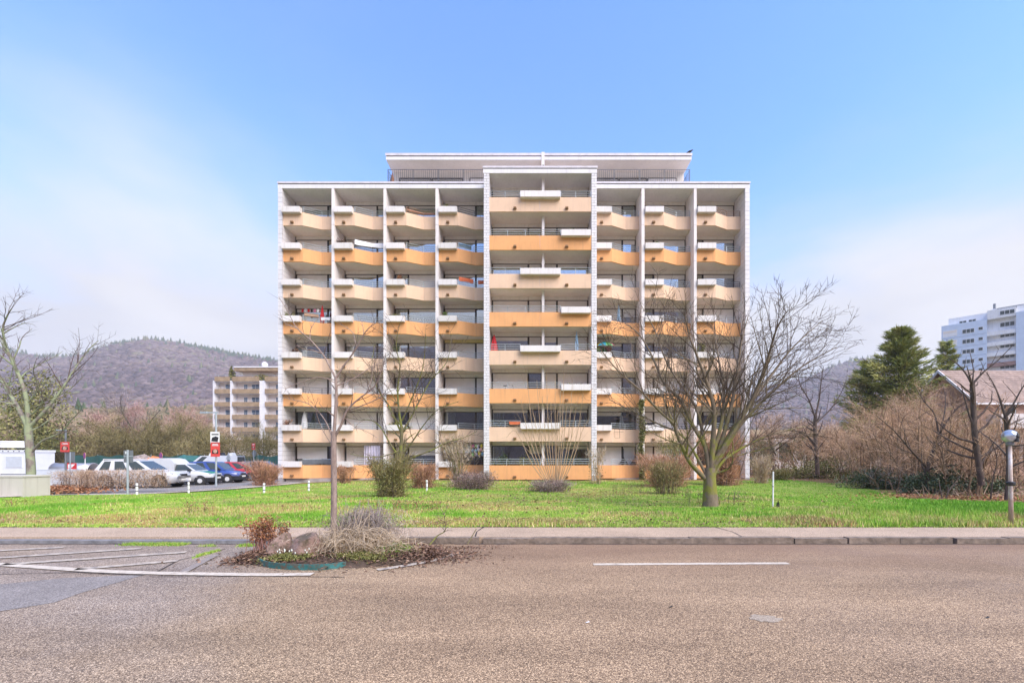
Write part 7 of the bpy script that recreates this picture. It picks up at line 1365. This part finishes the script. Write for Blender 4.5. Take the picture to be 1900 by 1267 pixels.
# lilac sheet hung like a curtain, ground floor second bay
o = thing('hung_sheet', 'pale lilac sheet hung inside the ground-floor second bay', 'cloth', (gx(690, YW + 1.0), YW + 1.0, 0.2)); me = curtain_mesh(1.25, 1.95, C['lilac'], 6); inst('sheet', me, o, (-0.6, 0, 0.35)); MB().cyl((-0.75, 0, 2.32), (0.75, 0, 2.32), 0.015, 6).build('cord', M['rail'], o, local=True)
o = thing('hung_sheet', 'pale patterned curtain hung across the ground-floor fourth bay', 'cloth', (gx(852, YW + 1.0), YW + 1.0, 0.2)); inst('sheet', curtain_mesh(2.1, 0.55, C['white'], 10), o, (-1.2, 0, 1.75)); MB().cyl((-1.25, 0, 2.31), (1.2, 0, 2.31), 0.015, 6).build('cord', M['rail'], o, local=True)
# balloons
rq = random.Random(5); cols = ['pink', 'cyan', 'yellow', 'green', 'white', 'blue', 'lilac']
PNAMES = {'pink': 'pink', 'cyan': 'bright blue', 'yellow': 'yellow', 'green': 'green', 'white': 'white', 'blue': 'pale blue', 'lilac': 'lilac'}
BL = ['%s balloon, %s in the %s row beside the left pier' % (PNAMES[cols[(i * 3) % 7]], ('first', 'second', 'third', 'last')[i % 4], ('top', 'middle', 'bottom')[i // 4]) for i in range(12)]
for i in range(12):
    x = gx(877 + (i % 4) * 5.5 + rq.uniform(-1.5, 1.5), YW + 0.9); z = 2.45 - (i // 4) * 0.30 + rq.uniform(-0.06, 0.06); m = MB().lathe([(0.012, -0.15)] + [(0.115*math.sin(a*math.pi/8), -0.14*math.cos(a*math.pi/8)) for a in range(1, 8)] + [(0.01, 0.142)], 0, 0, 10)
    b_ = m.build('balloon', C[cols[(i * 3) % 7]], smooth=True, label=BL[i], category='balloon', group='balloons on the ground-floor balcony'); b_.location = (x, YW + 0.9 + rq.uniform(-0.1, 0.1), z)
# plants in the planters
def bplant(label, k, b, dx, h, wd, mtl, seed, n=260, cx=None, y=None):
    x = (BX[b][0] + 0.03 if cx is None else cx) + dx; yy = YW - 0.0 if y is None else y; leafmass('balcony_plant', label, 'plant', x, yy, k*PITCH + 1.24, wd/2, 0.12, h, n, 0.045, M[mtl], seed, 0.6, group='plants in the balcony planters', clumps=14)
bplant('spiky green plant in the top-storey planter next to the left pier', 7, 3, 0.55, 0.42, 0.5, 'lf_olive', 1); bplant('dry plant in the planter under the white sheet', 6, 1, 0.4, 0.45, 0.9, 'lf_purple', 2); bplant('tiny green shoots in the sixth-storey planter next to the left pier', 6, 3, 0.8, 0.2, 0.6, 'lf_green', 3, 120); bplant('dry reddish plant in the third bay, five floors up', 5, 2, 1.0, 0.42, 0.7, 'lf_rust', 4); bplant('leafy plants at the left-end balcony with the red parasol', 4, 0, 0.5, 0.5, 1.0, 'lf_olive', 5); bplant('olive plants filling the planter of the third bay, four floors up', 4, 2, 0.7, 0.28, 1.25, 'lf_olive', 6, 420); bplant('green plant hanging in the fourth bay, four floors up', 4, 3, 0.5, 0.45, 0.5, 'lf_green', 7)
bplant('small dark conifer in the third bay, three floors up', 3, 2, 0.75, 0.75, 0.55, 'lf_ivy', 8, 500); bplant('dry brown plants in the planter by the white parasol at the left end', 1, 0, 0.35, 0.5, 0.9, 'lf_rust', 9); bplant('yellow-green plant in the middle right-wing bay, second row from the top', 6, 5, 1.0, 0.18, 0.8, 'lf_green', 10, 200); bplant('dark plant in the third bay one floor up', 1, 2, 0.6, 0.4, 0.9, 'lf_olive', 12); bplant('green plant in the first right-wing bay near the umbrella', 3, 4, 0.2, 0.5, 0.6, 'lf_green', 13); bplant('yellow-green shrub in the last right-wing bay, three floors up', 3, 6, 0.35, 0.8, 0.8, 'lf_olive', 14, 400); bplant('dry plant in the last left-wing bay, three floors up', 3, 0, 0.9, 0.4, 0.7, 'lf_dead', 15)
YPc = YC - 0.13
bplant('small green plant in the orange centre planter below the top storey', 6, 0, 0.8, 0.22, 0.5, 'lf_green', 21, 160, 1.98, YPc); bplant('sparse shoots in the long centre planter, third row from the top', 5, 0, 0.6, 0.15, 0.9, 'lf_olive', 22, 120, -0.94, YPc); bplant('flowering plants in the centre planter two floors up', 2, 0, 1.1, 0.2, 1.4, 'lf_olive', 23, 240, 1.98, YPc)
for i, (px, lab) in enumerate(((930, 'leafy plants behind the ground-floor rail at the left pier'), (975, 'plants behind the ground-floor rail left of the middle'), (1060, 'plants behind the ground-floor rail right of the middle'))): leafmass('potted_plant', lab, 'plant', gx(px, YC + 0.7), YC + 0.7, 0.9, 0.7, 0.25, 0.9, 420, 0.06, M['lf_ivy'] if i != 1 else M['lf_olive'], 30 + i)
leafmass('roof_bush', 'round ochre-green bush on the flat roof of the centre bay', 'shrub', gx(1004, 33.6), 33.6, 22.45, 0.48, 0.4, 0.62, 900, 0.05, M['lf_olive'], 40)
# orange trough on the centre balcony rail
o = thing('flower_trough', 'orange-brown flower trough on the rail of the lower centre balcony', 'flower box', (gx(955, YC), YC - 0.02, PITCH + 1.2)); MB().prism_y([(-0.36, 0), (0.36, 0), (0.4, 0.2), (-0.4, 0.2)], -0.12, 0.08).build('trough', C['orange'], o, local=True)
for x in (-0.25, 0.25): MB().box(x - 0.015, x + 0.015, 0.081, 0.14, 0.05, 0.3).build('hook', M['rail_dark'], o, local=True)
# wire hanger on a parapet in the right wing
o = thing('planter_hanger', 'black wire planter hanger on the first right-wing parapet', 'hanger', (gx(1146, YW), YW + 0.2, PITCH)); m = MB(); m.tube([(-0.2, -0.1, 1.0), (-0.2, -0.14, 0.32), (0.2, -0.0, 0.32), (0.2, 0.06, 1.0)], 0.014, 5); m.build('wire_frame', M['dark'], o, local=True); MB().tube([(-0.25, -0.11, 0.80), (0.5, 0.08, 0.80)], 0.012, 5).build('cross_wire', M['dark'], o, local=True)
# two dark folded garden shades on the ground floor
for px, lab in ((1157, 'dark cone-shaped garden shade on the ground-floor right-wing balcony'), (1178, 'second dark cone-shaped shade beside the ivy fin')):
    o = thing('garden_shade', lab, 'shade', (gx(px, YW + 1.2), YW + 1.2, 0.19)); m = MB().lathe([(0.42, 0.86), (0.36, 0.92), (0.20, 1.15), (0.06, 1.35), (0.02, 1.45)], 0, 0, 14); m.build('shade', C['dark'], o, local=True); MB().cyl((0, 0, 0), (0, 0, 2.1), 0.022, 8).build('pole', M['dark'], o, local=True)
# bicycle on a centre balcony
o = thing('bicycle', 'dark bicycle leaning behind the rail of the orange centre balcony', 'bicycle', (gx(943, YC + 0.9), YC + 0.9, 2*PITCH + 0.19)); 
for x in (-0.52, 0.52): m = MB(); m.tube([(x + 0.33*math.cos(6.283*k/20), 0, 0.35 + 0.33*math.sin(6.283*k/20)) for k in range(21)], 0.018, 5, cap=False); m.build('wheel', M['tyre'], o, local=True)
m = MB(); m.tube([(-0.52, 0, 0.35), (-0.2, 0, 0.85), (0.38, 0, 0.9), (-0.05, 0, 0.35), (-0.2, 0, 0.85)], 0.018, 6); m.build('frame', M['dark'], o, local=True); MB().tube([(0.52, 0, 0.35), (0.36, 0, 1.05)], 0.016, 6).build('fork', M['dark'], o, local=True); MB().tube([(0.30, -0.28, 1.22), (0.34, -0.15, 1.24), (0.36, 0, 1.12), (0.34, 0.15, 1.24), (0.30, 0.28, 1.22)], 0.014, 6).build('handlebar', M['dark'], o, local=True); MB().prism([(-0.36, -0.05), (-0.08, -0.02), (-0.08, 0.02), (-0.36, 0.05)], 1.17, 1.22).build('saddle', M['dark'], o, local=True); MB().cyl((-0.2, 0, 0.85), (-0.22, 0, 1.17), 0.014, 6).build('seat_post', M['dark'], o, local=True)
# string of white bulbs on a rail
o = thing('fairy_lights', 'string of small white bulbs along the rail four floors up', 'string lights', (BX[2][0] + 1.5, YW, 4*PITCH + 1.3)); cord = []
for i in range(25):
    x = 1.5 + 2.2*i/24; y = float(np.interp(x, [p[0] for p in RL], [p[1] for p in RL])) - 0.03; cord.append((BX[2][0] + x, YW + y, 4*PITCH + 1.30 - 0.05*abs(math.sin(i*0.5))))
MB().tube(cord, 0.006, 4).build('cord', M['dark'], o)
for p in cord[::2]: MB().lathe([(0.008, p[2] - 0.05), (0.03, p[2] - 0.03), (0.03, p[2] - 0.01), (0.008, p[2])], p[0], p[1] - 0.01, 8).build('bulb', M['sign_white'], o)
# washing line
o = thing('washing_line', 'line of small coloured laundry at the left-end balcony with the red parasol', 'washing line', (gx(575, Yb), Yb, 4*PITCH + 2.2)); xa, xb = gx(556, Yb), gx(592, Yb); MB().tube([(xa, Yb, 4*PITCH + 2.3), ((xa+xb)/2, Yb, 4*PITCH + 2.2), (xb, Yb, 4*PITCH + 2.3)], 0.008, 4).build('cord', M['rail'], o)
for i, c in enumerate(('red', 'white', 'red', 'dark', 'pink', 'white')): x = xa + 0.15 + i*0.24; MB().box(x, x + 0.16, Yb - 0.01, Yb + 0.01, 4*PITCH + 1.98, 4*PITCH + 2.22).build('garment', C[c], o)
o = thing('flower_box', 'brown wooden flower box on the rail of the left-end balcony with the red parasol', 'flower box', (BX[0][0] + 2.0, YW + 0.45, 4*PITCH + 1.40)); me = MB(); me.box(-0.5, 0.5, -0.1, 0.1, 0.0, 0.2); x_ = me.build('box', M['rail_rust'], o, local=True); x_.rotation_euler = (0, 0, R(28)); s_ = MB().box(-0.45, 0.45, -0.07, 0.07, 0.201, 0.23).build('soil', M['soil'], o, local=True); s_.rotation_euler = (0, 0, R(28))
# crow on the roof corner
m = MB(); m.tube([(-0.26, 0, 0.12), (-0.16, 0, 0.15), (-0.06, 0, 0.19), (0.05, 0, 0.22), (0.12, 0, 0.28), (0.17, 0, 0.31), (0.21, 0, 0.305), (0.27, 0, 0.29)], [0.025, 0.045, 0.085, 0.085, 0.055, 0.048, 0.03, 0.006], 8); bd = thing('bird', 'black bird perched on the right corner of the penthouse roof', 'bird', (gx(1281, PY), PY + 0.1, 25.30)); m.build('body', M['dark'], bd, smooth=True, local=True)
for s in (-1, 1): MB().cyl((0.0, s*0.03, 0.0), (0.0, s*0.03, 0.15), 0.008, 5).build('leg', M['dark'], bd, local=True)
